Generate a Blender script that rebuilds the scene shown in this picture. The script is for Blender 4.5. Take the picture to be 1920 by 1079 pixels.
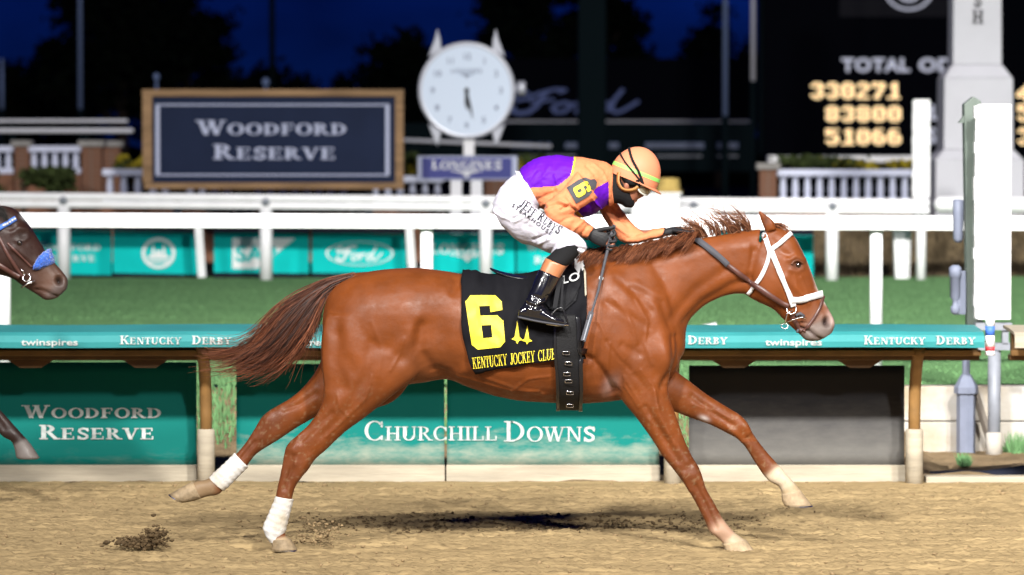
import bpy, bmesh, math, random
import numpy as np
from mathutils import Vector, Matrix
from mathutils.bvhtree import BVHTree

random.seed(7)
rng = np.random.default_rng(7)
R = math.radians
scene = bpy.context.scene
for o in list(bpy.data.objects):
    bpy.data.objects.remove(o)
C = scene.collection

# ------------------------------------------------------------------ camera
FPX = 7600.0                       # focal length in pixels of the 1920 wide photograph
CAM = Vector((0.0, -20.0, 1.92))
PITCH = math.atan((539.5 - 298.0) / FPX)
cam_d = bpy.data.cameras.new('camera')
cam = bpy.data.objects.new('camera', cam_d)
C.objects.link(cam)
cam.location = CAM
cam.rotation_euler = (math.pi / 2 - PITCH, 0, 0)
cam_d.sensor_width = 36.0
cam_d.lens = FPX / 1920.0 * 36.0
cam_d.clip_end = 3000
cam_d.clip_start = 0.5
cam_d.dof.use_dof = True
cam_d.dof.focus_distance = 19.9
cam_d.dof.aperture_fstop = 3.2
scene.camera = cam

# ------------------------------------------------------------------ sky: deep blue dusk
world = bpy.data.worlds.new('World')
scene.world = world
world.use_nodes = True
wn = world.node_tree.nodes
wl = world.node_tree.links
bg = wn['Background']
sky = wn.new('ShaderNodeTexSky')
sky.sky_type = 'NISHITA'
sky.sun_disc = False
sky.sun_elevation = R(6.0)
sky.sun_rotation = R(200)
sky.air_density = 1.0
sky.dust_density = 0.2
sky.ozone_density = 3.0
hs = wn.new('ShaderNodeVectorMath'); hs.operation = 'MULTIPLY'       # last light: only the blue is left
hs.inputs[1].default_value = (0.004, 0.035, 0.55)
wl.new(sky.outputs[0], hs.inputs[0])
# thin uneven cloud over the whole sky
tc = wn.new('ShaderNodeTexCoord')
mp = wn.new('ShaderNodeMapping'); mp.inputs['Scale'].default_value = (1.0, 1.0, 2.2)
nz = wn.new('ShaderNodeTexNoise'); nz.inputs['Scale'].default_value = 9.0; nz.inputs['Detail'].default_value = 5.0
rp = wn.new('ShaderNodeMapRange')
rp.inputs['From Min'].default_value = 0.3; rp.inputs['From Max'].default_value = 0.7
rp.inputs['To Min'].default_value = 0.35; rp.inputs['To Max'].default_value = 1.2
mx = wn.new('ShaderNodeVectorMath'); mx.operation = 'SCALE'
wl.new(tc.outputs['Generated'], mp.inputs['Vector']); wl.new(mp.outputs[0], nz.inputs['Vector'])
wl.new(nz.outputs['Fac'], rp.inputs['Value'])
wl.new(hs.outputs[0], mx.inputs[0]); wl.new(rp.outputs[0], mx.inputs['Scale'])
wl.new(mx.outputs[0], bg.inputs['Color'])
bg.inputs['Strength'].default_value = 0.08

# ------------------------------------------------------------------ floodlights on the grandstand behind the camera
def flood(name, loc, target, power, size, cone, col):
    d = bpy.data.lights.new(name, 'SPOT')
    d.energy = power
    d.color = col
    d.shadow_soft_size = size
    d.spot_size = R(cone)
    d.spot_blend = 0.8
    o = bpy.data.objects.new(name, d)
    C.objects.link(o)
    o.location = loc
    o.rotation_euler = (Vector(target) - Vector(loc)).to_track_quat('-Z', 'Y').to_euler()
    return o

WARM = (1.0, 0.97, 0.92)
for x, p in ((-36, 130000), (20, 140000)):                       # banks along the grandstand roof
    flood('floodlight_lamp', (x, -55, 40), (0, 20, 0), p, 1.8, 55, WARM)
for x, p in ((-14, 270000), (10, 270000)):                       # banks turned on the finish line
    flood('floodlight_lamp', (x, -55, 40), (8, 14, 0), p, 1.8, 23, WARM).data.spot_blend = 1.0
flood('floodlight_lamp', (26, -70, 34), (2, 12, 0), 120000, 2.2, 50, WARM)

scene.view_settings.view_transform = 'Standard'
scene.view_settings.look = 'None'
scene.view_settings.exposure = 0.0
scene.view_settings.gamma = 1.0
scene.render.engine = 'CYCLES'
scene.cycles.use_denoising = True
scene.cycles.max_bounces = 6
scene.cycles.diffuse_bounces = 2
scene.cycles.sample_clamp_indirect = 6.0

# ------------------------------------------------------------------ helpers
_cf = Vector((0, math.cos(PITCH), -math.sin(PITCH)))
_cu = Vector((0, math.sin(PITCH), math.cos(PITCH)))

def P(px, py, y=0.0):
    """world point seen at a photograph pixel, on the vertical plane at depth y"""
    d = _cf * FPX + Vector((1, 0, 0)) * (px - 960.0) + _cu * (539.5 - py)
    t = (y - CAM.y) / d.y
    return CAM + d * t

def W2P(x, y, z):
    """numpy: world to photograph pixel"""
    dx = x - CAM.x; dy = y - CAM.y; dz = z - CAM.z
    f = dy * _cf.y + dz * _cf.z
    u = dy * _cu.y + dz * _cu.z
    return 960.0 + FPX * dx / f, 539.5 - FPX * u / f

def scl(y):
    return FPX / (y - CAM.y)

OFF = {}

def tag(o, label=None, cat=None, group=None, kind=None):
    if label: o['label'] = label
    if cat: o['category'] = cat
    if group: o['group'] = group
    if kind: o['kind'] = kind
    return o

def thing(name, label, cat, loc=(0, 0, 0), group=None):
    o = bpy.data.objects.new(name, None)
    o.empty_display_size = 0.2
    C.objects.link(o)
    o.location = loc
    OFF[o] = Vector(loc)
    return tag(o, label, cat, group)

def root_off(parent):
    while parent.parent is not None:
        parent = parent.parent
    return OFF.get(parent, Vector((0, 0, 0)))

def make_obj(name, me, mat, parent=None, smooth=False):
    o = bpy.data.objects.new(name, me)
    C.objects.link(o)
    if mat is not None:
        for m in (mat if isinstance(mat, (list, tuple)) else [mat]):
            me.materials.append(m)
    if smooth:
        me.polygons.foreach_set('use_smooth', [True] * len(me.polygons))
    if parent is not None:
        off = root_off(parent)
        if off.length > 0:
            me.transform(Matrix.Translation(-off))
        o.parent = parent
    else:
        OFF[o] = Vector((0, 0, 0))
    return o

class MB:
    """collects verts and faces of one mesh in world coordinates"""
    def __init__(s):
        s.v = []; s.f = []
    def add(s, vs, fs):
        n = len(s.v)
        s.v.extend([tuple(p) for p in vs])
        s.f.extend([tuple(i + n for i in f) for f in fs])
        return s
    def box(s, x0, x1, y0, y1, z0, z1):
        return s.add([(x0, y0, z0), (x1, y0, z0), (x1, y1, z0), (x0, y1, z0), (x0, y0, z1), (x1, y0, z1), (x1, y1, z1), (x0, y1, z1)],
                     [(0, 3, 2, 1), (4, 5, 6, 7), (0, 1, 5, 4), (1, 2, 6, 5), (2, 3, 7, 6), (3, 0, 4, 7)])
    def bar(s, a, b, w, h, up=(0, 0, 1)):
        a = Vector(a); b = Vector(b)
        t = (b - a).normalized()
        sd = t.cross(Vector(up))
        if sd.length < 1e-4: sd = t.cross(Vector((0, 1, 0)))
        sd.normalize(); u = sd.cross(t)
        vs = []
        for p in (a, b):
            for i, j in ((-1, -1), (1, -1), (1, 1), (-1, 1)):
                vs.append(p + sd * (i * w / 2) + u * (j * h / 2))
        return s.add(vs, [(0, 1, 2, 3), (7, 6, 5, 4), (0, 4, 5, 1), (1, 5, 6, 2), (2, 6, 7, 3), (3, 7, 4, 0)])
    def tube(s, pts, rad, n=10, cap=True):
        pts = [Vector(p) for p in pts]
        if not hasattr(rad, '__len__'): rad = [rad] * len(pts)
        rings = []
        prev = None
        for i, p in enumerate(pts):
            a = pts[max(i - 1, 0)]; b = pts[min(i + 1, len(pts) - 1)]
            t = (b - a).normalized()
            if prev is None:
                sd = t.cross(Vector((0, 0, 1)))
                if sd.length < 0.05: sd = t.cross(Vector((0, 1, 0)))
            else:
                sd = prev - t * prev.dot(t)
            sd.normalize(); prev = sd
            u = sd.cross(t)
            rings.append([p + (sd * math.cos(k * 2 * math.pi / n) + u * math.sin(k * 2 * math.pi / n)) * rad[i] for k in range(n)])
        vs = [q for r in rings for q in r]
        fs = []
        for i in range(len(rings) - 1):
            for k in range(n):
                fs.append((i * n + k, i * n + (k + 1) % n, (i + 1) * n + (k + 1) % n, (i + 1) * n + k))
        if cap:
            fs.append(tuple(range(n - 1, -1, -1)))
            fs.append(tuple((len(rings) - 1) * n + k for k in range(n)))
        return s.add(vs, fs)
    def lathe(s, c, prof, n=16, axis='z'):
        """prof: list of (radius, height) around an axis through c"""
        c = Vector(c)
        vs = []
        for r, h in prof:
            for k in range(n):
                a = k * 2 * math.pi / n
                if axis == 'z': vs.append(c + Vector((r * math.cos(a), r * math.sin(a), h)))
                else: vs.append(c + Vector((r * math.cos(a), h, r * math.sin(a))))
        fs = []
        for i in range(len(prof) - 1):
            for k in range(n):
                f = (i * n + k, i * n + (k + 1) % n, (i + 1) * n + (k + 1) % n, (i + 1) * n + k)
                fs.append(f if axis == 'z' else f[::-1])
        a = tuple(range(n)); b = tuple((len(prof) - 1) * n + k for k in range(n))
        fs.append(a[::-1] if axis == 'z' else a); fs.append(b if axis == 'z' else b[::-1])
        return s.add(vs, fs)
    def prism(s, pts, y0, y1):
        """polygon in xz extruded from y0 to y1"""
        n = len(pts)
        vs = [(p[0], y0, p[1]) for p in pts] + [(p[0], y1, p[1]) for p in pts]
        fs = [tuple(range(n)), tuple(range(2 * n - 1, n - 1, -1))]
        for k in range(n):
            fs.append(((k + 1) % n, k, n + k, n + (k + 1) % n))
        return s.add(vs, fs)
    def mesh(s, name):
        me = bpy.data.meshes.new(name)
        me.from_pydata(s.v, [], s.f)
        me.update()
        return me
    def build(s, name, mat, parent=None, smooth=False, bevel=0, fix=True):
        me = s.mesh(name)
        if fix or bevel:
            bm = bmesh.new(); bm.from_mesh(me)
            bmesh.ops.recalc_face_normals(bm, faces=bm.faces)
            if bevel:
                bmesh.ops.bevel(bm, geom=[e for e in bm.edges if len(e.link_faces) == 2 and e.calc_face_angle(0) > 0.6],
                                offset=bevel, segments=2, affect='EDGES', profile=0.5)
            bm.to_mesh(me); bm.free()
        return make_obj(name, me, mat, parent, smooth)

def np_mesh(name, v, f):
    """v (n,3), f (m,k) arrays"""
    me = bpy.data.meshes.new(name)
    v = np.asarray(v, dtype=np.float32); f = np.asarray(f, dtype=np.int32)
    k = f.shape[1]
    me.vertices.add(len(v)); me.vertices.foreach_set('co', v.ravel())
    me.loops.add(f.size); me.loops.foreach_set('vertex_index', f.ravel())
    me.polygons.add(len(f))
    me.polygons.foreach_set('loop_start', np.arange(0, f.size, k, dtype=np.int32))
    me.update(calc_edges=True); me.validate()
    return me

_lat = rng.random((256, 256))
def vnoise(x, y):
    xi = np.floor(x).astype(int); yi = np.floor(y).astype(int)
    fx = x - xi; fy = y - yi
    fx = fx * fx * (3 - 2 * fx); fy = fy * fy * (3 - 2 * fy)
    a = _lat[xi % 256, yi % 256]; b = _lat[(xi + 1) % 256, yi % 256]
    c = _lat[xi % 256, (yi + 1) % 256]; d = _lat[(xi + 1) % 256, (yi + 1) % 256]
    return (a * (1 - fx) + b * fx) * (1 - fy) + (c * (1 - fx) + d * fx) * fy - 0.5

def fbm(x, y, octs=4, gain=0.5):
    t = 0; a = 1.0
    for i in range(octs):
        t = t + a * vnoise(x * 2 ** i + 17.3 * i, y * 2 ** i + 5.7 * i); a *= gain
    return t

# ------------------------------------------------------------------ materials
def mat(name, col, rough=0.6, spec=0.4, metal=0.0, var=0.0, vscale=8.0, vstretch=(1, 1, 1), bump=0.0, bscale=60.0, col2=None,
        emit=None, estr=0.0, sheen=0.0, coat=0.0, bdist=0.01):
    m = bpy.data.materials.new(name)
    m.use_nodes = True
    nt = m.node_tree; n = nt.nodes; l = nt.links
    b = n['Principled BSDF']
    b.inputs['Base Color'].default_value = (*col, 1)
    b.inputs['Roughness'].default_value = rough
    b.inputs['Specular IOR Level'].default_value = spec
    b.inputs['Metallic'].default_value = metal
    if sheen: b.inputs['Sheen Weight'].default_value = sheen
    if coat:
        b.inputs['Coat Weight'].default_value = coat
        b.inputs['Coat Roughness'].default_value = 0.15
    if emit:
        b.inputs['Emission Color'].default_value = (*emit, 1)
        b.inputs['Emission Strength'].default_value = estr
    if var or bump or col2:
        t = n.new('ShaderNodeTexCoord')
        mpn = n.new('ShaderNodeMapping'); mpn.inputs['Scale'].default_value = vstretch
        l.new(t.outputs['Object'], mpn.inputs['Vector'])
    if var or col2:
        nz = n.new('ShaderNodeTexNoise'); nz.inputs['Scale'].default_value = vscale
        nz.inputs['Detail'].default_value = 6; nz.inputs['Roughness'].default_value = 0.6
        l.new(mpn.outputs[0], nz.inputs['Vector'])
        rm = n.new('ShaderNodeValToRGB')
        c2 = col2 if col2 else tuple(c * (1 - var) for c in col)
        c1 = col if col2 else tuple(min(1, c * (1 + var * 0.6)) for c in col)
        rm.color_ramp.elements[0].position = 0.35; rm.color_ramp.elements[1].position = 0.65
        rm.color_ramp.elements[0].color = (*c2, 1); rm.color_ramp.elements[1].color = (*c1, 1)
        l.new(nz.outputs['Fac'], rm.inputs['Fac']); l.new(rm.outputs[0], b.inputs['Base Color'])
    if bump:
        nb = n.new('ShaderNodeTexNoise'); nb.inputs['Scale'].default_value = bscale; nb.inputs['Detail'].default_value = 5
        l.new(mpn.outputs[0], nb.inputs['Vector'])
        bp = n.new('ShaderNodeBump'); bp.inputs['Strength'].default_value = bump; bp.inputs['Distance'].default_value = bdist
        l.new(nb.outputs['Fac'], bp.inputs['Height']); l.new(bp.outputs[0], b.inputs['Normal'])
    return m

M = {}
M['sand'] = mat('sand', (0.335, 0.243, 0.124), 0.95, 0.08, var=0.26, vscale=7.0, vstretch=(0.20, 1.5, 1), bump=0.45, bscale=90, bdist=0.012)
def speckle(m, dark, scale, stretch, lo, hi):
    """darker damp flecks over a material's own colour"""
    nt = m.node_tree; n = nt.nodes; l = nt.links; b = n['Principled BSDF']
    src = b.inputs['Base Color'].links[0].from_socket
    t = n.new('ShaderNodeTexCoord'); mp_ = n.new('ShaderNodeMapping'); mp_.inputs['Scale'].default_value = stretch
    nz = n.new('ShaderNodeTexNoise'); nz.inputs['Scale'].default_value = scale; nz.inputs['Detail'].default_value = 4
    mr = n.new('ShaderNodeMapRange'); mr.inputs['From Min'].default_value = lo; mr.inputs['From Max'].default_value = hi
    mx = n.new('ShaderNodeMix'); mx.data_type = 'RGBA'; mx.inputs['B'].default_value = (*dark, 1)
    l.new(t.outputs['Object'], mp_.inputs[0]); l.new(mp_.outputs[0], nz.inputs['Vector']); l.new(nz.outputs['Fac'], mr.inputs['Value'])
    l.new(mr.outputs[0], mx.inputs['Factor']); l.new(src, mx.inputs['A']); l.new(mx.outputs['Result'], b.inputs['Base Color'])
speckle(M['sand'], (0.15, 0.105, 0.055), 26, (0.28, 1.0, 1), 0.60, 0.74)
M['clod'] = mat('clod', (0.26, 0.185, 0.10), 0.95, 0.1, var=0.3, vscale=9, bump=0.6, bscale=90)
M['dark_dirt_and_shade'] = mat('dark_dirt_and_shade', (0.10, 0.067, 0.035), 0.9, 0.1, var=0.4, vscale=15, bump=0.5, bscale=90)
M['path'] = mat('path', (0.23, 0.165, 0.095), 0.95, 0.1, var=0.35, vscale=3.0, bump=0.8, bscale=30, bdist=0.02)
M['turf'] = mat('turf', (0.145, 0.285, 0.12), 0.95, 0.05, col2=(0.115, 0.24, 0.10), vscale=0.7, vstretch=(0.4, 2.5, 1), bump=0.7, bscale=40, bdist=0.03)
M['blade'] = mat('grass_blade', (0.150, 0.295, 0.125), 0.9, 0.05, col2=(0.120, 0.25, 0.105), vscale=0.6, vstretch=(0.4, 2.5, 1))
M['infield'] = mat('infield', (0.012, 0.014, 0.013), 0.95, 0.02, var=0.4, vscale=0.4)
M['teal'] = mat('teal_vinyl', (0.035, 0.225, 0.232), 0.5, 0.1, var=0.12, vscale=2.5, bump=0.08, bscale=12)
M['teal_dirty'] = mat('teal_vinyl_dusty', (0.014, 0.31, 0.265), 0.65, 0.1, bump=0.10, bscale=9)
M['teal_clean'] = mat('teal_vinyl_clean', (0.014, 0.31, 0.265), 0.65, 0.1, bump=0.10, bscale=9)
M['teal_far'] = mat('teal_banner', (0.004, 0.52, 0.50), 0.7, 0.06, var=0.10, vscale=2.0, bump=0.1, bscale=6)
M['white'] = mat('white_paint', (0.80, 0.80, 0.82), 0.4, 0.4, var=0.05, vscale=6)
M['bluelit_white'] = mat('bluelit_white', (0.68, 0.72, 0.88), 0.5, 0.2, var=0.06, vscale=5)  # white paint with the infield's bluish light mixed into its colour
M['column_white'] = mat('column_white', (0.44, 0.44, 0.48), 0.6, 0.1, var=0.04, vscale=2)
M['print_white'] = mat('print_white', (0.78, 0.80, 0.80), 0.5, 0.3)
M['print_worn'] = mat('print_worn', (0.46, 0.50, 0.49), 0.7, 0.1, var=0.35, vscale=14)
M['cream'] = mat('cream_plank', (0.37, 0.325, 0.25), 0.8, 0.2, var=0.2, vscale=6, vstretch=(0.3, 1, 3), bump=0.3, bscale=30)
M['tan_metal'] = mat('tan_rail_paint', (0.25, 0.135, 0.045), 0.55, 0.35, var=0.25, vscale=5)
M['brown_metal'] = mat('brown_rail_paint', (0.13, 0.068, 0.024), 0.55, 0.35, var=0.3, vscale=5)
M['black_vinyl'] = mat('black_vinyl', (0.035, 0.035, 0.042), 0.7, 0.1, bump=0.12, bscale=8)
M['charcoal'] = mat('charcoal', (0.010, 0.012, 0.022), 0.8, 0.1)
M['concrete'] = mat('concrete_block', (0.46, 0.45, 0.43), 0.9, 0.1, col2=(0.33, 0.27, 0.19), vscale=1.8, bump=0.4, bscale=40)
M['grey_paint'] = mat('grey_green_paint', (0.115, 0.145, 0.125), 0.5, 0.4, var=0.15, vscale=4)
M['steel'] = mat('galvanised_steel', (0.22, 0.235, 0.27), 0.5, 0.3, metal=0.1, var=0.15, vscale=6)
M['blue_grey'] = mat('blue_grey_paint', (0.165, 0.185, 0.25), 0.55, 0.25, var=0.15, vscale=4)
M['red_tape'] = mat('red_tape', (0.65, 0.05, 0.06), 0.5, 0.3)
M['blue_tape'] = mat('blue_tape', (0.06, 0.16, 0.55), 0.5, 0.3)
M['brick'] = mat('brick', (0.24, 0.115, 0.07), 0.9, 0.15, var=0.35, vscale=4, bump=0.4, bscale=60)
M['mortar'] = mat('mortar', (0.25, 0.22, 0.19), 0.95, 0.1)
M['stone_cap'] = mat('stone_cap', (0.30, 0.29, 0.27), 0.85, 0.2, var=0.2)
M['navy'] = mat('navy_board', (0.013, 0.021, 0.052), 0.6, 0.08, var=0.12, vscale=1.5)
M['navy_sign'] = mat('navy_sign', (0.055, 0.062, 0.24), 0.5, 0.2)
M['oak'] = mat('oak_frame', (0.30, 0.185, 0.095), 0.7, 0.2, var=0.3, vscale=3, vstretch=(0.5, 1, 4), bump=0.2, bscale=20)
M['silver_print'] = mat('silver_print', (0.46, 0.50, 0.66), 0.5, 0.2)
M['chrome'] = mat('polished_steel', (0.52, 0.54, 0.60), 0.35, 0.4, metal=0.3)
M['dial'] = mat('watch_dial', (0.68, 0.78, 0.92), 0.5, 0.1)
M['ink'] = mat('black_ink', (0.012, 0.012, 0.015), 0.5, 0.3)
M['tote'] = mat('tote_black', (0.003, 0.0035, 0.006), 0.9, 0.02)
M['led'] = mat('led_amber', (0.3, 0.2, 0.1), 0.5, 0.2, emit=(1.0, 0.70, 0.36), estr=2.9)
M['grey_glow'] = mat('tote_letter', (0.80, 0.82, 0.90), 0.5, 0.3, emit=(0.72, 0.76, 0.95), estr=0.32)  # printed letters and emblem, faint glow added to brighten them
M['dark_green'] = mat('dark_green_steel', (0.004, 0.009, 0.011), 0.8, 0.04)
M['pole_paint'] = mat('pole_paint', (0.16, 0.22, 0.38), 0.6, 0.2)
M['pole_white'] = mat('pole_white', (0.75, 0.76, 0.80), 0.45, 0.4)
M['blue_script'] = mat('blue_script', (0.17, 0.22, 0.46), 0.6, 0.1)
M['leaf'] = mat('dark_leaf', (0.010, 0.014, 0.008), 0.9, 0.03, var=0.4, vscale=0.5)
M['shrub'] = mat('shrub_leaf', (0.06, 0.085, 0.025), 0.8, 0.2, var=0.5, vscale=6)
M['flower'] = mat('yellow_bloom', (0.35, 0.28, 0.02), 0.8, 0.2, var=0.4, vscale=6)
M['bark'] = mat('bark', (0.07, 0.05, 0.035), 0.9, 0.1, var=0.3, bump=0.5)
M['mulch'] = mat('brown_bank', (0.115, 0.085, 0.055), 0.95, 0.1, col2=(0.05, 0.04, 0.025), vscale=5, bump=0.9, bscale=22, bdist=0.05)
M['wicker'] = mat('straw', (0.42, 0.30, 0.09), 0.8, 0.2, var=0.3, vscale=20, bump=0.4, bscale=80)

# a thin film of dry track sand on the lower panels (patches near the bottom edge; on the black vinyl also painted shade)
def dust_and_shade(m, base, dust, z0, z1, amp=1.0, lo=0.35, hi=0.85):
    nt = m.node_tree; n = nt.nodes; l = nt.links; b = n['Principled BSDF']
    t = n.new('ShaderNodeTexCoord'); sp = n.new('ShaderNodeSeparateXYZ'); l.new(t.outputs['Object'], sp.inputs[0])
    nz = n.new('ShaderNodeTexNoise'); nz.inputs['Scale'].default_value = 6; nz.inputs['Detail'].default_value = 7; nz.inputs['Roughness'].default_value = 0.7
    mpn = n.new('ShaderNodeMapping'); mpn.inputs['Scale'].default_value = (0.7, 1, 2.4)
    l.new(t.outputs['Object'], mpn.inputs[0]); l.new(mpn.outputs[0], nz.inputs['Vector'])
    mr = n.new('ShaderNodeMapRange'); mr.inputs['From Min'].default_value = z1; mr.inputs['From Max'].default_value = z0
    mr.inputs['To Min'].default_value = -0.45; mr.inputs['To Max'].default_value = 0.28
    l.new(sp.outputs['Z'], mr.inputs['Value'])
    ad = n.new('ShaderNodeMath'); ad.operation = 'MULTIPLY_ADD'; l.new(nz.outputs['Fac'], ad.inputs[0]); ad.inputs[1].default_value = amp; l.new(mr.outputs[0], ad.inputs[2])
    rm = n.new('ShaderNodeValToRGB'); rm.color_ramp.elements[0].position = lo; rm.color_ramp.elements[1].position = hi
    rm.color_ramp.elements[0].color = (*base, 1); rm.color_ramp.elements[1].color = (*dust, 1)
    l.new(ad.outputs[0], rm.inputs[0]); l.new(rm.outputs[0], b.inputs['Base Color'])
dust_and_shade(M['teal_dirty'], (0.004, 0.150, 0.132), (0.28, 0.30, 0.24), 0.05, 0.40, 1.25, 0.45, 0.95)
dust_and_shade(M['teal_clean'], (0.004, 0.140, 0.122), (0.10, 0.20, 0.17), 0.02, 0.30, 1.0, 0.45, 0.95)
dust_and_shade(M['black_vinyl'], (0.030, 0.030, 0.034), (0.135, 0.13, 0.12), 0.05, 0.75, 0.35, 0.0, 0.45)  # dust film graded over the full height; dark top paints the canopy's shade

# ------------------------------------------------------------------ lettering
SW, ST = 0.22, 0.085
def weight(a, b):
    global SW, ST
    SW, ST = a, b
#      # stem and hairline of the serif alphabet, cap height 1

def _rect(x0, x1, y0, y1): return [(x0, y0), (x1, y0), (x1, y1), (x0, y1)]
def _ser(x, y, w=0.40): return _rect(x - w / 2, x + w / 2, y, y + ST)
def _stem(x): return [_rect(x - SW / 2, x + SW / 2, 0, 1), _ser(x, 0), _ser(x, 1 - ST)]
def _diag(x0, y0, x1, y1, w): return [(x0 - w / 2, y0), (x0 + w / 2, y0), (x1 + w / 2, y1), (x1 - w / 2, y1)]
def _arc(cx, cy, rx, ry, a0, a1, th=None, tv=None, n=14):
    out = []
    th = SW if th is None else th; tv = ST if tv is None else tv
    for i in range(n):
        q = []
        for a in (a0 + (a1 - a0) * i / n, a0 + (a1 - a0) * (i + 1) / n):
            a = R(a); q.append(((cx + rx * math.cos(a), cy + ry * math.sin(a)), (cx + (rx - th) * math.cos(a), cy + (ry - tv) * math.sin(a))))
        out.append([q[0][0], q[1][0], q[1][1], q[0][1]])
    return out
def _poly(pts, w):
    out = []
    for (x0, y0), (x1, y1) in zip(pts, pts[1:]):
        d = math.hypot(x1 - x0, y1 - y0) or 1; nx, ny = -(y1 - y0) / d * w / 2, (x1 - x0) / d * w / 2
        ex, ey = (x1 - x0) / d * w * 0.25, (y1 - y0) / d * w * 0.25
        out.append([(x0 + nx - ex, y0 + ny - ey), (x0 - nx - ex, y0 - ny - ey), (x1 - nx + ex, y1 - ny + ey), (x1 + nx + ex, y1 + ny + ey)])
    return out

def serif_glyph(c):
    s = 0.14
    if c == 'A': return [_diag(0.12, 0, 0.48, 1, ST * 1.2), _diag(0.82, 0, 0.46, 1, SW), _rect(0.25, 0.7, 0.3, 0.3 + ST), _ser(0.12, 0, 0.3), _ser(0.82, 0, 0.34)], 0.98
    if c == 'B': return _stem(0.2) + _arc(0.3, 0.76, 0.36, 0.24, -90, 90) + _arc(0.3, 0.26, 0.42, 0.27, -90, 90), 0.80
    if c == 'C': return _arc(0.5, 0.5, 0.46, 0.52, 40, 320) + [_rect(0.78, 0.86, 0.68, 0.98), _rect(0.78, 0.86, 0.02, 0.25)], 0.95
    if c == 'D': return _stem(0.2) + _arc(0.3, 0.5, 0.58, 0.5, -90, 90), 0.95
    if c == 'E': return _stem(0.2) + [_rect(0.2, 0.76, 0, ST), _rect(0.2, 0.72, 1 - ST, 1), _rect(0.2, 0.6, 0.47, 0.47 + ST), _rect(0.68, 0.76, 0, 0.28), _rect(0.64, 0.72, 0.74, 1), _rect(0.54, 0.60, 0.38, 0.64)], 0.84
    if c == 'F': return _stem(0.2) + [_rect(0.2, 0.72, 1 - ST, 1), _rect(0.2, 0.58, 0.47, 0.47 + ST), _rect(0.64, 0.72, 0.72, 1), _rect(0.52, 0.58, 0.38, 0.64)], 0.78
    if c == 'G': return _arc(0.5, 0.5, 0.46, 0.52, 40, 330) + [_rect(0.68, 0.88, 0.05, 0.45), _rect(0.58, 0.96, 0.42, 0.5)], 1.0
    if c == 'H': return _stem(0.2) + _stem(0.78) + [_rect(0.2, 0.78, 0.47, 0.47 + ST)], 1.0
    if c == 'I': return _stem(0.2), 0.42
    if c == 'J': return [_rect(0.3, 0.52, 0.2, 1), _ser(0.41, 1 - ST)] + _arc(0.27, 0.22, 0.25, 0.24, 180, 360), 0.62
    if c == 'K': return _stem(0.2) + [_diag(0.3, 0.42, 0.74, 1, ST * 1.3), _diag(0.80, 0, 0.45, 0.58, SW), _ser(0.74, 1 - ST, 0.32), _ser(0.8, 0, 0.36)], 0.98
    if c == 'L': return _stem(0.2) + [_rect(0.2, 0.74, 0, ST), _rect(0.66, 0.74, 0, 0.32)], 0.80
    if c == 'N': return [_rect(0.14, 0.22, 0, 1), _ser(0.18, 0, 0.3), _ser(0.16, 1 - ST, 0.3), _diag(0.80, 0, 0.22, 1, SW), _rect(0.78, 0.86, 0, 1), _ser(0.82, 1 - ST, 0.3)], 1.0
    if c == 'O': return _arc(0.5, 0.5, 0.48, 0.52, 0, 360, n=24), 1.0
    if c == 'P': return _stem(0.2) + _arc(0.3, 0.72, 0.42, 0.28, -90, 90), 0.78
    if c == 'R': return _stem(0.2) + _arc(0.3, 0.74, 0.40, 0.26, -90, 90) + [_diag(0.78, 0, 0.42, 0.5, SW), _ser(0.82, 0, 0.28)], 0.94
    if c == 'S': return _poly([(0.66, 0.80), (0.58, 0.92), (0.38, 0.96), (0.2, 0.88), (0.16, 0.72), (0.26, 0.58), (0.48, 0.46), (0.62, 0.34), (0.62, 0.16), (0.46, 0.05), (0.26, 0.06), (0.14, 0.2)], 0.165) + [_rect(0.64, 0.71, 0.68, 1.0), _rect(0.07, 0.14, 0, 0.32)], 0.78
    if c == 'T': return _stem(0.4) + [_rect(0.02, 0.78, 1 - ST, 1), _rect(0.02, 0.10, 0.7, 1), _rect(0.70, 0.78, 0.7, 1)], 0.80
    if c == 'U': return [_rect(0.1, 0.32, 0.3, 1), _ser(0.21, 1 - ST), _rect(0.76, 0.84, 0.3, 1), _ser(0.8, 1 - ST, 0.3)] + _arc(0.47, 0.32, 0.37, 0.33, 180, 360), 0.98
    if c == 'V': return [_diag(0.46, 0, 0.18, 1, SW), _diag(0.46, 0, 0.80, 1, ST * 1.2), _ser(0.16, 1 - ST), _ser(0.8, 1 - ST, 0.3)], 0.96
    if c == 'W': return [_diag(0.40, 0, 0.14, 1, SW), _diag(0.40, 0, 0.66, 1, ST * 1.2), _diag(0.88, 0, 0.62, 1, SW), _diag(0.88, 0, 1.16, 1, ST * 1.2), _ser(0.12, 1 - ST), _ser(0.62, 1 - ST, 0.36), _ser(1.16, 1 - ST, 0.3)], 1.3
    if c == 'Y': return [_rect(0.34, 0.56, 0, 0.5), _ser(0.45, 0), _diag(0.45, 0.42, 0.16, 1, SW * 0.9), _diag(0.45, 0.42, 0.80, 1, ST * 1.2), _ser(0.16, 1 - ST, 0.36), _ser(0.8, 1 - ST, 0.3)], 0.94
    return [], 0.45

def serif_text(txt, small=None, gap=0.06):
    """list of polygons with cap height 1; small: lower-case source letters drawn as small caps of that height"""
    polys = []; x = 0
    for ch in txt:
        k = 1.0
        if small and ch.islower(): k = small
        g, w = serif_glyph(ch.upper())
        polys += [[(x + p[0] * k, p[1] * k) for p in q] for q in g]
        x += (w + gap) * k
    return polys, x

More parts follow.
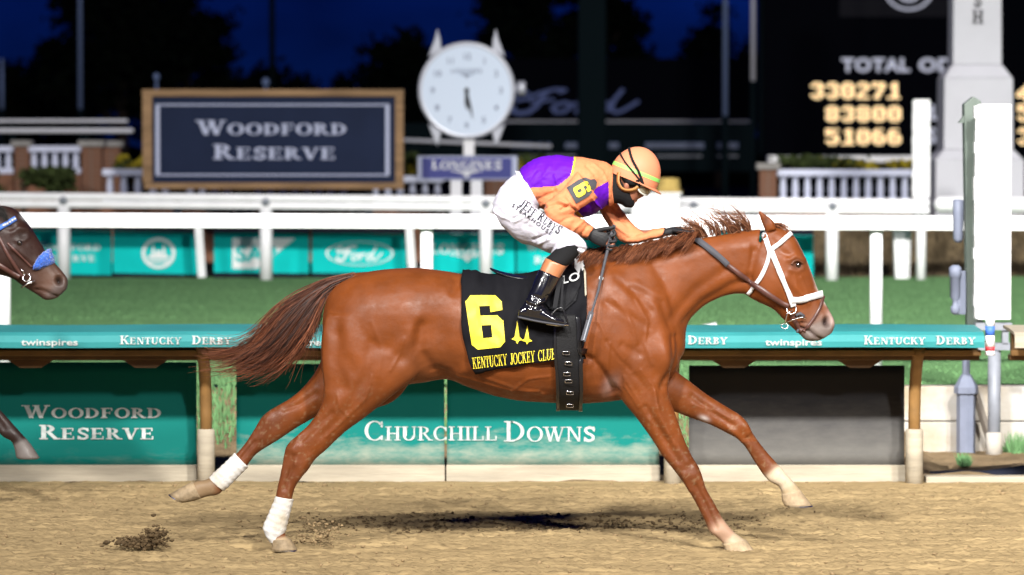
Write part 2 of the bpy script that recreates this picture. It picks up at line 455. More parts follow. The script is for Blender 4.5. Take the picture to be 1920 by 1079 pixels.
def put_polys(mb, polys, fn):
    """fn(u, v, lift) -> world; each stroke sits a hair above the one before, so crossing strokes never share a plane"""
    for i, q in enumerate(polys):
        if len(q) < 3: continue
        a = sum(q[k][0] * q[(k + 1) % len(q)][1] - q[(k + 1) % len(q)][0] * q[k][1] for k in range(len(q)))
        if a < 0: q = q[::-1]
        mb.add([fn(p[0], p[1], 0.0002 * (i % 7)) for p in q], [tuple(range(len(q)))])

def font_polys(txt, bold=0.0, shear=0.0, space=1.0):
    """built-in sans letters as triangles, cap height 1"""
    cu = bpy.data.curves.new('t', 'FONT'); cu.body = txt; cu.offset = bold; cu.shear = shear; cu.space_character = space
    cu.resolution_u = 3
    o = bpy.data.objects.new('t', cu); C.objects.link(o)
    dg = bpy.context.evaluated_depsgraph_get()
    me = bpy.data.meshes.new_from_object(o.evaluated_get(dg))
    bm = bmesh.new(); bm.from_mesh(me); bmesh.ops.triangulate(bm, faces=bm.faces)
    bm.verts.ensure_lookup_table()
    k = 1 / 0.729
    polys = [[(v.co.x * k, v.co.y * k) for v in f.verts] for f in bm.faces]
    bm.free(); bpy.data.objects.remove(o); bpy.data.curves.remove(cu); bpy.data.meshes.remove(me)
    w = max(p[0] for q in polys for p in q) if polys else 0
    return polys, w

def flat_text(name, polys, w, px0, px1, py_base, py_cap, y, m, parent, lift=0.004, skew=0.0):
    """letters on a vertical plane at depth y between two photo columns"""
    a = P(px0, py_base, y); b = P(px1, py_base + skew, y); h = (P(px0, py_cap, y) - a).z
    mb = MB()
    def fn(u, v, l): return (a.x + (b.x - a.x) * u / w, y - lift - l, a.z + (b.z - a.z) * u / w + h * v)
    put_polys(mb, polys, fn)
    return mb.build(name, m, parent, fix=False)

def ring_polys(cx, cy, rx, ry, t, n=36, a0=0, a1=360):
    return _arc(cx, cy, rx, ry, a0, a1, t, t, n)

FORD = [  # script word as pen strokes, roughly 4.2 wide and 1 high
    ([(0.55, 0.82), (0.35, 0.95), (0.05, 0.85), (0.0, 0.65), (0.2, 0.55), (0.5, 0.62), (0.9, 0.85), (1.4, 1.0), (1.75, 0.98), (1.55, 0.88)], 0.13),
    ([(1.15, 0.92), (0.95, 0.62), (0.8, 0.3), (0.55, 0.06), (0.25, 0.0), (0.0, 0.1), (0.05, 0.28)], 0.17),
    ([(0.6, 0.5), (0.95, 0.5), (1.35, 0.58)], 0.12),
    ([(1.75, 0.45), (1.45, 0.38), (1.32, 0.2), (1.42, 0.05), (1.68, 0.06), (1.9, 0.25), (1.85, 0.42), (1.68, 0.46)], 0.14),
    ([(1.85, 0.36), (2.1, 0.4), (2.25, 0.46), (2.12, 0.12), (2.1, 0.02)], 0.14),
    ([(2.2, 0.3), (2.4, 0.46), (2.62, 0.44)], 0.13),
    ([(3.2, 0.42), (2.95, 0.46), (2.75, 0.3), (2.72, 0.1), (2.9, 0.03), (3.12, 0.18), (3.35, 0.6), (3.6, 0.98)], 0.14),
    ([(3.3, 0.45), (3.22, 0.14), (3.4, 0.03), (3.65, 0.15), (4.1, 0.5)], 0.13)]
def ford_polys():
    out = []
    for pts, w in FORD: out += _poly(pts, w)
    return out, 4.2

# ================================================================== ground
G = 0.42            # the turf course lies this much above the dirt track
def struct(name, me, m, smooth=False):
    o = make_obj(name, me, m, None, smooth); o['kind'] = 'structure'; return o

def grid(x0, x1, y0, y1, nx, ny, zf):
    xs = np.linspace(x0, x1, nx); ys = np.linspace(y0, y1, ny)
    X, Y = np.meshgrid(xs, ys)
    Z = zf(X, Y)
    v = np.stack([X.ravel(), Y.ravel(), Z.ravel()], 1)
    i = np.arange((ny - 1) * nx).reshape(ny - 1, nx)[:, :-1].ravel()
    return v, np.stack([i, i + 1, i + nx + 1, i + nx], 1)

PRINTS = [(random.uniform(-6, 6), random.uniform(-4, 3.8), random.uniform(0.05, 0.10), random.uniform(0.008, 0.022)) for _ in range(220)]
def sand_z(X, Y):
    z = 0.012 * fbm(X * 0.9, Y * 3.0, 3) + 0.006 * fbm(X * 5, Y * 19, 3, 0.6) + 0.014 * fbm(X * 24, Y * 34, 3, 0.75)
    t = fbm(X * 31 + 3, Y * 40, 2); z = z + 0.022 * np.clip(t - 0.16, 0, 1)
    for (px, py, r, d) in PRINTS:                       # old hoof prints
        k = ((X - px) / (1.6 * r)) ** 2 + ((Y - py) / r) ** 2
        z = z - d * np.exp(-k * 1.5) + 0.35 * d * np.exp(-(np.sqrt(k) - 1.5) ** 2 * 4)
    edge = np.clip((Y - 3.5) / 0.5, 0, 1)
    return z * (1 - 0.7 * edge) - 0.004
v, f = grid(-7, 7, -4.5, 4.12, 760, 560, sand_z)
struct('dirt_track', np_mesh('dirt_track', v, f), M['sand'], True)
mb = MB()
mb.add([(-900, -900, -0.06), (900, -900, -0.06), (900, 4.0, -0.06), (-900, 4.0, -0.06)], [(0, 1, 2, 3)])
struct('outer_track', mb.mesh('outer_track'), M['sand'])
v, f = grid(-12, 12, 4.0, 7.0, 300, 60, lambda X, Y: -0.02 + 0.05 * fbm(X * 1.5, Y * 3, 3) + 0.02 * fbm(X * 9, Y * 9, 3))
struct('dirt_path', np_mesh('dirt_path', v, f), M['path'], True)
v, f = grid(-40, 40, 6.95, 31.6, 160, 60, lambda X, Y: G + 0.02 * fbm(X * 0.4, Y * 0.8, 3))
struct('turf_course', np_mesh('turf_course', v, f), M['turf'], True)
mb = MB(); mb.add([(-1500, 31.4, G - 0.03), (1500, 31.4, G - 0.03), (1500, 2000, G - 0.03), (-1500, 2000, G - 0.03)], [(0, 1, 2, 3)])
struct('infield_ground', mb.mesh('infield_ground'), M['infield'])

# grass blades on the turf, denser towards the near edge
def blades(name, n, x0, x1, ys, base, h0, h1, w, m, kind='stuff'):
    x = rng.uniform(x0, x1, n); y = ys(rng.random(n))
    z = base(x, y)
    h = rng.uniform(h0, h1, n); a = rng.uniform(0, 6.28, n); lean = rng.uniform(0, 0.6, n) * h
    la = rng.uniform(0, 6.28, n); ww = w * rng.uniform(0.6, 1.3, n)
    dx = np.cos(a) * ww; dy = np.sin(a) * ww
    p0 = np.stack([x - dx, y - dy, z], 1); p1 = np.stack([x + dx, y + dy, z], 1)
    p2 = np.stack([x + lean * np.cos(la), y + lean * np.sin(la), z + h], 1)
    v = np.stack([p0, p1, p2], 1).reshape(-1, 3)
    o = make_obj(name, np_mesh(name, v, np.arange(3 * n).reshape(n, 3)), m)
    o['kind'] = kind
    return o
g = blades('grass', 110000, -9, 9, lambda u: 6.98 + 24.3 * u ** 1.5, lambda x, y: G - 0.01 + 0.02 * fbm(x * 0.4, y * 0.8, 3), 0.012, 0.030, 0.006, M['blade'])
tag(g, 'short mown green turf beyond the dirt track', 'grass')

# clods and crumbs of dirt lying on the track
def clods(name, n, xf, yf, size, m, zf=None, label=None):
    ico = bmesh.new(); bmesh.ops.create_icosphere(ico, subdivisions=1, radius=1)
    bv = np.array([w.co[:] for w in ico.verts]); bf = np.array([[w.index for w in q.verts] for q in ico.faces]); ico.free()
    x = xf(n); y = yf(n); s = size(n)
    if zf is None: z = sand_z(x, y) + s * 0.25
    else: z = zf(n)
    V = bv[None] * s[:, None, None] * rng.uniform(0.6, 1.3, (n, 1, 3)) * rng.uniform(0.75, 1.2, (n, len(bv), 1))
    V = V * np.array([1.2, 1, 0.75])
    V += np.stack([x, y, z], 1)[:, None, :]
    F = bf[None] + (np.arange(n) * len(bv))[:, None, None]
    o = make_obj(name, np_mesh(name, V.reshape(-1, 3), F.reshape(-1, 3)), m, None, True)
    tag(o, label, 'dirt', kind='stuff')
    return o
clods('dirt_crumbs', 7000, lambda n: rng.uniform(-6.5, 6.5, n), lambda n: rng.uniform(-4, 4.0, n), lambda n: 0.003 + 0.010 * rng.random(n) ** 4, M['clod'],
      label='loose crumbs of sandy dirt scattered over the track')

# dirt thrown up by the hooves
def spray(cx, cy, y, n, sx, sz, label, m, size=0.012):
    c = P(cx, cy, y)
    return clods('kicked_up_dirt', n, lambda k: c.x + rng.normal(0, sx, k), lambda k: c.y + rng.normal(0, 0.10, k),
                 lambda k: 0.003 + size * rng.random(k) ** 3, m, lambda k: np.maximum(0.0, c.z + np.abs(rng.normal(0, sz, k)) - 0.02), label)
spray(262, 1014, -0.1, 520, 0.06, 0.014, 'dark clump of dirt thrown up behind the hind hooves', M['dark_dirt_and_shade'])
spray(290, 1004, -0.1, 240, 0.026, 0.030, 'small dark plume of dirt above the clump behind the hind hooves', M['dark_dirt_and_shade'])
spray(600, 1012, 0.0, 260, 0.06, 0.06, 'thin spray of pale dirt beside the bandaged near hind hoof', M['clod'], 0.009)

# churned dirt below the horse, its dark colour painting in the cast shadow
clods('churned_shadow_dirt', 2600, lambda n: rng.uniform(-1.15, 1.25, n) + rng.normal(0, 0.15, n), lambda n: 1.3 + rng.normal(0, 0.26, n),
      lambda n: 0.002 + 0.010 * rng.random(n) ** 3, M['dark_dirt_and_shade'], label='strip of churned dirt under the horse, coloured dark as its shadow')

# ================================================================== inner rail of the dirt track
RY = 3.95           # post line
rail_end = P(1846, 640, 3.55).x
def safety_rail(x0, x1, label, posts, brackets, canopy_mat, texts):
    t = thing('safety_rail', label, 'rail', ((x0 + x1) / 2, RY, 0))
    prof = [(3.55, 0.822), (3.545, 0.855), (3.56, 0.893), (3.60, 0.912), (3.75, 0.922), (4.10, 0.934), (4.13, 0.93), (4.12, 0.915), (3.75, 0.905), (3.60, 0.895), (3.575, 0.880), (3.565, 0.822)]
    xs = np.linspace(x0, x1, max(2, int((x1 - x0) / 0.25)))
    mb = MB(); n = len(prof)
    vs = []
    for x in xs:
        for (a, b) in prof:
            vs.append((x, a + 0.004 * math.sin(x * 2.1), b + 0.003 * math.sin(x * 3.3 + 1)))
    fs = []
    for i in range(len(xs) - 1):
        for k in range(n):
            fs.append((i * n + k, (i + 1) * n + k, (i + 1) * n + (k + 1) % n, i * n + (k + 1) % n))
    fs.append(tuple(range(n))); fs.append(tuple((len(xs) - 1) * n + k for k in range(n - 1, -1, -1)))
    mb.add(vs, fs)
    cp = mb.build('canopy', canopy_mat, t)
    MB().box(x0, x1, 3.72, 3.78, 0.765, 0.80).build('edge_beam', M['tan_metal'], t, bevel=0.006)
    MB().box(x0, x1, 3.80, 3.90, 0.735, 0.768).build('lower_beam', M['brown_metal'], t, bevel=0.006)
    MB().box(x0 + 0.01, x1 - 0.01, 3.79, 3.86, 0.775, 0.9).build('web_plate', M['brown_metal'], t)
    for px in brackets:
        x = P(px, 680, 3.9).x
        mb = MB(); mb.prism([(x - 0.13, 0.733), (x - 0.06, 0.69), (x + 0.06, 0.69), (x + 0.13, 0.733)], 3.82, 3.90)
        mb.build('bracket', M['brown_metal'], t)
    for px in posts:
        x = P(px, 800, RY).x
        # goose-neck upper tube over a pale lower sleeve
        MB().tube([(x, 3.72, 0.80), (x, 3.80, 0.76), (x, 3.90, 0.68), (x, 3.97, 0.56), (x, 4.0, 0.42), (x, 4.0, 0.28)], 0.036, 14).build('goose_neck', M['tan_metal'], t, True)
        MB().tube([(x, 4.0, -0.05), (x, 4.0, 0.31), (x, 4.0, 0.318)], [0.052, 0.052, 0.045], 16).build('post_sleeve', M['cream'], t, True)
    for kind, p0, p1 in texts:
        if kind == 'k': polys, w = serif_text('Kentucky', 0.8)
        elif kind == 'd': polys, w = serif_text('Derby', 0.8)
        else: polys, w = font_polys('twinspires', 0.02)
        a = P(p0, 640, 3.54).x; b = P(p1, 640, 3.54).x
        zb, h = (0.842, 0.050) if kind in 'kd' else (0.836, 0.038)
        mb = MB()
        def fn(u, v, l): return (a + (b - a) * u / w, 3.538 - l + max(0, v - 0.5) * 0.010 + 0.004 * math.sin((a + (b - a) * u / w) * 2.1), zb + h * v)
        put_polys(mb, polys, fn)
        mb.build('lettering', M['print_worn'], cp, fix=False)
    return t
texts = []
for k in range(-2, 4):
    texts.append(('t', 40 + 465 * k, 146 + 465 * k)); texts.append(('k', 225 + 465 * k, 341 + 465 * k)); texts.append(('d', 360 + 465 * k, 435 + 465 * k))
safety_rail(-11, rail_end, 'long rail with sloping teal canopy printed with white lettering, running behind the galloping horse',
            [-560, 385, 1262, 1716], [60, 275, 500, 750, 1000, 1375, 1610], M['teal'], texts)
safety_rail(P(1903, 640, 3.55).x, 11, 'tan end of the next canopied rail at the right edge', [2200, 2700], [2050, 2400], M['cream'], [])

# striped end marker of the rail
t = thing('end_marker', 'short post banded red, white and blue at the end of the teal rail', 'marker', P(1857, 660, 3.6))
x = P(1857, 640, 3.6).x
for (z0, z1, m) in ((0.80, 0.825, 'red_tape'), (0.825, 0.89, 'white'), (0.89, 0.945, 'blue_tape'), (0.945, 1.0, 'white'), (0.775, 0.80, 'white')):
    MB().lathe((x, 3.62, 0), [(0.028, z0), (0.028, z1)], 14).build('band', M[m], t, True)
MB().box(rail_end - 0.03, x, 3.61, 3.63, 0.86, 0.88).build('bracket', M['blue_grey'], t)

# ------------------------------------------------------------------ advertising panels under the rail
PY = 4.24
def board(label, px0, px1, m, top=682, words=None, base=True):
    c = P((px0 + px1) / 2, 903, PY)
    t = thing('advertising_panel', label, 'panel', (c.x, PY, 0), 'panels along the foot of the rail')
    a = P(px0, top, PY); b = P(px1, top, PY)
    zt = a.z
    nx = 40; nz = 10
    v, f = grid(a.x, b.x, 0.085, zt, nx, nz, lambda X, Y: 0 * X)
    w = np.stack([v[:, 0], PY + 0.002 * np.sin(v[:, 0] * 5 + px0) + 0.003 * fbm(v[:, 0] * 3, v[:, 1] * 4, 2), v[:, 1]], 1)
    back = w + np.array([0, 0.02, 0])
    n = len(w)
    F = np.concatenate([f[:, ::1], f[:, ::-1] + n])
    rim = []
    for i in range(nx - 1):
        rim.append((i + 1, i, n + i, n + i + 1)); j = (nz - 1) * nx + i; rim.append((j, j + 1, n + j + 1, n + j))
    for k in range(nz - 1):
        i = k * nx; rim.append((i, i + nx, n + i + nx, n + i)); j = k * nx + nx - 1; rim.append((j + nx, j, n + j, n + j + nx))
    me = np_mesh('vinyl', np.concatenate([w, back]), np.concatenate([F, np.array(rim)]))
    vn = make_obj('vinyl', me, m, t, True)
    MB().box(a.x - 0.004, b.x + 0.004, PY - 0.045, PY + 0.02, -0.03, 0.088).build('base_board', M['cream'], t, bevel=0.006)
    for (polys, w_, p0, p1, yb, yc) in (words or []):
        flat_text('lettering', polys, w_, p0, p1, yb, yc, PY, M['print_worn'], vn, 0.0055)
    return t
WR1 = serif_text('Woodford', 0.78); WR2 = serif_text('Reserve', 0.78)
board('teal panel with two lines of white lettering below the rail at left', -420, 368, M['teal_clean'], 680,
      [(*WR1, 44, 306, 784, 760), (*WR2, 74, 292, 824, 797), ])
c1 = serif_text('Chur', 0.76, 0.04); c2 = serif_text('chill', 0.76, 0.04)
weight(0.155, 0.055); cd1 = serif_text('Churchill', 0.72, 0.03); cd2 = serif_text('Downs', 0.72, 0.03); weight(0.22, 0.085)
def cut(tx, px0, px1, lim, left):
    polys, w = tx; k = (lim - px0) / (px1 - px0) * w
    keep = [q for q in polys if (sum(p[0] for p in q) / len(q) < k) == left]
    return keep, w
chev = [[(0, 1), (0.55, 1), (0.2, 0.0), (0.0, 0.35)]]
board('teal panel behind the hind legs where the long white wording starts', 443, 833, M['teal_dirty'], 683,
      [(*cut(cd1, 682, 934, 834, True), 682, 934, 826, 790), (chev, 1.0, 600, 650, 838, 823), (chev, 1.0, 520, 590, 806, 786)])
board('teal panel under the horse\'s belly with the end of the white wording', 838, 1236, M['teal_dirty'], 683,
      [(*cut(cd1, 682, 934, 834, False), 682, 934, 826, 790), (*cd2, 945, 1118, 828, 790)])
board('plain black panel below the rail under the chestnut horse\'s head', 1292, 1696, M['black_vinyl'], 686)

# pale sill that closes the track edge at the right
t = MB().box(P(1735, 905, 4.1).x, 9.5, 4.06, 4.20, -0.03, 0.03).build('kerb_board', M['cream'], None, bevel=0.008)
tag(t, 'pale low kerb board along the track edge at right', 'kerb')
t = MB(); t.tube([P(1745, 893, 4.75), P(1800, 891, 4.8), P(1850, 893, 4.7), P(1935, 882, 4.9), P(2100, 880, 5.0)], [0.03, 0.032, 0.035, 0.04, 0.04], 10)
t = t.build('drain_pipe', M['charcoal'], None, True); tag(t, 'black drain pipe lying on the dirt behind the kerb at right', 'pipe')

# ------------------------------------------------------------------ retaining wall of pale blocks
wall = thing('retaining_wall', 'low wall of pale concrete blocks holding up the turf at right', 'wall', (5, 6.9, 0))
v, f = grid(-12, 2.75, 4.9, 7.05, 300, 60, lambda X, Y: -0.03 + 0.44 * np.clip((Y - 4.9) / 2.1, 0, 1) ** 1.2 * np.clip((2.72 - X) / 0.3, 0, 1) + 0.05 * fbm(X * 3, Y * 4, 4))
struct('earth_slope', np_mesh('earth_slope', v, f), M['path'], True)
bw = 1.22
for row in range(2):
    z0 = -0.05 + row * 0.235; z1 = z0 + 0.228
    edges = [2.45] + [2.45 + (0.55 if row else 1.1) + bw * i for i in range(7)]
    for xa, xb in zip(edges, edges[1:]):
        MB().box(xa + 0.004, xb - 0.004, 6.80 + random.uniform(-0.006, 0.006), 7.02, z0, z1).build('block', M['concrete'], wall, bevel=0.008)
blades('weeds', 1500, P(1885, 850, 6.6).x, P(2100, 850, 6.6).x, lambda u: 6.3 + 0.45 * u, lambda x, y: 0 * x - 0.02, 0.05, 0.16, 0.008, M['blade'])
tag(bpy.data.objects['weeds'], 'green weeds at the foot of the pale block wall at right', 'weeds')
w2 = blades('weeds', 220, P(1798, 870, 5.6).x, P(1818, 870, 5.6).x, lambda u: 5.5 + 0.2 * u, lambda x, y: 0 * x - 0.02, 0.04, 0.09, 0.006, M['blade'])
tag(w2, 'small green tuft growing in the dirt path near the steel posts', 'weeds')
slope = lambda x, y: -0.04 + 0.44 * np.clip((y - 4.9) / 2.1, 0, 1) ** 1.2
w3 = blades('weeds', 9000, -4.2, 2.4, lambda u: 5.6 + 1.4 * u ** 0.7, slope, 0.04, 0.13, 0.008, M['blade'])
tag(w3, 'green weeds on the slope behind the teal and black panels', 'weeds')

# ================================================================== rails of the turf course
def turf_rail(label, pts, posts, y, h, prad, two=False):
    c = Vector(pts[0]).lerp(Vector(pts[1]), 0.5)
    t = thing('turf_rail', label, 'rail', (c.x, y, G))
    a, b = Vector(pts[0]), Vector(pts[1])
    def at(px):
        x = P(px, 500, y).x; k = (x - a.x) / (b.x - a.x); return x, a.z + (b.z - a.z) * k
    def length(z0, z1, depth, m, nm):
        mb = MB()
        prof = [(-depth, z0), (depth, z0), (depth * 1.1, (z0 + z1) / 2), (depth * 0.6, z1), (-depth * 0.6, z1), (-depth * 1.1, (z0 + z1) / 2)]
        vs = [(q.x, y + p, q.z + r) for q in (a, b) for (p, r) in prof]
        n = 6
        fs = [(k, (k + 1) % n, n + (k + 1) % n, n + k) for k in range(n)] + [tuple(range(n)), tuple(range(2 * n - 1, n - 1, -1))]
        mb.add(vs, fs); return mb.build(nm, m, t, bevel=0.006)
    if two:
        length(-0.085, 0.0, 0.06, M['white'], 'top_rail'); length(-0.18, -0.095, 0.05, M['white'], 'second_rail')
    else:
        length(-h, 0.0, 0.07, M['white'], 'top_rail')
    for px in posts:
        x, z = at(px)
        z -= (0.18 if two else h) + 0.002
        MB().tube([(x, y, G - 0.05), (x, y, z)], prad, 14).build('post', M['white'], t, True)
        if two:
            mb = MB(); mb.lathe((x, y - 0.02, z + 0.09), [(0.05, -0.06), (0.055, 0.0), (0.05, 0.06)], 12, 'y'); mb.build('clamp', M['steel'], t, True)
        else:
            mb = MB(); mb.prism([(x - 0.16, z + 0.06), (x - 0.05, z + 0.005), (x + 0.05, z + 0.005), (x + 0.16, z + 0.06), (x + 0.05, z + 0.085), (x - 0.05, z + 0.085)], y - 0.082, y - 0.074)
            mb.build('joint_plate', M['white'], t)
    return t
turf_rail('near white turf rail with a single broad top bar, crossing behind the jockey\'s knees', [P(-900, 396, 8.5), P(2800, 408, 8.5)], [-810, 8, 800, 1643, 2470], 8.5, 0.105, 0.046)
turf_rail('far white turf rail with two stacked bars in front of the teal banners', [P(-700, 356, 30.2), P(1742, 374, 30.2)], [-300, 120, 499, 911, 1300, 1560], 30.2, 0.0, 0.078, True)

# stake legs that lean against the far rail, finishing post feet
for px, top, bot, lab, w in ((375, 428, 521, 'white leaning stake between the roundel banner and the gap', 0.05), (770, 428, 520, 'white leaning stake between two teal banners behind the horse\'s back', 0.05)):
    mb = MB(); mb.bar(P(px - 4, top - 20, 30.6), P(px + 4, bot, 30.6), w * 2, 0.05, (0, 1, 0)); o = mb.build('stake', M['white'], None, bevel=0.008)
    tag(o, lab, 'stake')
for px, lab in ((1691, 'white tapered support leg left of the finish column'), ):
    mb = MB(); a = P(px - 17, 430, 31); b = P(px + 17, 430, 31); c = P(px + 12, 541, 31); d = P(px - 12, 541, 31)
    mb.prism([(d.x, d.z - 0.05), (c.x, c.z - 0.05), (b.x, b.z), (a.x, a.z)], 30.9, 31.1); o = mb.build('support_leg', M['white'], None, bevel=0.01); tag(o, lab, 'post')

# ------------------------------------------------------------------ teal banners behind the far rail
BY = 31.3
def banner(label, px0, px1, pt, pb, skew, art):
    a = P(px0, pb, BY); b = P(px1, pb + skew, BY); c = P(px1, pt + skew, BY); d = P(px0, pt, BY)
    t = thing('banner', label, 'banner', ((a.x + b.x) / 2, BY, G), 'teal banners along the infield edge')
    mb = MB(); mb.prism([(a.x, a.z), (b.x, b.z), (c.x, c.z), (d.x, d.z)], BY, BY + 0.02); cl = mb.build('cloth', M['teal_far'], t)
    # dark frame: bottom and top edge strips and two feet
    for z0, z1, nm in ((a.z - 0.075, a.z - 0.003, 'bottom_bar'), (d.z + 0.003, d.z + 0.10, 'top_bar')):
        dz = b.z - a.z
        mb = MB(); mb.prism([(a.x, z0), (b.x, z0 + dz), (b.x, z1 + dz), (a.x, z1)], BY - 0.01, BY + 0.03); mb.build(nm, M['charcoal'], t)
    for q in (a, b):
        s = 1 if q is a else -1
        MB().box(q.x + s * 0.02 - 0.015, q.x + s * 0.02 + 0.015, BY + 0.035, BY + 0.075, G - 0.08, d.z).build('stay', M['charcoal'], t)
    for (polys, w, p0, p1, yb, yc) in art:
        flat_text('print', polys, w, p0, p1, yb, yc, BY, M['print_white'], cl, 0.012, 0)
    return t
banner('teal banner at the left edge, half hidden by the dark horse\'s head', -60, 209, 430, 512, 4, [(*WR1, 62, 190, 470, 455), (*WR2, 78, 180, 490, 476)])
# roundel with twin spires
rd = ring_polys(0.5, 0.5, 0.5, 0.5, 0.10)
rd += [_rect(0.18, 0.82, 0.32, 0.42), [(0.28, 0.42), (0.40, 0.42), (0.34, 0.86)], [(0.60, 0.42), (0.72, 0.42), (0.66, 0.86)], _rect(0.42, 0.58, 0.42, 0.58), _rect(0.22, 0.78, 0.20, 0.27)]
banner('teal banner with a white round emblem', 212, 370, 434, 512, 3, [(rd, 1.0, 266, 329, 504, 446)])
sap = [[(0, 0), (0.40, 0), (1.0, 1), (0, 1)]]
sapl, sw_ = font_polys('SAP', 0.03)
o = banner('teal banner with a white slant-cut shape carrying three letters', 401, 579, 437, 511, 2, [(sap, 1.0, 436, 554, 504, 447)])
flat_text('print', sapl, sw_, 441, 519, 490, 461, BY, M['teal_far'], [c for c in o.children if c.name.startswith('cloth')][0], 0.018)
fp, fw = ford_polys()
oval = ring_polys(0.5, 0.5, 0.5, 0.5, 0.028)
banner('teal banner with a white script word in an oval', 585, 762, 438, 512, 1, [(oval, 1.0, 611, 738, 498, 453), (fp, fw, 632, 718, 489, 462)])
lg, lw_ = serif_text('LONGINES', None, 0.06)
wing = [[(0.16, 0.98), (0.84, 0.98), (0.78, 0.86), (0.22, 0.86)], [(0.27, 0.8), (0.73, 0.8), (0.66, 0.68), (0.34, 0.68)], [(0.40, 0.62), (0.60, 0.62), (0.56, 0.4), (0.44, 0.4)], [(0.46, 0.36), (0.54, 0.36), (0.5, 0.0)]]
banner('teal banner with white lettering over a winged mark, behind the horse\'s croup', 800, 965, 438, 512, 1, [(lg, lw_, 808, 946, 476, 458), (wing, 1.0, 826, 926, 492, 477)])
banner('teal banner with two lines of lettering just left of the jockey\'s knee', 969, 1130, 438, 512, 1, [(*WR1, 988, 1100, 470, 456), (*WR2, 1002, 1090, 494, 481)])
banner('teal banner hidden behind the jockey\'s arms and the horse\'s neck', 1134, 1330, 438, 514, 1, [])
banner('teal banner whose right end shows in front of the horse\'s forehead', 1334, 1525, 439, 524, 3, [])

# brown bank beyond the turf on the right
def bank_z(X, Y): return G - 0.05 + np.clip((Y - 31.8) / 1.0, 0, 1) * 0.62 + 0.10 * fbm(X * 2, Y * 3, 4)
v, f = grid(P(1470, 500, 32).x, 22, 31.75, 35.5, 260, 60, bank_z)
o = struct('brown_bank', np_mesh('brown_bank', v, f), M['mulch'], True)
blades('dry_scrub', 9000, P(1530, 500, 32).x, 9.5, lambda u: 31.9 + 1.6 * u, lambda x, y: bank_z(x, y) - 0.02, 0.06, 0.25, 0.012, mat('dry_scrub', (0.16, 0.12, 0.07), 0.9, 0.1, var=0.4, vscale=3))
tag(bpy.data.objects['dry_scrub'], 'dry brown scrub on the bank beyond the turf at right', 'scrub')

# small pale cup lying on the turf
c = P(1340, 566, 12.0)
mb = MB(); mb.lathe((0, 0, 0), [(0.035, 0), (0.038, 0.01), (0.05, 0.12), (0.054, 0.125), (0.05, 0.128), (0.046, 0.12), (0.03, 0.012)], 14)
me = mb.mesh('paper_cup'); me.transform(Matrix.Translation((c.x, 14.2, G + 0.055)) @ Matrix.Rotation(R(84), 4, 'Y'))
o = make_obj('paper_cup', me, M['white'], None, True); tag(o, 'small white cup lying on the turf under the chestnut horse\'s throat', 'cup')

# ================================================================== photo-finish posts
def grille(px0, px1, pt, pb, y, label, cat='light strip'):
    a = P(px0, pb, y); b = P(px1, pt, y)
    t = thing('finish_mirror', label, 'mirror', ((a.x + b.x) / 2, y, a.z))
    MB().box(a.x + 0.012, b.x, y, y + 0.10, a.z, b.z).build('mirror_panel', M['white'], t, bevel=0.006)
    n = int((b.z - a.z) / 0.075)
    for i in range(n):
        z = a.z + 0.01 + i * (b.z - a.z - 0.02) / n
        MB().box(a.x - random.uniform(0.0, 0.012), a.x + 0.010, y + 0.005, y + 0.09, z, z + (b.z - a.z - 0.02) / n - 0.002).build('edge_fin', M['white'], t)
    return t
fm = grille(1829, 1897, 196, 600, 6.3, 'tall white finish-line panel in front of the white column at right')
a = P(1829, 605, 6.3); b = P(1897, 605, 6.3)
MB().box(a.x, b.x, 6.28, 6.42, a.z - 0.05, a.z - 0.003).build('bottom_tray', M['steel'], fm)
MB().box(a.x, b.x, 6.30, 6.40, P(0, 657, 6.3).z, P(0, 644, 6.3).z).build('cross_bar', M['steel'], fm)
MB().box(b.x - 0.06, b.x - 0.02, 6.30, 6.36, P(0, 646, 6.3).z, P(0, 598, 6.3).z - 0.05).build('hanger', M['steel'], fm)
x = P(1866, 700, 6.3).x
MB().tube([(x, 6.35, -0.03), (x, 6.35, P(0, 655, 6.35).z)], 0.042, 14).build('post', M['steel'], fm, True)
MB().lathe((x, 6.35, 0), [(0.055, -0.03), (0.055, 0.13), (0.045, 0.14)], 14).build('post_collar', M['concrete'], fm, True)

col = thing('equipment_column', 'grey-green steel column with boxes beside the tall white finish panel', 'column', (P(1822, 800, 6.6).x, 6.6, 0))
a = P(1806, 612, 6.6); b = P(1840, 190, 6.6)
mb = MB(); mb.prism([(P(1812, 612, 6.6).x, a.z), (P(1842, 612, 6.6).x, a.z), (P(1838, 186, 6.6).x, b.z), (P(1824, 182, 6.6).x, b.z + 0.03), (P(1806, 194, 6.6).x, b.z - 0.02)], 6.55, 6.68)
mb.build('shaft', M['grey_paint'], col, bevel=0.006)
mb = MB(); mb.prism([(P(1796, 231, 6.6).x, P(0, 231, 6.6).z), (P(1808, 231, 6.6).x, P(0, 231, 6.6).z), (P(1808, 214, 6.6).x, P(0, 214, 6.6).z)], 6.56, 6.62); mb.build('cable_hook', M['grey_paint'], col)
x = P(1796, 400, 6.6).x
MB().lathe((x, 6.58, 0), [(0.02, P(0, 455, 6.6).z), (0.033, P(0, 448, 6.6).z), (0.036, P(0, 400, 6.6).z), (0.036, P(0, 376, 6.6).z), (0.02, P(0, 374, 6.6).z)], 14).build('upper_canister', M['blue_grey'], col, True)
x = P(1790, 500, 6.6).x
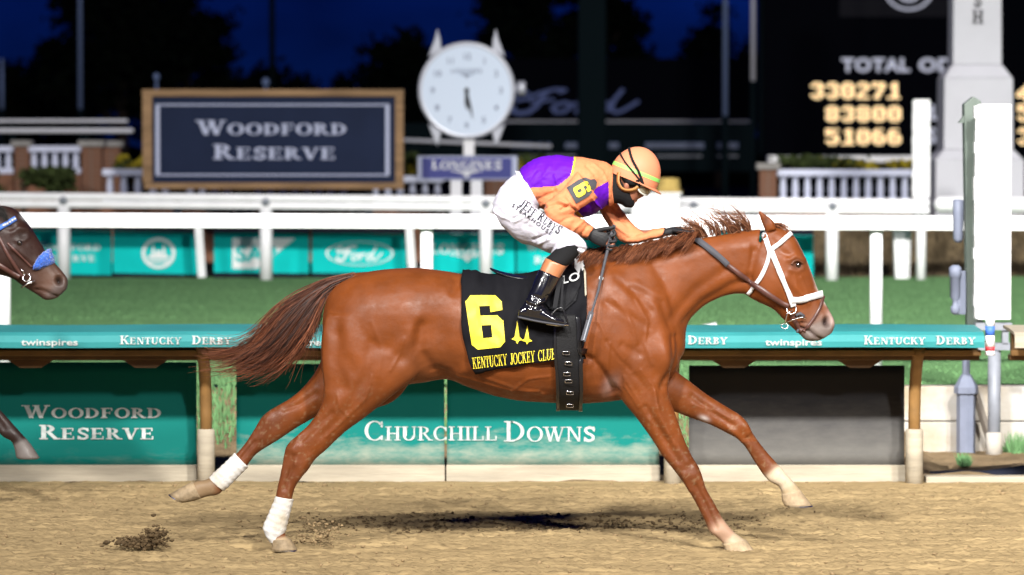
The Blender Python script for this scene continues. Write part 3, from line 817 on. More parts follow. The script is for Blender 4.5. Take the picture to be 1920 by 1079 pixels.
MB().lathe((x, 6.56, 0), [(0.012, P(0, 590, 6.6).z), (0.03, P(0, 586, 6.6).z), (0.03, P(0, 575, 6.6).z), (0.018, P(0, 572, 6.6).z), (0.020, P(0, 562, 6.6).z), (0.034, P(0, 558, 6.6).z), (0.036, P(0, 520, 6.6).z), (0.042, P(0, 519, 6.6).z), (0.042, P(0, 502, 6.6).z), (0.02, P(0, 497, 6.6).z)], 14).build('lower_canister', M['blue_grey'], col, True)
MB().box(P(1796, 0, 6.6).x, P(1812, 0, 6.6).x, 6.55, 6.62, P(0, 590, 6.6).z, P(0, 508, 6.6).z).build('junction_box', M['blue_grey'], col, bevel=0.006)
x = P(1812, 700, 6.6).x
MB().lathe((x, 6.62, 0), [(0.062, -0.04), (0.062, 0.375), (0.080, 0.378), (0.080, 0.42), (0.034, 0.50), (0.026, 0.505), (0.026, a.z)], 8).build('pedestal', M['blue_grey'], col)
mb = MB(); mb.bar((x + 0.05, 6.64, 0.42), (x + 0.20, 6.72, -0.03), 0.05, 0.03); mb.build('brace', M['mortar'], col)

g2 = grille(1712, 1744, 187, 372, 30.4, 'narrow white finish panel standing at the end of the far rail')
x = P(1728, 380, 30.4).x
MB().lathe((x, 30.45, 0), [(0.06, G - 0.05), (0.06, P(0, 395, 30.4).z)], 12).build('post', M['white'], g2, True)
MB().lathe((x, 30.45, 0), [(0.065, P(0, 395, 30.4).z), (0.065, P(0, 385, 30.4).z)], 12).build('red_band', M['red_tape'], g2, True)
MB().lathe((x, 30.45, 0), [(0.065, P(0, 384, 30.4).z), (0.065, P(0, 373, 30.4).z)], 12).build('blue_band', M['blue_tape'], g2, True)
o = thing('turf_rail', 'short length of white rail joined to the narrow finish panel', 'rail', P(1850, 384, 30.2))
mb = MB(); mb.tube([P(1752, 385, 30.2), P(1760, 384, 30.2), P(2600, 388, 30.2)], [0.05, 0.1, 0.1], 14); mb.build('top_rail', M['white'], o, True)
for px in (1958, 2360):
    x = P(px, 400, 30.2).x; MB().tube([(x, 30.2, G - 0.05), (x, 30.2, P(0, 392, 30.2).z)], 0.07, 12).build('post', M['white'], o, True)

# ================================================================== finish column
FY = 33.0
fc = thing('finish_column', 'tall white column lettered Finish down its face', 'column', (P(1838, 0, FY).x, FY + 0.5, G))
def slab(w0, w1, py0, py1, nm):
    a = P(1838 - w0 / 2, py0, FY).x; b = P(1838 + w0 / 2, py0, FY).x; c = P(1838 + w1 / 2, py1, FY).x; d = P(1838 - w1 / 2, py1, FY).x
    z0 = P(0, py0, FY).z; z1 = P(0, py1, FY).z
    h0 = (b - a) / 2; h1 = (c - d) / 2; cx = (a + b) / 2; cy = FY + 0.65
    vs = []
    for h, z in ((h0, z0), (h1, z1)):
        vs += [(cx - h, cy - h, z), (cx + h, cy - h, z), (cx + h, cy + h, z), (cx - h, cy + h, z)]
    return MB().add(vs, [(0, 3, 2, 1), (4, 5, 6, 7), (0, 1, 5, 4), (1, 2, 6, 5), (2, 3, 7, 6), (3, 0, 4, 7)]).build(nm, M['column_white'], fc, bevel=0.01)
slab(168, 166, 545, 300.3, 'plinth'); slab(166, 132, 300, 281, 'lower_chamfer'); slab(131, 129, 280.7, 146.3, 'pedestal'); slab(129, 94, 146, 121, 'upper_chamfer'); slab(92, 86, 120.7, -420, 'shaft')
sh = [c for c in fc.children if c.name.startswith('shaft')][0]
yy = FY + 0.65 - 0.325
for ch, py in (('H', 44), ('S', 12), ('I', -22), ('N', -54), ('I', -88), ('F', -120)):
    polys, w = serif_text(ch); k = 20 * w
    lt = [[(p[0], p[1]) for p in q] for q in polys]
    flat_text('letter', lt, w, 1834 - k / 2, 1834 + k / 2, py, py - 25, yy, M['ink'], sh, 0.025)

# ------------------------------------------------------------------ white cabinet with a straw crate on it, behind the jockey's head
cb = thing('cabinet', 'white cabinet beyond the rail, right of the jockey\'s chin', 'cabinet', (P(1229, 0, 29.4).x, 29.4, G))
a = P(1184, 520, 29.2); b = P(1274, 366, 29.2)
MB().box(a.x, b.x, 29.2, 29.75, G - 0.03, b.z).build('case', M['white'], cb, bevel=0.02)
MB().box(a.x - 0.012, b.x + 0.03, 29.18, 29.77, b.z + 0.002, b.z + 0.03).build('lid', M['white'], cb, bevel=0.008)
a2 = P(1274, 520, 29.3); b2 = P(1343, 391, 29.3)
MB().box(a2.x + 0.004, b2.x, 29.3, 29.7, G - 0.03, b2.z).build('side_case', M['white'], cb, bevel=0.02)
a = P(1238, 366, 29.3); b = P(1281, 341, 29.3); z0 = P(0, 366, 29.2).z + 0.032
mb = MB(); cx = (a.x + b.x) / 2; r = (b.x - a.x) / 2
mb.lathe((cx - 0.03, 29.5, z0), [(r * 1.25, 0), (r * 1.28, 0.012), (r * 1.0, 0.03), (r * 0.97, 0.13), (r * 0.9, 0.165), (r * 0.4, 0.175)], 20)
o = mb.build('straw_hat', M['wicker'], None, True); tag(o, 'straw hat lying on the white cabinet beside the jockey\'s helmet', 'hat')

# ================================================================== balustrades, brick piers
def baluster_mesh(h, r):
    mb = MB()
    mb.lathe((0, 0, 0), [(r * 1.25, 0), (r * 1.25, h * 0.06), (r * 0.7, h * 0.1), (r * 0.95, h * 0.25), (r * 1.05, h * 0.4), (r * 0.75, h * 0.8), (r * 0.72, h * 0.88), (r * 1.3, h * 0.93), (r * 1.3, h)], 12)
    me = mb.mesh('baluster'); me.materials.append(M['bluelit_white']); me.polygons.foreach_set('use_smooth', [True] * len(me.polygons))
    return me
def balustrade(label, px0, px1, py_top, y, hpx, pitch, zb=None):
    a = P(px0, py_top, y); b = P(px1, py_top, y)
    t = thing('balustrade', label, 'balustrade', ((a.x + b.x) / 2, y, G))
    h = hpx / scl(y)
    z1 = a.z; z0 = z1 - h
    MB().box(a.x, b.x, y - 0.13, y + 0.13, z1 - 0.10, z1).build('top_rail', M['bluelit_white'], t, bevel=0.012)
    MB().box(a.x, b.x, y - 0.12, y + 0.12, z0, z0 + 0.09).build('bottom_rail', M['bluelit_white'], t, bevel=0.012)
    MB().box(a.x, b.x, y - 0.15, y + 0.15, G - 0.05, z0 - 0.004).build('base_wall', M['brick'], t)
    hb = z1 - 0.104 - (z0 + 0.093)
    me = baluster_mesh(hb, pitch / scl(y) * 0.29)
    n = max(1, int(round((px1 - px0) / pitch)))
    for i in range(n):
        x = a.x + (i + 0.5) * (b.x - a.x) / n
        o = bpy.data.objects.new('baluster', me); C.objects.link(o); o.parent = t
        o.location = Vector((x, y, z0 + 0.092)) - OFF[t]
    return t
def pier(label, px0, px1, py_top, y):
    a = P(px0, py_top, y); b = P(px1, py_top, y); w = b.x - a.x
    t = thing('brick_pier', label, 'pier', ((a.x + b.x) / 2, y, G))
    z1 = a.z - 0.10
    MB().box(a.x + 0.012, b.x - 0.012, y - w / 2 + 0.012, y + w / 2 - 0.012, G - 0.05, z1).build('core', M['mortar'], t)
    MB().box(a.x - 0.05, b.x + 0.05, y - w / 2 - 0.05, y + w / 2 + 0.05, z1 + 0.002, a.z).build('cap', M['stone_cap'], t, bevel=0.012)
    bh = 0.075; nb = max(2, int(round(w / 0.22))); bl = w / nb
    mb = MB().box(-bl / 2 + 0.006, bl / 2 - 0.006, 0, 0.05, 0, bh - 0.012); me = mb.mesh('brick'); me.materials.append(M['brick'])
    mb = MB().box(0, 0.05, -bl / 2 + 0.006, bl / 2 - 0.006, 0, bh - 0.012); me2 = mb.mesh('brick'); me2.materials.append(M['brick'])
    nr = int((z1 - 0.5) / bh)
    for r in range(nr):
        z = z1 - (r + 1) * bh
        for k in range(nb):
            x = a.x + (k + 0.5) * bl
            o = bpy.data.objects.new('brick', me); C.objects.link(o); o.parent = t
            o.location = Vector((x, y - w / 2 - random.uniform(0, 0.006), z)) - OFF[t]
            if a.x > 0 or b.x < -2:
                sd = 1 if b.x < 0 else -1
                o = bpy.data.objects.new('brick', me2); C.objects.link(o); o.parent = t
                o.location = Vector(((b.x - 0.048) if sd > 0 else (a.x - 0.003), y - w / 2 + (k + 0.5) * bl, z)) - OFF[t]
    return t
balustrade('upper white balustrade between the two brick piers at left', 54, 152, 274, 47.0, 52, 21)
balustrade('end of the upper white balustrade at the left edge', -160, 26, 274, 47.0, 52, 21)
pier('smaller brick pier with a stone cap at far left', 28, 56, 264, 47.0)
pier('large brick pier with stone cap left of the framed navy sign', 154, 192, 264, 44.0)
pier('brick pier set back behind the large pier', 194, 226, 265, 48.0)
balustrade('white balustrade left of the framed navy sign, next to the large pier', 193, 272, 317, 40.0, 62, 24)
balustrade('white balustrade under the left half of the framed navy sign', 276, 438, 330, 40.0, 52, 23)
balustrade('white balustrade under the right half of the framed navy sign', 474, 655, 330, 40.0, 52, 23)
balustrade('white balustrade between the framed navy sign and the watch clock', 692, 832, 330, 40.0, 52, 23)
pier('brick pier below the watch clock\'s navy plate', 908, 952, 322, 41.0)
pier('brick pier at the left end of the right balustrade', 1424, 1456, 306, 40.0)
balustrade('white balustrade below the tote board at right', 1457, 1708, 318, 40.0, 66, 22)
bx = MB().box(P(1440, 300, 42).x, P(1800, 300, 42).x, 41.9, 42.3, P(0, 305, 42).z, P(0, 292, 42).z)
o = bx.build('ledge', M['white'], None, bevel=0.01); tag(o, 'white ledge behind the flower bed below the tote board', 'ledge')
MB().box(P(1440, 300, 42).x, P(1800, 300, 42).x, 41.95, 42.25, G - 0.05, P(0, 305, 42).z - 0.003).build('ledge_wall', M['infield'], o)

def bush(name, label, cat, px0, px1, py0, py1, y, n, size, mats, depth=0.5):
    a = P(px0, py1, y); b = P(px1, py0, y)
    t = thing(name, label, cat, ((a.x + b.x) / 2, y, G))
    for mi, (m, k) in enumerate(mats):
        N = int(n * k)
        cl = rng.uniform(0, 1, (max(3, int((b.x - a.x) / 0.25)), 3))
        ci = rng.integers(0, len(cl), N)
        p = cl[ci] + rng.normal(0, [0.06, 0.2, 0.16], (N, 3))
        x = a.x + p[:, 0] * (b.x - a.x); yy_ = y + (p[:, 1] - 0.5) * depth; z = a.z + np.clip(p[:, 2], 0, 1.1) * (b.z - a.z)
        c = np.stack([x, yy_, z], 1)
        d1 = rng.normal(0, 1, (N, 3)); d1 /= np.linalg.norm(d1, axis=1)[:, None]
        d2 = np.cross(d1, rng.normal(0, 1, (N, 3))); d2 /= np.linalg.norm(d2, axis=1)[:, None]
        s = size * rng.uniform(0.6, 1.4, (N, 1))
        v = np.stack([c - d1 * s, c + d2 * s * 0.5, c + d1 * s, c - d2 * s * 0.5], 1).reshape(-1, 3)
        make_obj('foliage' if mi == 0 else 'blossom', np_mesh('foliage', v, np.arange(4 * N).reshape(N, 4)), m, t)
    mb = MB(); mb.tube([((a.x + b.x) / 2, y, G - 0.05), ((a.x + b.x) / 2, y, (a.z + b.z) / 2)], 0.03, 6); mb.build('stem', M['bark'], t)
    return t
bush('flower_bed', 'yellow-green flowering shrubs behind the right balustrade', 'shrub', 1462, 1704, 297, 318, 41.0, 3500, 0.05, [(M['shrub'], 0.6), (M['flower'], 0.4)])
bush('flower_bed', 'yellow-green shrubs beside the left edge of the framed navy sign', 'shrub', 215, 290, 296, 322, 41.0, 1200, 0.05, [(M['shrub'], 0.5), (M['flower'], 0.5)])
bush('flower_bed', 'yellow-green shrubs right of the watch clock\'s navy plate', 'shrub', 955, 1030, 295, 330, 43.0, 1200, 0.05, [(M['shrub'], 0.6), (M['flower'], 0.4)])
bush('flower_bed', 'yellow-green shrubs between the framed sign and the watch clock', 'shrub', 752, 800, 292, 325, 43.0, 900, 0.05, [(M['shrub'], 0.6), (M['flower'], 0.4)])
bush('hedge', 'dark clipped bushes in front of the upper balustrade at left', 'hedge', -60, 148, 322, 362, 43.0, 5000, 0.06, [(M['shrub'], 1.0)])

# ================================================================== Woodford Reserve sign
SY = 37.6
ws = thing('framed_sign', 'large oak-framed navy sign with two lines of silver lettering', 'sign', (P(511, 0, SY).x, SY, G))
def rect_px(px0, px1, py0, py1, y0, y1, nm, m, parent, bevel=0):
    a = P(px0, py1, y0); b = P(px1, py0, y0)
    return MB().box(a.x, b.x, y0, y1, a.z, b.z).build(nm, m, parent, bevel=bevel)
bd = rect_px(280, 745, 180, 344, SY, SY + 0.08, 'board', M['navy'], ws)
rect_px(266, 757, 168, 181, SY - 0.04, SY + 0.10, 'frame_top', M['oak'], ws, 0.008); rect_px(270, 757, 343, 355, SY - 0.04, SY + 0.10, 'frame_bottom', M['oak'], ws, 0.008)
rect_px(267, 285, 181.3, 342.7, SY - 0.038, SY + 0.098, 'frame_side', M['oak'], ws, 0.008); rect_px(741, 756.5, 181.3, 342.7, SY - 0.038, SY + 0.098, 'frame_side', M['oak'], ws, 0.008)
for (a_, b_, c_, d_) in ((292, 730, 195.5, 198.5), (292, 730, 327, 330), (292, 299, 199, 326.5), (723, 730, 199, 326.5)):
    rect_px(a_, b_, c_, d_, SY - 0.006, SY - 0.001, 'border_line', M['silver_print'], bd)
flat_text('lettering', *WR1, 370, 653, 253, 226, SY, M['silver_print'], bd, 0.006)
flat_text('lettering', *WR2, 400, 632, 299, 271, SY, M['silver_print'], bd, 0.006)
for px in (330, 690):
    x = P(px, 0, SY).x; MB().box(x - 0.06, x + 0.06, SY + 0.1, SY + 0.22, G - 0.05, P(0, 200, SY).z).build('leg', M['charcoal'], ws)

# ================================================================== giant wristwatch clock
KY = 38.5; S_ = scl(KY)
wc = thing('watch_clock', 'giant white wristwatch clock on a stand above a navy plate', 'clock', (P(875, 0, KY).x, KY, G))
cc = P(875, 170, KY); rr = 91 / S_
mb = MB(); mb.lathe((cc.x, KY, cc.z), [(rr * 0.92, -0.035), (rr * 0.96, -0.05), (rr, -0.03), (rr, 0.16), (rr * 0.95, 0.19)], 64, 'y'); case = mb.build('case', M['chrome'], wc, True)
mb = MB(); mb.lathe((cc.x, KY, cc.z), [(rr * 0.915, -0.04), (rr * 0.915, -0.030)], 64, 'y'); dial = mb.build('dial', M['dial'], wc)
def disc(u, v): return (cc.x + u * rr, KY - 0.044, cc.z + v * rr)
for h in range(1, 13):
    polys, w = font_polys(str(h), 0.01)
    a = R(90 - 30 * h); s = 0.13
    cx, cy = 0.70 * math.cos(a), 0.70 * math.sin(a)
    mb = MB(); put_polys(mb, polys, lambda u, v, l: (cc.x + (cx + (u - w / 2) * s) * rr, KY - 0.044 - l, cc.z + (cy + (v - 0.5) * s) * rr))
    mb.build('numeral', mat('numeral_grey', (0.12, 0.15, 0.24), 0.5) if h == 1 else bpy.data.materials['numeral_grey'], dial, fix=False)
mb = MB(); put_polys(mb, lg, lambda u, v, l: (cc.x + (u / lw_ - 0.5) * 0.64 * rr, KY - 0.044 - l, cc.z + (0.36 + v * 0.08) * rr))
put_polys(mb, wing, lambda u, v, l: (cc.x + (u - 0.5) * 0.5 * rr, KY - 0.044 - l, cc.z + (0.24 + v * 0.10) * rr)); mb.build('lettering', bpy.data.materials['numeral_grey'], dial, fix=False)
def hand(ang, ln, w, nm, yo):
    d = Vector((math.cos(R(ang)), 0, math.sin(R(ang)))); s = Vector((-d.z, 0, d.x)); c0 = Vector((cc.x, yo, cc.z))
    pts = [c0 - d * 0.04 + s * w * 0.5, c0 - d * 0.04 - s * w * 0.5, c0 + d * ln * 0.6 - s * w, c0 + d * ln, c0 + d * ln * 0.6 + s * w]
    mb = MB(); mb.add(pts, [(0, 1, 2, 3, 4)]); mb.add([p + Vector((0, 0.004, 0)) for p in pts], [(4, 3, 2, 1, 0)]); return mb.build(nm, M['ink'], dial)
hand(-88, 0.42 * rr, 0.035, 'hour_hand', KY - 0.050); hand(-78, 0.62 * rr, 0.018, 'minute_hand', KY - 0.058)
mb = MB(); mb.lathe((cc.x, KY - 0.05, cc.z), [(0.035, -0.014), (0.035, 0.0)], 16, 'y'); mb.build('hub', M['ink'], dial)
for sx in (-1, 1):
    for up in (1, -1):
        # lugs taper outwards
        x0 = cc.x + sx * 0.62 * rr; 
        if up > 0: pts = [(cc.x + sx * 0.80 * rr, cc.z + 0.68 * rr), (cc.x + sx * 0.52 * rr, cc.z + 0.84 * rr), (cc.x + sx * 0.54 * rr, cc.z + 1.05 * rr), (cc.x + sx * 0.60 * rr, cc.z + 1.27 * rr), (cc.x + sx * 0.66 * rr, cc.z + 1.05 * rr)]
        else: pts = [(cc.x + sx * 0.80 * rr, cc.z - 0.68 * rr), (cc.x + sx * 0.52 * rr, cc.z - 0.84 * rr), (cc.x + sx * 0.55 * rr, cc.z - 1.0 * rr), (cc.x + sx * 0.60 * rr, cc.z - 1.16 * rr), (cc.x + sx * 0.68 * rr, cc.z - 1.0 * rr)]
        mb = MB(); mb.prism(pts, KY - 0.02, KY + 0.14); mb.build('lug', M['chrome'], wc, bevel=0.015)
mb = MB(); x = P(966, 0, KY).x; zc = P(0, 166, KY).z
for k in range(10):
    a = k * 2 * math.pi / 10
me = MB().tube([(x, KY + 0.07, zc), (x + 0.03, KY + 0.07, zc), (x + 0.032, KY + 0.07, zc), (x + 0.14, KY + 0.07, zc), (x + 0.15, KY + 0.07, zc)], [0.05, 0.05, 0.105, 0.105, 0.09], 20).build('crown', M['chrome'], wc, True)
MB().box(P(869, 0, KY).x, P(889, 0, KY).x, KY + 0.02, KY + 0.12, P(0, 292, KY).z, P(0, 258, KY).z).build('neck', M['white'], wc)
pl = rect_px(783, 970, 293, 338, KY - 0.02, KY + 0.10, 'plate', M['silver_print'], wc, 0.006)
rect_px(791, 960, 296, 335, KY - 0.03, KY - 0.021, 'plate_face', M['navy_sign'], pl)
flat_text('lettering', lg, lw_, 810, 942, 318, 302, KY - 0.03, M['print_white'], pl, 0.003)
flat_text('emblem', wing, 1.0, 828, 922, 334, 320, KY - 0.03, M['print_white'], pl, 0.003)
for px in (858, 896):
    rect_px(px - 13, px + 8, 338.5, 480, KY, KY + 0.10, 'leg', M['pole_white'], wc)

# ================================================================== tote board
TY = 95.0
tb = thing('tote_board', 'huge black betting board with amber figures and white headings', 'board', (P(1700, 0, TY).x, TY, G))
fcx = rect_px(1432, 2300, -420, 291, TY, TY + 1.2, 'face', M['tote'], tb)
rect_px(1424, 1431.5, -420, 291, TY - 0.05, TY + 1.25, 'side_post', M['dark_green'], tb)
rect_px(1500, 1530, 292, 330, TY + 0.3, TY + 0.8, 'leg', M['dark_green'], tb); rect_px(2100, 2130, 292, 330, TY + 0.3, TY + 0.8, 'leg', M['dark_green'], tb)
for txt, a_, b_ in (('TOTAL', 1578, 1706), ('ODDS', 1722, 1842)):
    tp, tw = font_polys(txt, 0.035, 0, 1.06); flat_text('heading', tp, tw, a_, b_, 134, 109, TY, M['grey_glow'], fcx, 0.02)
for txt, a_, b_, yb, yc in (('WIN', 1766, 1842, 196, 164), ('PLACE', 1722, 1842, 224, 196), ('SHOW', 1740, 1842, 268, 240)):
    q, w = font_polys(txt, 0.03); flat_text('heading', q, w, a_, b_, yb, yc, TY, M['grey_glow'], fcx, 0.02)
DOT = {'0': '01110 11011 11011 11011 11011 11011 01110', '1': '00110 01110 00110 00110 00110 00110 11111', '2': '01110 11011 00011 00110 01100 11000 11111', '3': '01110 11011 00011 00110 00011 11011 01110',
       '4': '00011 00111 01111 11011 11111 00011 00011', '5': '11111 11000 11110 00011 00011 11011 01110', '6': '01110 11000 11110 11011 11011 11011 01110', '7': '11111 11011 00011 00110 00110 01100 01100', '8': '01110 11011 11011 01110 11011 11011 01110'}
def led(txt, px0, px1, py0, py1):
    n = len(txt); cw = (px1 - px0) / n
    for i, ch in enumerate(txt):
        mb = MB()
        for r, row in enumerate(DOT[ch].split()):
            for c_, b_ in enumerate(row):
                if b_ == '1':
                    u = px0 + i * cw + (c_ + 0.5) / 5 * cw * 0.86; w_ = py0 + (r + 0.5) / 7 * (py1 - py0)
                    c0 = P(u, w_, TY - 0.02); rx = cw * 0.80 / 10 / scl(TY); rz = (py1 - py0) / 16.5 / scl(TY)
                    mb.add([(c0.x + rx * math.cos(k * math.pi / 3), c0.y, c0.z + rz * math.sin(k * math.pi / 3)) for k in range(6)], [tuple(range(6))])
        mb.build('digit', M['led'], fcx, fix=False)
led('330271', 1520, 1692, 155, 186); led('83800', 1548, 1694, 199, 229); led('51066', 1548, 1694, 242, 272)
led('48', 1906, 1966, 160, 192); led('51', 1908, 1966, 196, 228); led('34', 1908, 1966, 240, 272)
q = rect_px(1574, 1800, -80, 32, TY - 0.06, TY - 0.005, 'video_panel', mat('video_grey', (0.02, 0.02, 0.024), 0.8, 0.05), tb)
for em in (ring_polys(0.5, 0.5, 0.5, 0.5, 0.05, 40, 180, 360), ring_polys(0.5, 0.62, 0.30, 0.42, 0.06, 30, 180, 360)):
    flat_text('emblem', em, 1.0, 1658, 1750, 20, -60, TY - 0.06, M['grey_glow'], q, 0.01)

# ------------------------------------------------------------------ dark board with the script word
FSY = 110.0
fb = thing('dark_board', 'dark board with a blue-white script word behind the watch clock', 'sign', (P(1090, 0, FSY).x, FSY, G))
ff = rect_px(930, 1412, 110, 226, FSY, FSY + 0.8, 'face', M['tote'], fb)
rect_px(900, 1412, 226.5, 229.5, FSY - 0.1, FSY + 0.8, 'bottom_edge', M['pole_white'], fb)
flat_text('lettering', fp, fw, 960, 1202, 213, 168, FSY, M['blue_script'], ff, 0.02)
for px in (960, 1380): rect_px(px, px + 18, 230, 312, FSY + 0.2, FSY + 0.5, 'leg', M['dark_green'], fb)
cl_ = rect_px(1084, 1137, -420, 420, 72, 73, 'dark_column', M['dark_green'], None, 0.03); tag(cl_, 'broad dark steel column in front of the script board', 'column')

# pavilion and benches behind the jockey, barely lit
pv = thing('low_building', 'dim low building with pale window bands behind the jockey', 'building', (P(1230, 0, 85).x, 86, G))
rect_px(740, 1416, 231, 322, 85, 92, 'wall', M['dark_green'], pv)
for (a_, b_) in ((958, 1000), (1008, 1032), (1060, 1082), (1142, 1160), (1210, 1320), (1345, 1384)):
    w_ = rect_px(a_, b_, 268, 279, 84.93, 84.99, 'window', M['pole_paint'], pv); rect_px(a_ + 2, b_ - 2, 270, 277, 84.88, 84.92, 'pane', M['blue_grey'], w_)
for (a_, b_) in ((955, 1080), (1230, 1316), (1345, 1384)): rect_px(a_, b_, 291, 295, 84.9, 84.99, 'sill_band', M['steel'], pv)
# pale pipes, left
for i, (px1, p0, p1, lab) in enumerate(((240, 224, 230, 'upper pale pipe rail above the balustrade at left'), (250, 241, 250, 'lower thicker pale pipe rail above the balustrade at left'))):
    a_ = P(-400, (p0 + p1) / 2, 55); b_ = P(px1, (p0 + p1) / 2, 55)
    t = thing('pipe_rail', lab, 'rail', ((a_.x + b_.x) / 2, 55, G))
    MB().tube([a_, b_ - Vector((0.03, 0, 0)), b_], [(p1 - p0) / 2 / scl(55)] * 2 + [(p1 - p0) / 3 / scl(55)], 12).build('pipe', M['pole_white'], t, True)
    for px in (20, 158):
        x = P(px + 3 * i, 0, 55).x; MB().tube([(x, 55.12, G - 0.05), (x, 55.12, a_.z)], 0.05, 8).build('post', M['dark_green'], t, True)
t = thing('pipe_rail', 'pale pipe rail passing behind the foot of the watch clock', 'rail', (P(860, 0, 60).x, 60, G))
MB().tube([P(757, 263, 60), P(1034, 275, 60)], 0.035, 10).build('pipe', M['pole_white'], t, True)
for px in (775, 1020):
    x = P(px, 0, 60).x; MB().tube([(x, 60.05, G - 0.05), (x, 60.05, P(px, 268, 60).z)], 0.04, 8).build('post', M['dark_green'], t, True)

# ------------------------------------------------------------------ poles against the sky
def pole(label, px, pt, pb, y, wpx, m, ball=False, lower=None):
    x = P(px, 0, y).x; z1 = P(0, pt, y).z; zb = P(0, pb, y).z; r = wpx / 2 / scl(y)
    t = thing('pole', label, 'pole', (x, y, G), 'poles against the evening sky')
    MB().tube([(x, y, zb), (x, y, z1)], [r, r * 0.7], 12).build('shaft', m, t, True)
    MB().tube([(x, y, G - 0.05), (x, y, zb - 0.003)], r * 1.25, 12).build('base_shaft', M['dark_green'], t, True)
    if ball: mb = MB(); mb.lathe((x, y, z1), [(r * 0.4, 0), (r * 1.5, r), (r * 1.9, r * 2.2), (r * 1.5, r * 3.4), (r * 0.3, r * 4.2)], 12); mb.build('globe', m, t, True)
    return t
pole('thin pale flagpole rising left of the framed navy sign', 150, -500, 205, 90, 9, M['pole_paint'])
pole('thin pale pole at the left edge of the picture', 3, 110, 205, 90, 8, M['pole_paint'])
pole('short pole with a round top above the left end of the framed sign', 293, 152, 240, 70, 7, M['pole_paint'], True)
pole('dark tall pole above the middle of the framed sign', 510, -500, 240, 100, 12, M['dark_green'])
pole('short round-topped pole just above the middle of the framed sign', 498, 163, 240, 70, 8, M['pole_paint'], True)
pole('tall pale pole right of the dark column', 1360, -500, 218, 80, 11, M['pole_paint'])
pole('pale pole at the left edge of the tote board', 1412, -500, 152, 80, 9, M['pole_white'])

# ================================================================== trees
def tree(label, px, y, h, w, n, seed):
    r2 = np.random.default_rng(seed)
    x0 = P(px, 0, y).x
    t = thing('tree', label, 'tree', (x0, y, G), 'trees against the evening sky')
    mb = MB()
    mb.tube([(x0, y, G - 0.1), (x0 + 0.1, y, h * 0.3), (x0, y, h * 0.6), (x0 + 0.2, y, h * 0.9)], [h * 0.035, h * 0.026, h * 0.016, h * 0.005], 8)
    cs = []
    for k in range(12):
        a = r2.uniform(0, 6.28); zz = r2.uniform(0.3, 0.75) * h; L = w * 0.5 * r2.uniform(0.5, 1.0)
        e = Vector((x0 + math.cos(a) * L, y + math.sin(a) * L, zz + L * r2.uniform(0.3, 0.9)))
        m_ = Vector((x0, y, zz)).lerp(e, 0.5) + Vector((0, 0, 0.3))
        mb.tube([(x0, y, zz), m_, e], [h * 0.012, h * 0.007, h * 0.003], 6)
        cs.append(e); cs.append(m_.lerp(e, 0.6))
    mb.build('trunk', M['bark'], t, True)
    for k in range(26):
        a = r2.uniform(0, 6.28); q = r2.uniform(0, 1) ** 0.5; zz = r2.uniform(0.28, 1.0)
        env = math.sin(min(1, (1.02 - zz) * 1.9) * math.pi / 2) * w * 0.5
        cs.append(Vector((x0 + math.cos(a) * env * q, y + math.sin(a) * env * q, zz * h)))
    cs = np.array([c[:] for c in cs])
    ci = r2.integers(0, len(cs), n); rad = r2.uniform(0.05, 0.13, len(cs)) * w
    c = cs[ci] + r2.normal(0, 1, (n, 3)) * rad[ci][:, None] * np.array([1, 1, 0.75])
    d1 = r2.normal(0, 1, (n, 3)); d1 /= np.linalg.norm(d1, axis=1)[:, None]
    d2 = np.cross(d1, r2.normal(0, 1, (n, 3))); d2 /= np.linalg.norm(d2, axis=1)[:, None]
    s = 0.22 * r2.uniform(0.6, 1.5, (n, 1))
    v = np.stack([c - d1 * s, c + d2 * s * 0.55, c + d1 * s, c - d2 * s * 0.55], 1).reshape(-1, 3)
    make_obj('crown', np_mesh('crown', v, np.arange(4 * n).reshape(n, 4)), M['leaf'], t)
tree('tall dark tree above the left pipe rails', 225, 170, 11.0, 6.6, 9000, 1)
tree('low dark tree at the left edge of the picture', 20, 185, 6.6, 5.0, 5000, 2)
tree('rounded dark tree just right of the tall left tree', 350, 180, 10.4, 4.6, 7000, 3)
tree('low dark tree behind the middle of the framed sign', 510, 190, 6.4, 5.0, 5000, 4)
tree('small dark tree over the right end of the framed sign', 690, 200, 6.9, 3.6, 4000, 10)
tree('dark tree between the framed sign and the watch clock', 770, 175, 7.6, 4.0, 5000, 5)
tree('tall dark tree rising right of the watch clock', 985, 165, 11.0, 4.6, 8000, 6)
tree('dark tree left of the tall pale pole', 1125, 170, 10.2, 4.2, 7000, 7)
tree('dark tree beside the tote board', 1350, 190, 9.6, 4.4, 6000, 8)
tree('dark tree between the low left-edge tree and the tall tree', 120, 200, 8.2, 5.0, 6000, 9)
mb = MB(); 
v, f = grid(-60, 60, 0, 1, 240, 8, lambda X, Y: 0 * X)
hz_ = 2.6 + 1.2 * fbm(v[:, 0] * 0.25, v[:, 0] * 0 + 3, 4)
vv = np.stack([v[:, 0], 205 + 2.5 * np.sin(v[:, 1] * math.pi) * 0 - 1.5 * np.sin(v[:, 1] * math.pi) + 0.6 * fbm(v[:, 0], v[:, 1] * 6, 3), G - 0.1 + v[:, 1] * hz_], 1)
o = make_obj('far_wood', np_mesh('far_wood', vv, f), M['leaf'], None, True); tag(o, 'dark low wood along the horizon behind the infield', 'wood', kind='stuff')

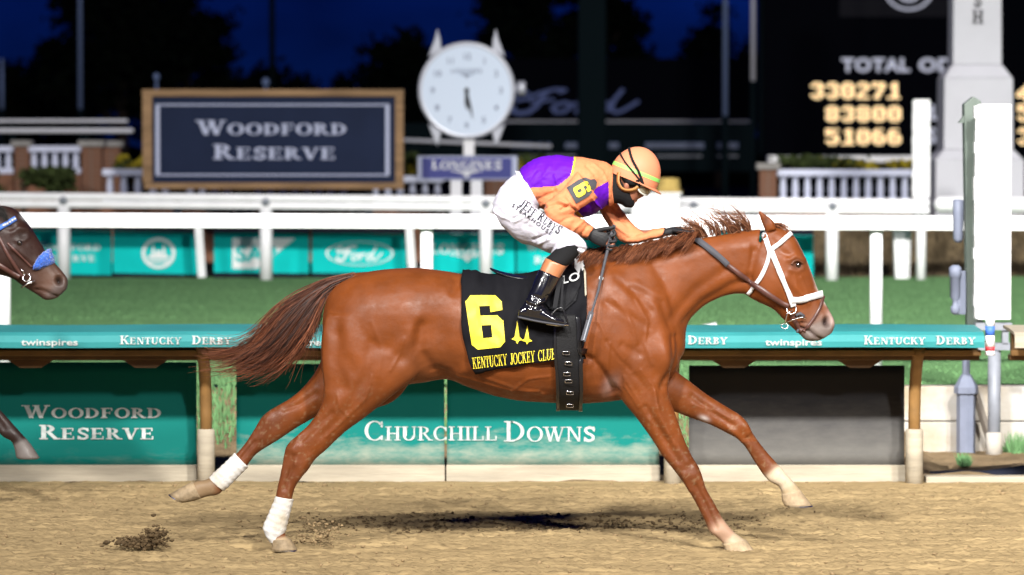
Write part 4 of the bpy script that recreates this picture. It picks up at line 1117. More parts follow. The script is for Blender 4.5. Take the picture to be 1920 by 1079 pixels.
# ================================================================== living things: loft, union, smooth, sculpt, paint
def catmull(a, k):
    """densify rows of an array with Catmull-Rom, k steps per span"""
    a = np.asarray(a, float); n = len(a); out = []
    for i in range(n - 1):
        p0 = a[max(i - 1, 0)]; p1 = a[i]; p2 = a[i + 1]; p3 = a[min(i + 2, n - 1)]
        for j in range(k):
            t = j / k
            out.append(0.5 * ((2 * p1) + (-p0 + p2) * t + (2 * p0 - 5 * p1 + 4 * p2 - p3) * t * t + (-p0 + 3 * p1 - 3 * p2 + p3) * t ** 3))
    out.append(a[-1])
    return np.array(out)

def loft(mb, secs, k=4, n=20, e=2.2, xf=None):
    """secs: (ax, ay, bx, by, half_width, y) two photo pixels on the outline plus thickness across, at depth y"""
    rows = []
    for s in secs:
        ax, ay, bx, by, hw, y = s
        A = P(ax, ay, y); B = P(bx, by, y)
        rows.append(((A.x + B.x) / 2, y, (A.z + B.z) / 2, (A.x - B.x) / 2, (A.z - B.z) / 2, hw))
    rows = catmull(rows, k)
    vs = []
    for r in rows:
        for j in range(n):
            a = 2 * math.pi * j / n
            ca, sa = math.cos(a), math.sin(a)
            ca = math.copysign(abs(ca) ** (2 / e), ca); sa = math.copysign(abs(sa) ** (2 / e), sa)
            p = Vector((r[0] + r[3] * ca, r[1] + r[5] * sa, r[2] + r[4] * ca))
            vs.append(xf(p) if xf else p)
    m = len(rows); fs = []
    for i in range(m - 1):
        for j in range(n):
            fs.append((i * n + j, i * n + (j + 1) % n, (i + 1) * n + (j + 1) % n, (i + 1) * n + j))
    fs.append(tuple(range(n - 1, -1, -1))); fs.append(tuple((m - 1) * n + j for j in range(n)))
    mb.add(vs, fs)
    return mb

def union(mb, voxel, smooth=8):
    me = mb.mesh('u')
    bm = bmesh.new(); bm.from_mesh(me)
    # normals must point out of every closed shell
    bmesh.ops.recalc_face_normals(bm, faces=bm.faces); bm.to_mesh(me); bm.free()
    o = bpy.data.objects.new('u', me); C.objects.link(o)
    md = o.modifiers.new('r', 'REMESH'); md.mode = 'VOXEL'; md.voxel_size = voxel; md.adaptivity = 0
    dg = bpy.context.evaluated_depsgraph_get()
    out = bpy.data.meshes.new_from_object(o.evaluated_get(dg))
    bpy.data.objects.remove(o); bpy.data.meshes.remove(me)
    taubin(out, smooth)
    return out

def get_co(me):
    v = np.empty(len(me.vertices) * 3); me.vertices.foreach_get('co', v); return v.reshape(-1, 3)
def set_co(me, v):
    me.vertices.foreach_set('co', np.ascontiguousarray(v, dtype=np.float64).ravel()); me.update()
def get_no(me):
    v = np.empty(len(me.vertices) * 3, dtype=np.float32); me.vertex_normals.foreach_get('vector', v); return v.reshape(-1, 3).astype(float)

def taubin(me, it, lam=0.55, mu=-0.57):
    v = get_co(me)
    e = np.empty(len(me.edges) * 2, dtype=np.int32); me.edges.foreach_get('vertices', e); e = e.reshape(-1, 2)
    deg = np.bincount(e.ravel(), minlength=len(v)).astype(float)[:, None]
    for k in range(it * 2):
        s = np.stack([np.bincount(e[:, 0], v[e[:, 1], c], len(v)) + np.bincount(e[:, 1], v[e[:, 0], c], len(v)) for c in range(3)], 1)
        v = v + (lam if k % 2 == 0 else mu) * (s / np.maximum(deg, 1) - v)
    set_co(me, v)

def relax(me, it, mask=None, lam=0.5):
    v = get_co(me)
    e = np.empty(len(me.edges) * 2, dtype=np.int32); me.edges.foreach_get('vertices', e); e = e.reshape(-1, 2)
    deg = np.bincount(e.ravel(), minlength=len(v)).astype(float)[:, None]
    mk = 1.0 if mask is None else mask[:, None]
    for k in range(it):
        s = np.stack([np.bincount(e[:, 0], v[e[:, 1], c], len(v)) + np.bincount(e[:, 1], v[e[:, 0], c], len(v)) for c in range(3)], 1)
        v = v + lam * mk * (s / np.maximum(deg, 1) - v)
    set_co(me, v)

def seg_dist(x, y, pts):
    d = np.full(x.shape, 1e9)
    for (x0, y0), (x1, y1) in zip(pts, pts[1:]):
        dx, dy = x1 - x0, y1 - y0; L = dx * dx + dy * dy or 1
        t = np.clip(((x - x0) * dx + (y - y0) * dy) / L, 0, 1)
        d = np.minimum(d, np.hypot(x - x0 - t * dx, y - y0 - t * dy))
    return d
def ell(x, y, cx, cy, rx, ry, ang=0):
    a = R(ang); dx = x - cx; dy = y - cy
    u = dx * math.cos(a) + dy * math.sin(a); w = -dx * math.sin(a) + dy * math.cos(a)
    return np.exp(-((u / rx) ** 2 + (w / ry) ** 2))

TRUNK = [(606, 585, 606, 640, .07, 0), (618, 548, 614, 668, .13, 0), (645, 525, 640, 690, .19, 0), (690, 510, 690, 712, .245, 0), (740, 504, 740, 722, .265, 0), (790, 503, 790, 718, .262, 0),
         (840, 509, 838, 712, .252, 0), (890, 518, 880, 727, .265, 0), (950, 523, 950, 748, .285, 0), (1010, 516, 1020, 755, .29, 0), (1070, 496, 1080, 757, .28, 0), (1120, 482, 1140, 754, .255, 0),
         (1170, 479, 1190, 745, .22, 0), (1215, 480, 1232, 725, .185, 0), (1245, 510, 1260, 705, .15, 0), (1266, 575, 1274, 684, .09, 0)]
NECK = [(1120, 486, 1225, 705, .165, 0), (1180, 478, 1280, 668, .14, 0), (1232, 466, 1288, 612, .112, 0), (1290, 451, 1312, 581, .092, 0), (1340, 442, 1345, 561, .08, 0), (1390, 434, 1376, 552, .075, 0), (1426, 430, 1402, 552, .07, 0)]
HEAD = [(1438, 426, 1392, 545, .07, 0), (1464, 428, 1404, 557, .085, 0), (1487, 441, 1420, 566, .094, 0), (1502, 466, 1436, 573, .096, 0), (1514, 492, 1452, 582, .084, 0), (1524, 518, 1466, 596, .068, 0),
        (1533, 542, 1478, 608, .056, 0), (1544, 563, 1490, 619, .050, 0), (1555, 582, 1500, 628, .050, 0), (1563, 598, 1509, 637, .052, 0), (1565, 610, 1520, 640, .046, 0), (1560, 624, 1536, 639, .032, 0)]
NH, FH, NF, FF = -.15, .14, -.12, .12
HIND_N = [(610, 585, 800, 620, .10, -.13), (602, 640, 800, 670, .115, -.14), (603, 690, 782, 705, .11, NH), (607, 728, 742, 738, .095, NH), (600, 764, 696, 774, .08, NH), (580, 795, 648, 810, .062, NH), (557, 817, 614, 842, .051, NH), (540, 832, 591, 862, .046, NH),
          (533, 852, 579, 880, .042, NH), (529, 877, 566, 895, .036, NH), (522, 906, 553, 915, .031, NH), (515, 938, 546, 943, .029, NH), (505, 966, 539, 971, .031, NH), (496, 990, 533, 995, .036, NH), (503, 1006, 538, 1006, .033, NH), (511, 1018, 546, 1015, .042, NH), (511, 1032, 556, 1031, .050, NH)]
HIND_F = [(620, 620, 790, 680, .10, .12), (602, 672, 740, 752, .09, FH), (588, 702, 650, 775, .085, FH), (560, 734, 604, 778, .07, FH), (532, 754, 572, 793, .058, FH), (508, 768, 547, 808, .050, FH), (490, 783, 521, 826, .044, FH), (477, 805, 498, 840, .038, FH), (461, 830, 479, 853, .032, FH),
          (443, 851, 463, 874, .030, FH), (420, 872, 443, 894, .030, FH), (400, 891, 424, 913, .033, FH), (386, 900, 410, 927, .037, FH), (368, 903, 388, 932, .034, FH), (347, 912, 362, 939, .041, FH), (320, 929, 330, 938, .044, FH)]
FORE_N = [(1110, 590, 1262, 600, .07, -.10), (1122, 650, 1268, 655, .09, -.12), (1142, 704, 1258, 698, .09, NF), (1164, 748, 1253, 734, .08, NF), (1190, 780, 1265, 772, .067, NF), (1218, 818, 1278, 809, .054, NF), (1243, 856, 1294, 850, .046, NF), (1262, 880, 1309, 874, .044, NF),
          (1275, 897, 1316, 893, .044, NF), (1290, 919, 1323, 914, .036, NF), (1306, 946, 1338, 941, .029, NF), (1320, 975, 1356, 973, .029, NF), (1330, 997, 1372, 993, .036, NF), (1346, 1010, 1388, 1007, .033, NF), (1358, 1023, 1402, 1017, .042, NF), (1362, 1037, 1414, 1034, .051, NF)]
FORE_F = [(1255, 668, 1195, 740, .075, .10), (1268, 695, 1225, 762, .08, FF), (1291, 713, 1258, 770, .068, FF), (1324, 738, 1298, 785, .055, FF), (1354, 757, 1330, 796, .048, FF), (1384, 776, 1362, 812, .045, FF), (1402, 794, 1383, 824, .045, FF), (1413, 815, 1397, 838, .036, FF),
          (1433, 842, 1412, 862, .029, FF), (1455, 867, 1430, 889, .029, FF), (1475, 890, 1444, 904, .036, FF), (1490, 906, 1460, 913, .033, FF), (1502, 921, 1467, 931, .041, FF), (1512, 936, 1469, 945, .048, FF), (1521, 950, 1474, 950, .049, FF)]
def EAR(s): return [(1436, 436, 1456, 430, .018, s * .048), (1430, 422, 1451, 416, .022, s * .052), (1425, 408, 1440, 406, .017, s * .055), (1422, 395, 1425, 396, .006, s * .056)]

# sculpting marks: ridges (+) and grooves (-) in metres, along photo polylines, on both sides of the horse
LINES = [([(1120, 600), (1140, 640), (1136, 690)], 2.6, .0032), ([(1140, 640), (1165, 672), (1170, 720), (1196, 760)], 2.6, .0032), ([(1200, 690), (1222, 720), (1232, 770), (1262, 830)], 2.6, .0032), ([(860, 700), (900, 712), (960, 728), (1010, 728)], 2.8, .0034), ([(960, 728), (990, 705), (1030, 700)], 2.4, .0026),
         ([(700, 700), (690, 740), (655, 775), (615, 815)], 2.6, .0032), ([(655, 775), (640, 760), (636, 735)], 2.4, .0026), ([(735, 690), (752, 660), (760, 630)], 2.6, .0028), ([(570, 800), (556, 836), (556, 866)], 5, .005), ([(536, 834), (534, 856), (531, 880)], 5, .005), ([(584, 850), (572, 872), (562, 895)], 6, .004), ([(1278, 884), (1284, 900), (1292, 916)], 5, .006), ([(1300, 872), (1310, 888), (1316, 902)], 6, .005),
         ([(1384, 782), (1396, 796), (1406, 812)], 6, .005), ([(1370, 806), (1384, 818), (1394, 832)], 5, .006), ([(505, 775), (496, 800), (488, 824)], 6, .005), ([(1300, 760), (1340, 772), (1376, 790)], 2.6, .003),
         ([(1086, 664), (1112, 672), (1132, 700), (1152, 734)], 7, -.014), ([(1154, 523), (1185, 548), (1217, 580)], 7, -.0045), ([(1183, 539), (1236, 567), (1255, 611)], 7, -.0045), ([(1190, 530), (1244, 558), (1263, 606)], 7, .003), ([(1135, 564), (1175, 588), (1211, 611)], 7, -.004), ([(1164, 643), (1195, 661)], 7, -.006),
         ([(1136, 636), (1158, 668), (1180, 690)], 4, -.004), ([(1262, 624), (1265, 680), (1248, 716)], 4, .006), ([(787, 592), (765, 630), (735, 660)], 9, .0035), ([(798, 604), (782, 642), (756, 672)], 10, -.004), ([(639, 625), (648, 660), (664, 690)], 12, -.006), ([(690, 655), (735, 640)], 12, -.003), ([(1120, 690), (1128, 740)], 6, .004), ([(1190, 700), (1212, 730), (1216, 770)], 6, -.005), ([(1225, 730), (1228, 770), (1250, 810)], 5, .005),
         ([(1100, 560), (1092, 620), (1110, 690), (1150, 740)], 15, -.012), ([(1132, 500), (1175, 560), (1225, 630), (1252, 672)], 16, .007), ([(1108, 520), (1150, 590), (1195, 650), (1222, 700)], 13, -.006),
         ([(1222, 560), (1240, 630), (1246, 690)], 13, .008), ([(1262, 630), (1256, 690), (1240, 722)], 8, -.012), ([(1285, 604), (1320, 565), (1372, 535), (1402, 522)], 9, -.009), ([(1255, 600), (1300, 545), (1360, 505)], 10, -.006),
         ([(1180, 500), (1250, 490), (1330, 470), (1400, 460)], 12, .005), ([(842, 708), (812, 690), (788, 655), (790, 610)], 13, -.016), ([(848, 706), (870, 690), (900, 680)], 10, .008), ([(636, 600), (632, 660), (645, 720)], 14, -.010),
         ([(612, 600), (612, 680), (612, 730)], 10, .006), ([(700, 640), (690, 700), (655, 760), (610, 810)], 10, -.007), ([(760, 560), (745, 640), (740, 700)], 18, -.006), ([(850, 516), (858, 530), (850, 545)], 8, -.008),
         ([(566, 822), (590, 800), (625, 770)], 6, -.007), ([(556, 850), (548, 880), (538, 912)], 3.5, -.008), ([(1208, 760), (1235, 805), (1268, 860)], 6, -.007), ([(1232, 760), (1256, 815), (1286, 860)], 6, .004), ([(1302, 906), (1320, 940), (1340, 985)], 3.5, -.008),
         ([(1300, 745), (1345, 780), (1375, 800)], 6, -.007), ([(1404, 824), (1428, 858), (1450, 890)], 3.5, -.008), ([(530, 770), (560, 760), (590, 740)], 6, -.007), ([(474, 832), (452, 860), (430, 884)], 3.5, -.008),
         ([(1150, 560), (1175, 590), (1190, 640)], 4, .003), ([(1190, 560), (1210, 600), (1205, 640), (1220, 680)], 3, .003), ([(1168, 700), (1190, 740), (1220, 790)], 3, .003), ([(900, 700), (960, 722), (1020, 735)], 4, .003), ([(700, 600), (720, 650), (712, 700)], 4, .002)]
HLINES = [([(1500, 520), (1512, 545), (1516, 570)], 2.2, .0028), ([(1488, 515), (1492, 540), (1506, 556)], 2.2, .0024), ([(1450, 500), (1462, 530), (1470, 560)], 2.4, .0022), ([(1120, 600), (1140, 640), (1136, 690)], 2.6, .0032), ([(1140, 640), (1165, 672), (1170, 720), (1196, 760)], 2.6, .0032), ([(1200, 690), (1222, 720), (1232, 770), (1262, 830)], 2.6, .0032), ([(860, 700), (900, 712), (960, 728), (1010, 728)], 2.8, .0034), ([(960, 728), (990, 705), (1030, 700)], 2.4, .0026),
         ([(700, 700), (690, 740), (655, 775), (615, 815)], 2.6, .0032), ([(655, 775), (640, 760), (636, 735)], 2.4, .0026), ([(735, 690), (752, 660), (760, 630)], 2.6, .0028), ([(570, 800), (556, 836), (556, 866)], 5, .005), ([(536, 834), (534, 856), (531, 880)], 5, .005), ([(584, 850), (572, 872), (562, 895)], 6, .004), ([(1278, 884), (1284, 900), (1292, 916)], 5, .006), ([(1300, 872), (1310, 888), (1316, 902)], 6, .005),
         ([(1384, 782), (1396, 796), (1406, 812)], 6, .005), ([(1370, 806), (1384, 818), (1394, 832)], 5, .006), ([(505, 775), (496, 800), (488, 824)], 6, .005), ([(1300, 760), (1340, 772), (1376, 790)], 2.6, .003),
         ([(1086, 664), (1112, 672), (1132, 700), (1152, 734)], 7, -.014), ([(1154, 523), (1185, 548), (1217, 580)], 7, -.0045), ([(1183, 539), (1236, 567), (1255, 611)], 7, -.0045), ([(1190, 530), (1244, 558), (1263, 606)], 7, .003), ([(1135, 564), (1175, 588), (1211, 611)], 7, -.004), ([(1164, 643), (1195, 661)], 7, -.006),
         ([(1136, 636), (1158, 668), (1180, 690)], 4, -.004), ([(1262, 624), (1265, 680), (1248, 716)], 4, .006), ([(787, 592), (765, 630), (735, 660)], 9, .0035), ([(798, 604), (782, 642), (756, 672)], 10, -.004), ([(639, 625), (648, 660), (664, 690)], 12, -.006), ([(690, 655), (735, 640)], 12, -.003), ([(1120, 690), (1128, 740)], 6, .004), ([(1190, 700), (1212, 730), (1216, 770)], 6, -.005), ([(1225, 730), (1228, 770), (1250, 810)], 5, .005),
         ([(1412, 470), (1402, 510), (1408, 548)], 7, -.010), ([(1428, 500), (1425, 535), (1440, 560)], 12, .008), ([(1472, 520), (1495, 545), (1512, 566)], 6, .006), ([(1466, 530), (1486, 556), (1500, 580)], 7, -.005), ([(1476, 486), (1490, 480), (1506, 488)], 5, .010),
          ([(1480, 506), (1494, 509), (1504, 503)], 4, .005), ([(1526, 540), (1540, 572), (1548, 590)], 6, -.004), ([(1496, 613), (1512, 618), (1530, 632), (1540, 637)], 2.6, -.010), ([(1504, 609), (1524, 616), (1543, 630)], 4, .004), ([(1446, 450), (1462, 470), (1478, 480)], 7, -.008),
          ([(1540, 600), (1544, 592), (1554, 592), (1560, 602), (1556, 614), (1545, 614), (1540, 604)], 3.5, .006)]
HBLOBS = [(1494, 496, 7, 6, -.006), (1550, 604, 8, 9, -.045), (1440, 530, 26, 26, .006), (1518, 632, 10, 7, .006), (1552, 622, 9, 9, .003)]
BLOBS = [(1180, 655, 40, 55, .014), (1245, 668, 26, 26, .008), (760, 685, 30, 34, .010), (660, 610, 36, 60, .010), (745, 560, 50, 40, .008), (820, 620, 26, 40, -.016), (835, 545, 18, 18, .006), (1215, 770, 22, 40, .006), (670, 745, 30, 26, .007),
         (1160, 560, 30, 44, .005), (950, 690, 60, 30, .005), (1060, 720, 50, 26, .006), (548, 838, 8, 8, .006), (1294, 886, 12, 10, .004), (1394, 800, 10, 10, .004), (500, 790, 10, 10, .005)]

POLL = P(1420, 470, 0)
def horse_mesh(head_rot=0.0, voxel=0.0085, seed=1):
    ca, sa = math.cos(head_rot), math.sin(head_rot)
    def hx(p):
        dx, dz = p.x - POLL.x, p.z - POLL.z
        return Vector((POLL.x + dx * ca - dz * sa, p.y, POLL.z + dx * sa + dz * ca))
    mb = MB()
    loft(mb, TRUNK, 4, 32); loft(mb, NECK, 5, 28)
    loft(mb, HEAD, 4, 28, 2.35, hx)
    for s in (HIND_N, HIND_F, FORE_N, FORE_F): loft(mb, s, 5, 20)
    # mirror masses of the far thigh and far shoulder so both sides are full
    loft(mb, [(x0, y0, x1, y1, hw, -y) for (x0, y0, x1, y1, hw, y) in HIND_N[:4]], 4, 18)
    loft(mb, [(x0, y0, x1, y1, hw, -y) for (x0, y0, x1, y1, hw, y) in FORE_N[:3]], 4, 18)
    loft(mb, EAR(-1), 5, 14, 2, hx); loft(mb, EAR(1), 5, 14, 2, hx)
    me = union(mb, voxel, 3)
    v = get_co(me)
    # unrotated photo coordinates for the head marks
    qx = POLL.x + (v[:, 0] - POLL.x) * ca + (v[:, 2] - POLL.z) * sa; qz = POLL.z - (v[:, 0] - POLL.x) * sa + (v[:, 2] - POLL.z) * ca
    bx, by = W2P(v[:, 0], v[:, 1] * 0, v[:, 2]); hx_, hy_ = W2P(qx, v[:, 1] * 0, qz)
    legs = np.clip((by - 770) / 30, 0, 1)
    # blend the muscled joints a little more than the legs and head
    body = np.clip((1405 - bx) / 30, 0, 1) * (1 - legs)
    relax(me, 14, body)
    v = get_co(me); no = get_no(me)
    bx, by = W2P(v[:, 0], v[:, 1] * 0, v[:, 2])
    d = np.zeros(len(v))
    isb = np.clip((1415 - hx_) / 12, 0, 1)
    for pts, w, a in LINES: d += a * np.exp(-(seg_dist(bx, by, pts) / w) ** 2) * isb
    for cx, cy, rx, ry, a in BLOBS: d += a * ell(bx, by, cx, cy, rx, ry) * isb
    # leg marks belong to their own leg only: far legs keep a lighter touch
    side = np.clip(np.abs(no[:, 1]) * 1.6, 0, 1)
    d *= side * 1.25
    e = np.zeros(len(v))
    ish = np.clip((hx_ - 1396) / 12, 0, 1)
    for pts, w, a in HLINES: e += a * np.exp(-(seg_dist(hx_, hy_, pts) / w) ** 2) * ish
    for cx, cy, rx, ry, a in HBLOBS: e += a * ell(hx_, hy_, cx, cy, rx, ry) * ish
    d += e * np.clip(np.abs(no[:, 1]) * 1.8, 0, 1)
    # subtle uneven muscle and skin
    d += 0.0022 * fbm(bx / 34 + 3 * seed, by / 34 + v[:, 1] * 9, 3) * (1 - 0.6 * ish)
    # inside of the ear
    ear = ell(hx_, hy_, 1436, 414, 7, 13, 20) * np.clip(-no[:, 1] * np.sign(v[:, 1]) * -1, 0, 1)
    d -= 0.010 * ear
    v = v + no * d[:, None]
    set_co(me, v); taubin(me, 1)
    # colour in the hair itself
    col = np.zeros((len(v), 4)); col[:, 3] = 1
    return me, (hx_, hy_, bx, by, v)

def paint(me, base, marks):
    n = len(me.vertices)
    c = np.tile(np.array([*base, 1.0]), (n, 1))
    for w, colr in marks:
        w = np.clip(w, 0, 1)[:, None]; c[:, :3] = c[:, :3] * (1 - w) + np.array(colr) * w
    at = me.color_attributes.new('coat', 'FLOAT_COLOR', 'POINT')
    at.data.foreach_set('color', c.ravel())

def coat_mat(name, rough=0.44, spec=0.24, sheen=0.0):
    m = bpy.data.materials.new(name); m.use_nodes = True
    n = m.node_tree.nodes; l = m.node_tree.links; b = n['Principled BSDF']
    at = n.new('ShaderNodeAttribute'); at.attribute_name = 'coat'
    t = n.new('ShaderNodeTexCoord'); nz = n.new('ShaderNodeTexNoise'); nz.inputs['Scale'].default_value = 7; nz.inputs['Detail'].default_value = 6
    l.new(t.outputs['Object'], nz.inputs['Vector'])
    mr = n.new('ShaderNodeMapRange'); mr.inputs['From Min'].default_value = 0.3; mr.inputs['From Max'].default_value = 0.7; mr.inputs['To Min'].default_value = 0.80; mr.inputs['To Max'].default_value = 1.15
    l.new(nz.outputs['Fac'], mr.inputs['Value'])
    vm = n.new('ShaderNodeVectorMath'); vm.operation = 'SCALE'; l.new(at.outputs['Color'], vm.inputs[0]); l.new(mr.outputs[0], vm.inputs['Scale'])
    l.new(vm.outputs[0], b.inputs['Base Color'])
    b.inputs['Roughness'].default_value = rough; b.inputs['Specular IOR Level'].default_value = spec; b.inputs['Sheen Weight'].default_value = sheen
    b.inputs['Sheen Roughness'].default_value = 0.4
    n4 = n.new('ShaderNodeTexNoise'); n4.inputs['Scale'].default_value = 18; n4.inputs['Detail'].default_value = 7; n4.inputs['Roughness'].default_value = 0.7; l.new(t.outputs['Object'], n4.inputs['Vector'])
    r4 = n.new('ShaderNodeMapRange'); r4.inputs['From Min'].default_value = 0.3; r4.inputs['From Max'].default_value = 0.7; r4.inputs['To Min'].default_value = rough - 0.12; r4.inputs['To Max'].default_value = rough + 0.22
    l.new(n4.outputs['Fac'], r4.inputs['Value']); l.new(r4.outputs[0], b.inputs['Roughness'])
    # short hair, lying back along the body
    mp_ = n.new('ShaderNodeMapping'); mp_.inputs['Scale'].default_value = (40, 160, 160); l.new(t.outputs['Object'], mp_.inputs[0])
    n2 = n.new('ShaderNodeTexNoise'); n2.inputs['Scale'].default_value = 2.5; n2.inputs['Detail'].default_value = 3; l.new(mp_.outputs[0], n2.inputs['Vector'])
    n3 = n.new('ShaderNodeTexNoise'); n3.inputs['Scale'].default_value = 24; n3.inputs['Detail'].default_value = 8; n3.inputs['Roughness'].default_value = 0.65; l.new(t.outputs['Object'], n3.inputs['Vector'])
    ad = n.new('ShaderNodeMath'); ad.operation = 'MULTIPLY_ADD'; l.new(n2.outputs['Fac'], ad.inputs[0]); ad.inputs[1].default_value = 0.22; l.new(n3.outputs['Fac'], ad.inputs[2])
    bp = n.new('ShaderNodeBump'); bp.inputs['Strength'].default_value = 0.34; bp.inputs['Distance'].default_value = 0.006
    l.new(ad.outputs[0], bp.inputs['Height']); l.new(bp.outputs[0], b.inputs['Normal'])
    return m
M['chestnut'] = coat_mat('chestnut_coat'); M['bay'] = coat_mat('dark_bay_coat', 0.42, 0.25, 0.0)
def hair_mat(name, c0, c1):
    m = mat(name, c0, 0.5, 0.4, col2=c1, vscale=30, vstretch=(1, 1, 1)); return m
M['mane_hair'] = hair_mat('mane_hair', (0.22, 0.066, 0.026), (0.075, 0.022, 0.010))
M['tail_hair'] = hair_mat('tail_hair', (0.20, 0.068, 0.032), (0.045, 0.014, 0.008))
M['strand'] = coat_mat('hair_strands', 0.5, 0.25, 0.0)
GINGER = ((0.070, 0.018, 0.007), (0.34, 0.125, 0.055)); FLAX = ((0.11, 0.032, 0.013), (0.42, 0.20, 0.11)); TAILC = ((0.055, 0.015, 0.007), (0.30, 0.105, 0.050))
M['dark_tail'] = hair_mat('dark_tail_hair', (0.045, 0.016, 0.010), (0.018, 0.008, 0.006))
M['black_hair'] = hair_mat('black_hair', (0.02, 0.016, 0.014), (0.008, 0.007, 0.006))
M['eye'] = mat('eye_dark', (0.012, 0.007, 0.005), 0.05, 0.8, coat=1.0)
M['white_leather'] = mat('white_leather', (0.62, 0.62, 0.63), 0.5, 0.2)
M['brown_leather'] = mat('brown_leather', (0.085, 0.035, 0.028), 0.4, 0.5, var=0.2, vscale=20)
M['rubber'] = mat('rubber_grip', (0.06, 0.06, 0.07), 0.7, 0.3, bump=0.4, bscale=160, bdist=0.003)
M['metal'] = mat('bit_metal', (0.7, 0.7, 0.72), 0.2, 0.6, metal=1.0)
M['dull_leather'] = mat('dull_black_leather', (0.007, 0.007, 0.009), 0.6, 0.12, bump=0.2, bscale=40)
M['black_leather'] = mat('black_leather', (0.008, 0.008, 0.010), 0.28, 0.5, coat=0.25, bump=0.12, bscale=40)
M['black_cloth'] = mat('black_cloth', (0.006, 0.006, 0.008), 0.8, 0.12, bump=0.6, bscale=9, bdist=0.01)
M['black_web'] = mat('black_webbing', (0.008, 0.008, 0.009), 0.6, 0.2, bump=0.4, bscale=110, bdist=0.004)
M['yellow'] = mat('yellow_print', (0.80, 0.66, 0.05), 0.5, 0.3, var=0.08, vscale=8)
M['bandage'] = mat('white_bandage', (0.58, 0.58, 0.58), 0.9, 0.1, col2=(0.40, 0.35, 0.27), vscale=7, bump=0.8, bscale=60, bdist=0.006)
M['blue_fleece'] = mat('blue_fleece', (0.03, 0.12, 0.55), 0.95, 0.1, var=0.35, vscale=40, bump=1.0, bscale=90, bdist=0.02, sheen=0.5)

def hair(name, guides, n, rad, m, parent, seed, jit, yj, lr=(0.6, 1.0), y0=0.0, clump=0, kind=None, surf=None, wave=0.0, cols=None):
    """guides: list of photo polylines (px, py, y) ordered across; strands interpolate between neighbours"""
    r2 = np.random.default_rng(seed)
    g = [catmull([(P(a, b, c).x, c, P(a, b, c).z) for (a, b, c) in q], 6) for q in guides]
    L = min(len(q) for q in g)
    idx = [np.linspace(0, len(q) - 1, L) for q in g]
    g = np.array([[[np.interp(t, range(len(q)), q[:, k]) for k in range(3)] for t in ix] for q, ix in zip(g, idx)])
    V = []; F = []; K = []
    nseg = 12
    cl = r2.uniform(0, len(g) - 1, max(1, clump))
    cj = r2.normal(0, 1, (max(1, clump), 3))
    base = 0
    for i in range(n):
        if clump:
            ci = r2.integers(0, clump); u = np.clip(cl[ci] + r2.normal(0, 0.05), 0, len(g) - 1.0001); ofs = cj[ci] * np.array([jit, yj, jit]) + r2.normal(0, 1, 3) * np.array([jit, yj, jit]) * 0.28
        else:
            u = r2.uniform(0, len(g) - 1.0001); ofs = r2.normal(0, 1, 3) * np.array([jit, yj, jit])
        a = int(u); fr = u - a
        p = g[a] * (1 - fr) + g[min(a + 1, len(g) - 1)] * fr
        l = r2.uniform(*lr); t = np.linspace(0, l * (L - 1), nseg)
        p = np.stack([np.interp(t, range(L), p[:, k]) for k in range(3)], 1)
        s = np.linspace(0, 1, nseg)[:, None]
        p = p + ofs * s ** 1.3 + r2.normal(0, 1, 3) * np.array([0.004, 0.012, 0.004])
        if wave:
            ph = r2.uniform(0, 6.28, 2); p[:, 0] += wave * np.sin(s[:, 0] * 7 + ph[0]) * s[:, 0]; p[:, 2] += wave * np.sin(s[:, 0] * 8 + ph[1]) * s[:, 0]
        tg = np.gradient(p, axis=0); tg /= np.linalg.norm(tg, axis=1)[:, None] + 1e-9
        sd = np.cross(tg, [0, 1, 0]); sd /= np.linalg.norm(sd, axis=1)[:, None] + 1e-9
        up = np.cross(sd, tg)
        rr_ = rad * r2.uniform(0.6, 1.3) * (1 - 0.85 * s ** 1.5)
        ring = [p + (sd * math.cos(k * 2.094) + up * math.sin(k * 2.094)) * rr_ for k in range(3)]
        V.append(np.stack(ring, 1).reshape(-1, 3))
        if cols:
            q = r2.random() ** 1.4; c_ = np.array(cols[0]) * (1 - q) + np.array(cols[1]) * q; c_ = c_[None] * (0.75 + 0.6 * s ** 2); K.append(np.repeat(np.concatenate([c_, np.ones((nseg, 1))], 1), 3, 0))
        for j in range(nseg - 1):
            for k in range(3):
                F.append((base + j * 3 + k, base + j * 3 + (k + 1) % 3, base + (j + 1) * 3 + (k + 1) % 3, base + (j + 1) * 3 + k))
        base += nseg * 3
    o = make_obj(name, np_mesh(name, np.concatenate(V), np.array(F)), m, parent, True)
    if cols:
        at = o.data.color_attributes.new('coat', 'FLOAT_COLOR', 'POINT'); at.data.foreach_set('color', np.concatenate(K).ravel())
    if kind: o['kind'] = kind
    return o

class Skin:
    """ray casts against a finished body, to lay straps, cloths and print on it"""
    def __init__(s, me, off=(0, 0, 0)):
        v = get_co(me) + np.array(off)
        s.t = BVHTree.FromPolygons([tuple(p) for p in v], [tuple(p.vertices) for p in me.polygons])
    def side(s, x, z, near=True, lift=0.004, fall=None):
        o = Vector((x, -4 if near else 6, z)); h, nn, i, dd = s.t.ray_cast(o, Vector((0, 1 if near else -1, 0)))
        if h is None:
            h, nn, i, dd = s.t.find_nearest(Vector((x, fall if fall is not None else 0, z)))
            d = Vector((x, 0, z)) - Vector((h.x, 0, h.z))
            h = Vector((x, h.y, z)); nn = nn if nn.length else Vector((0, -1, 0))
            return h + nn * lift
        if nn.y * (1 if near else -1) > 0: nn = -nn
        return h + nn * lift

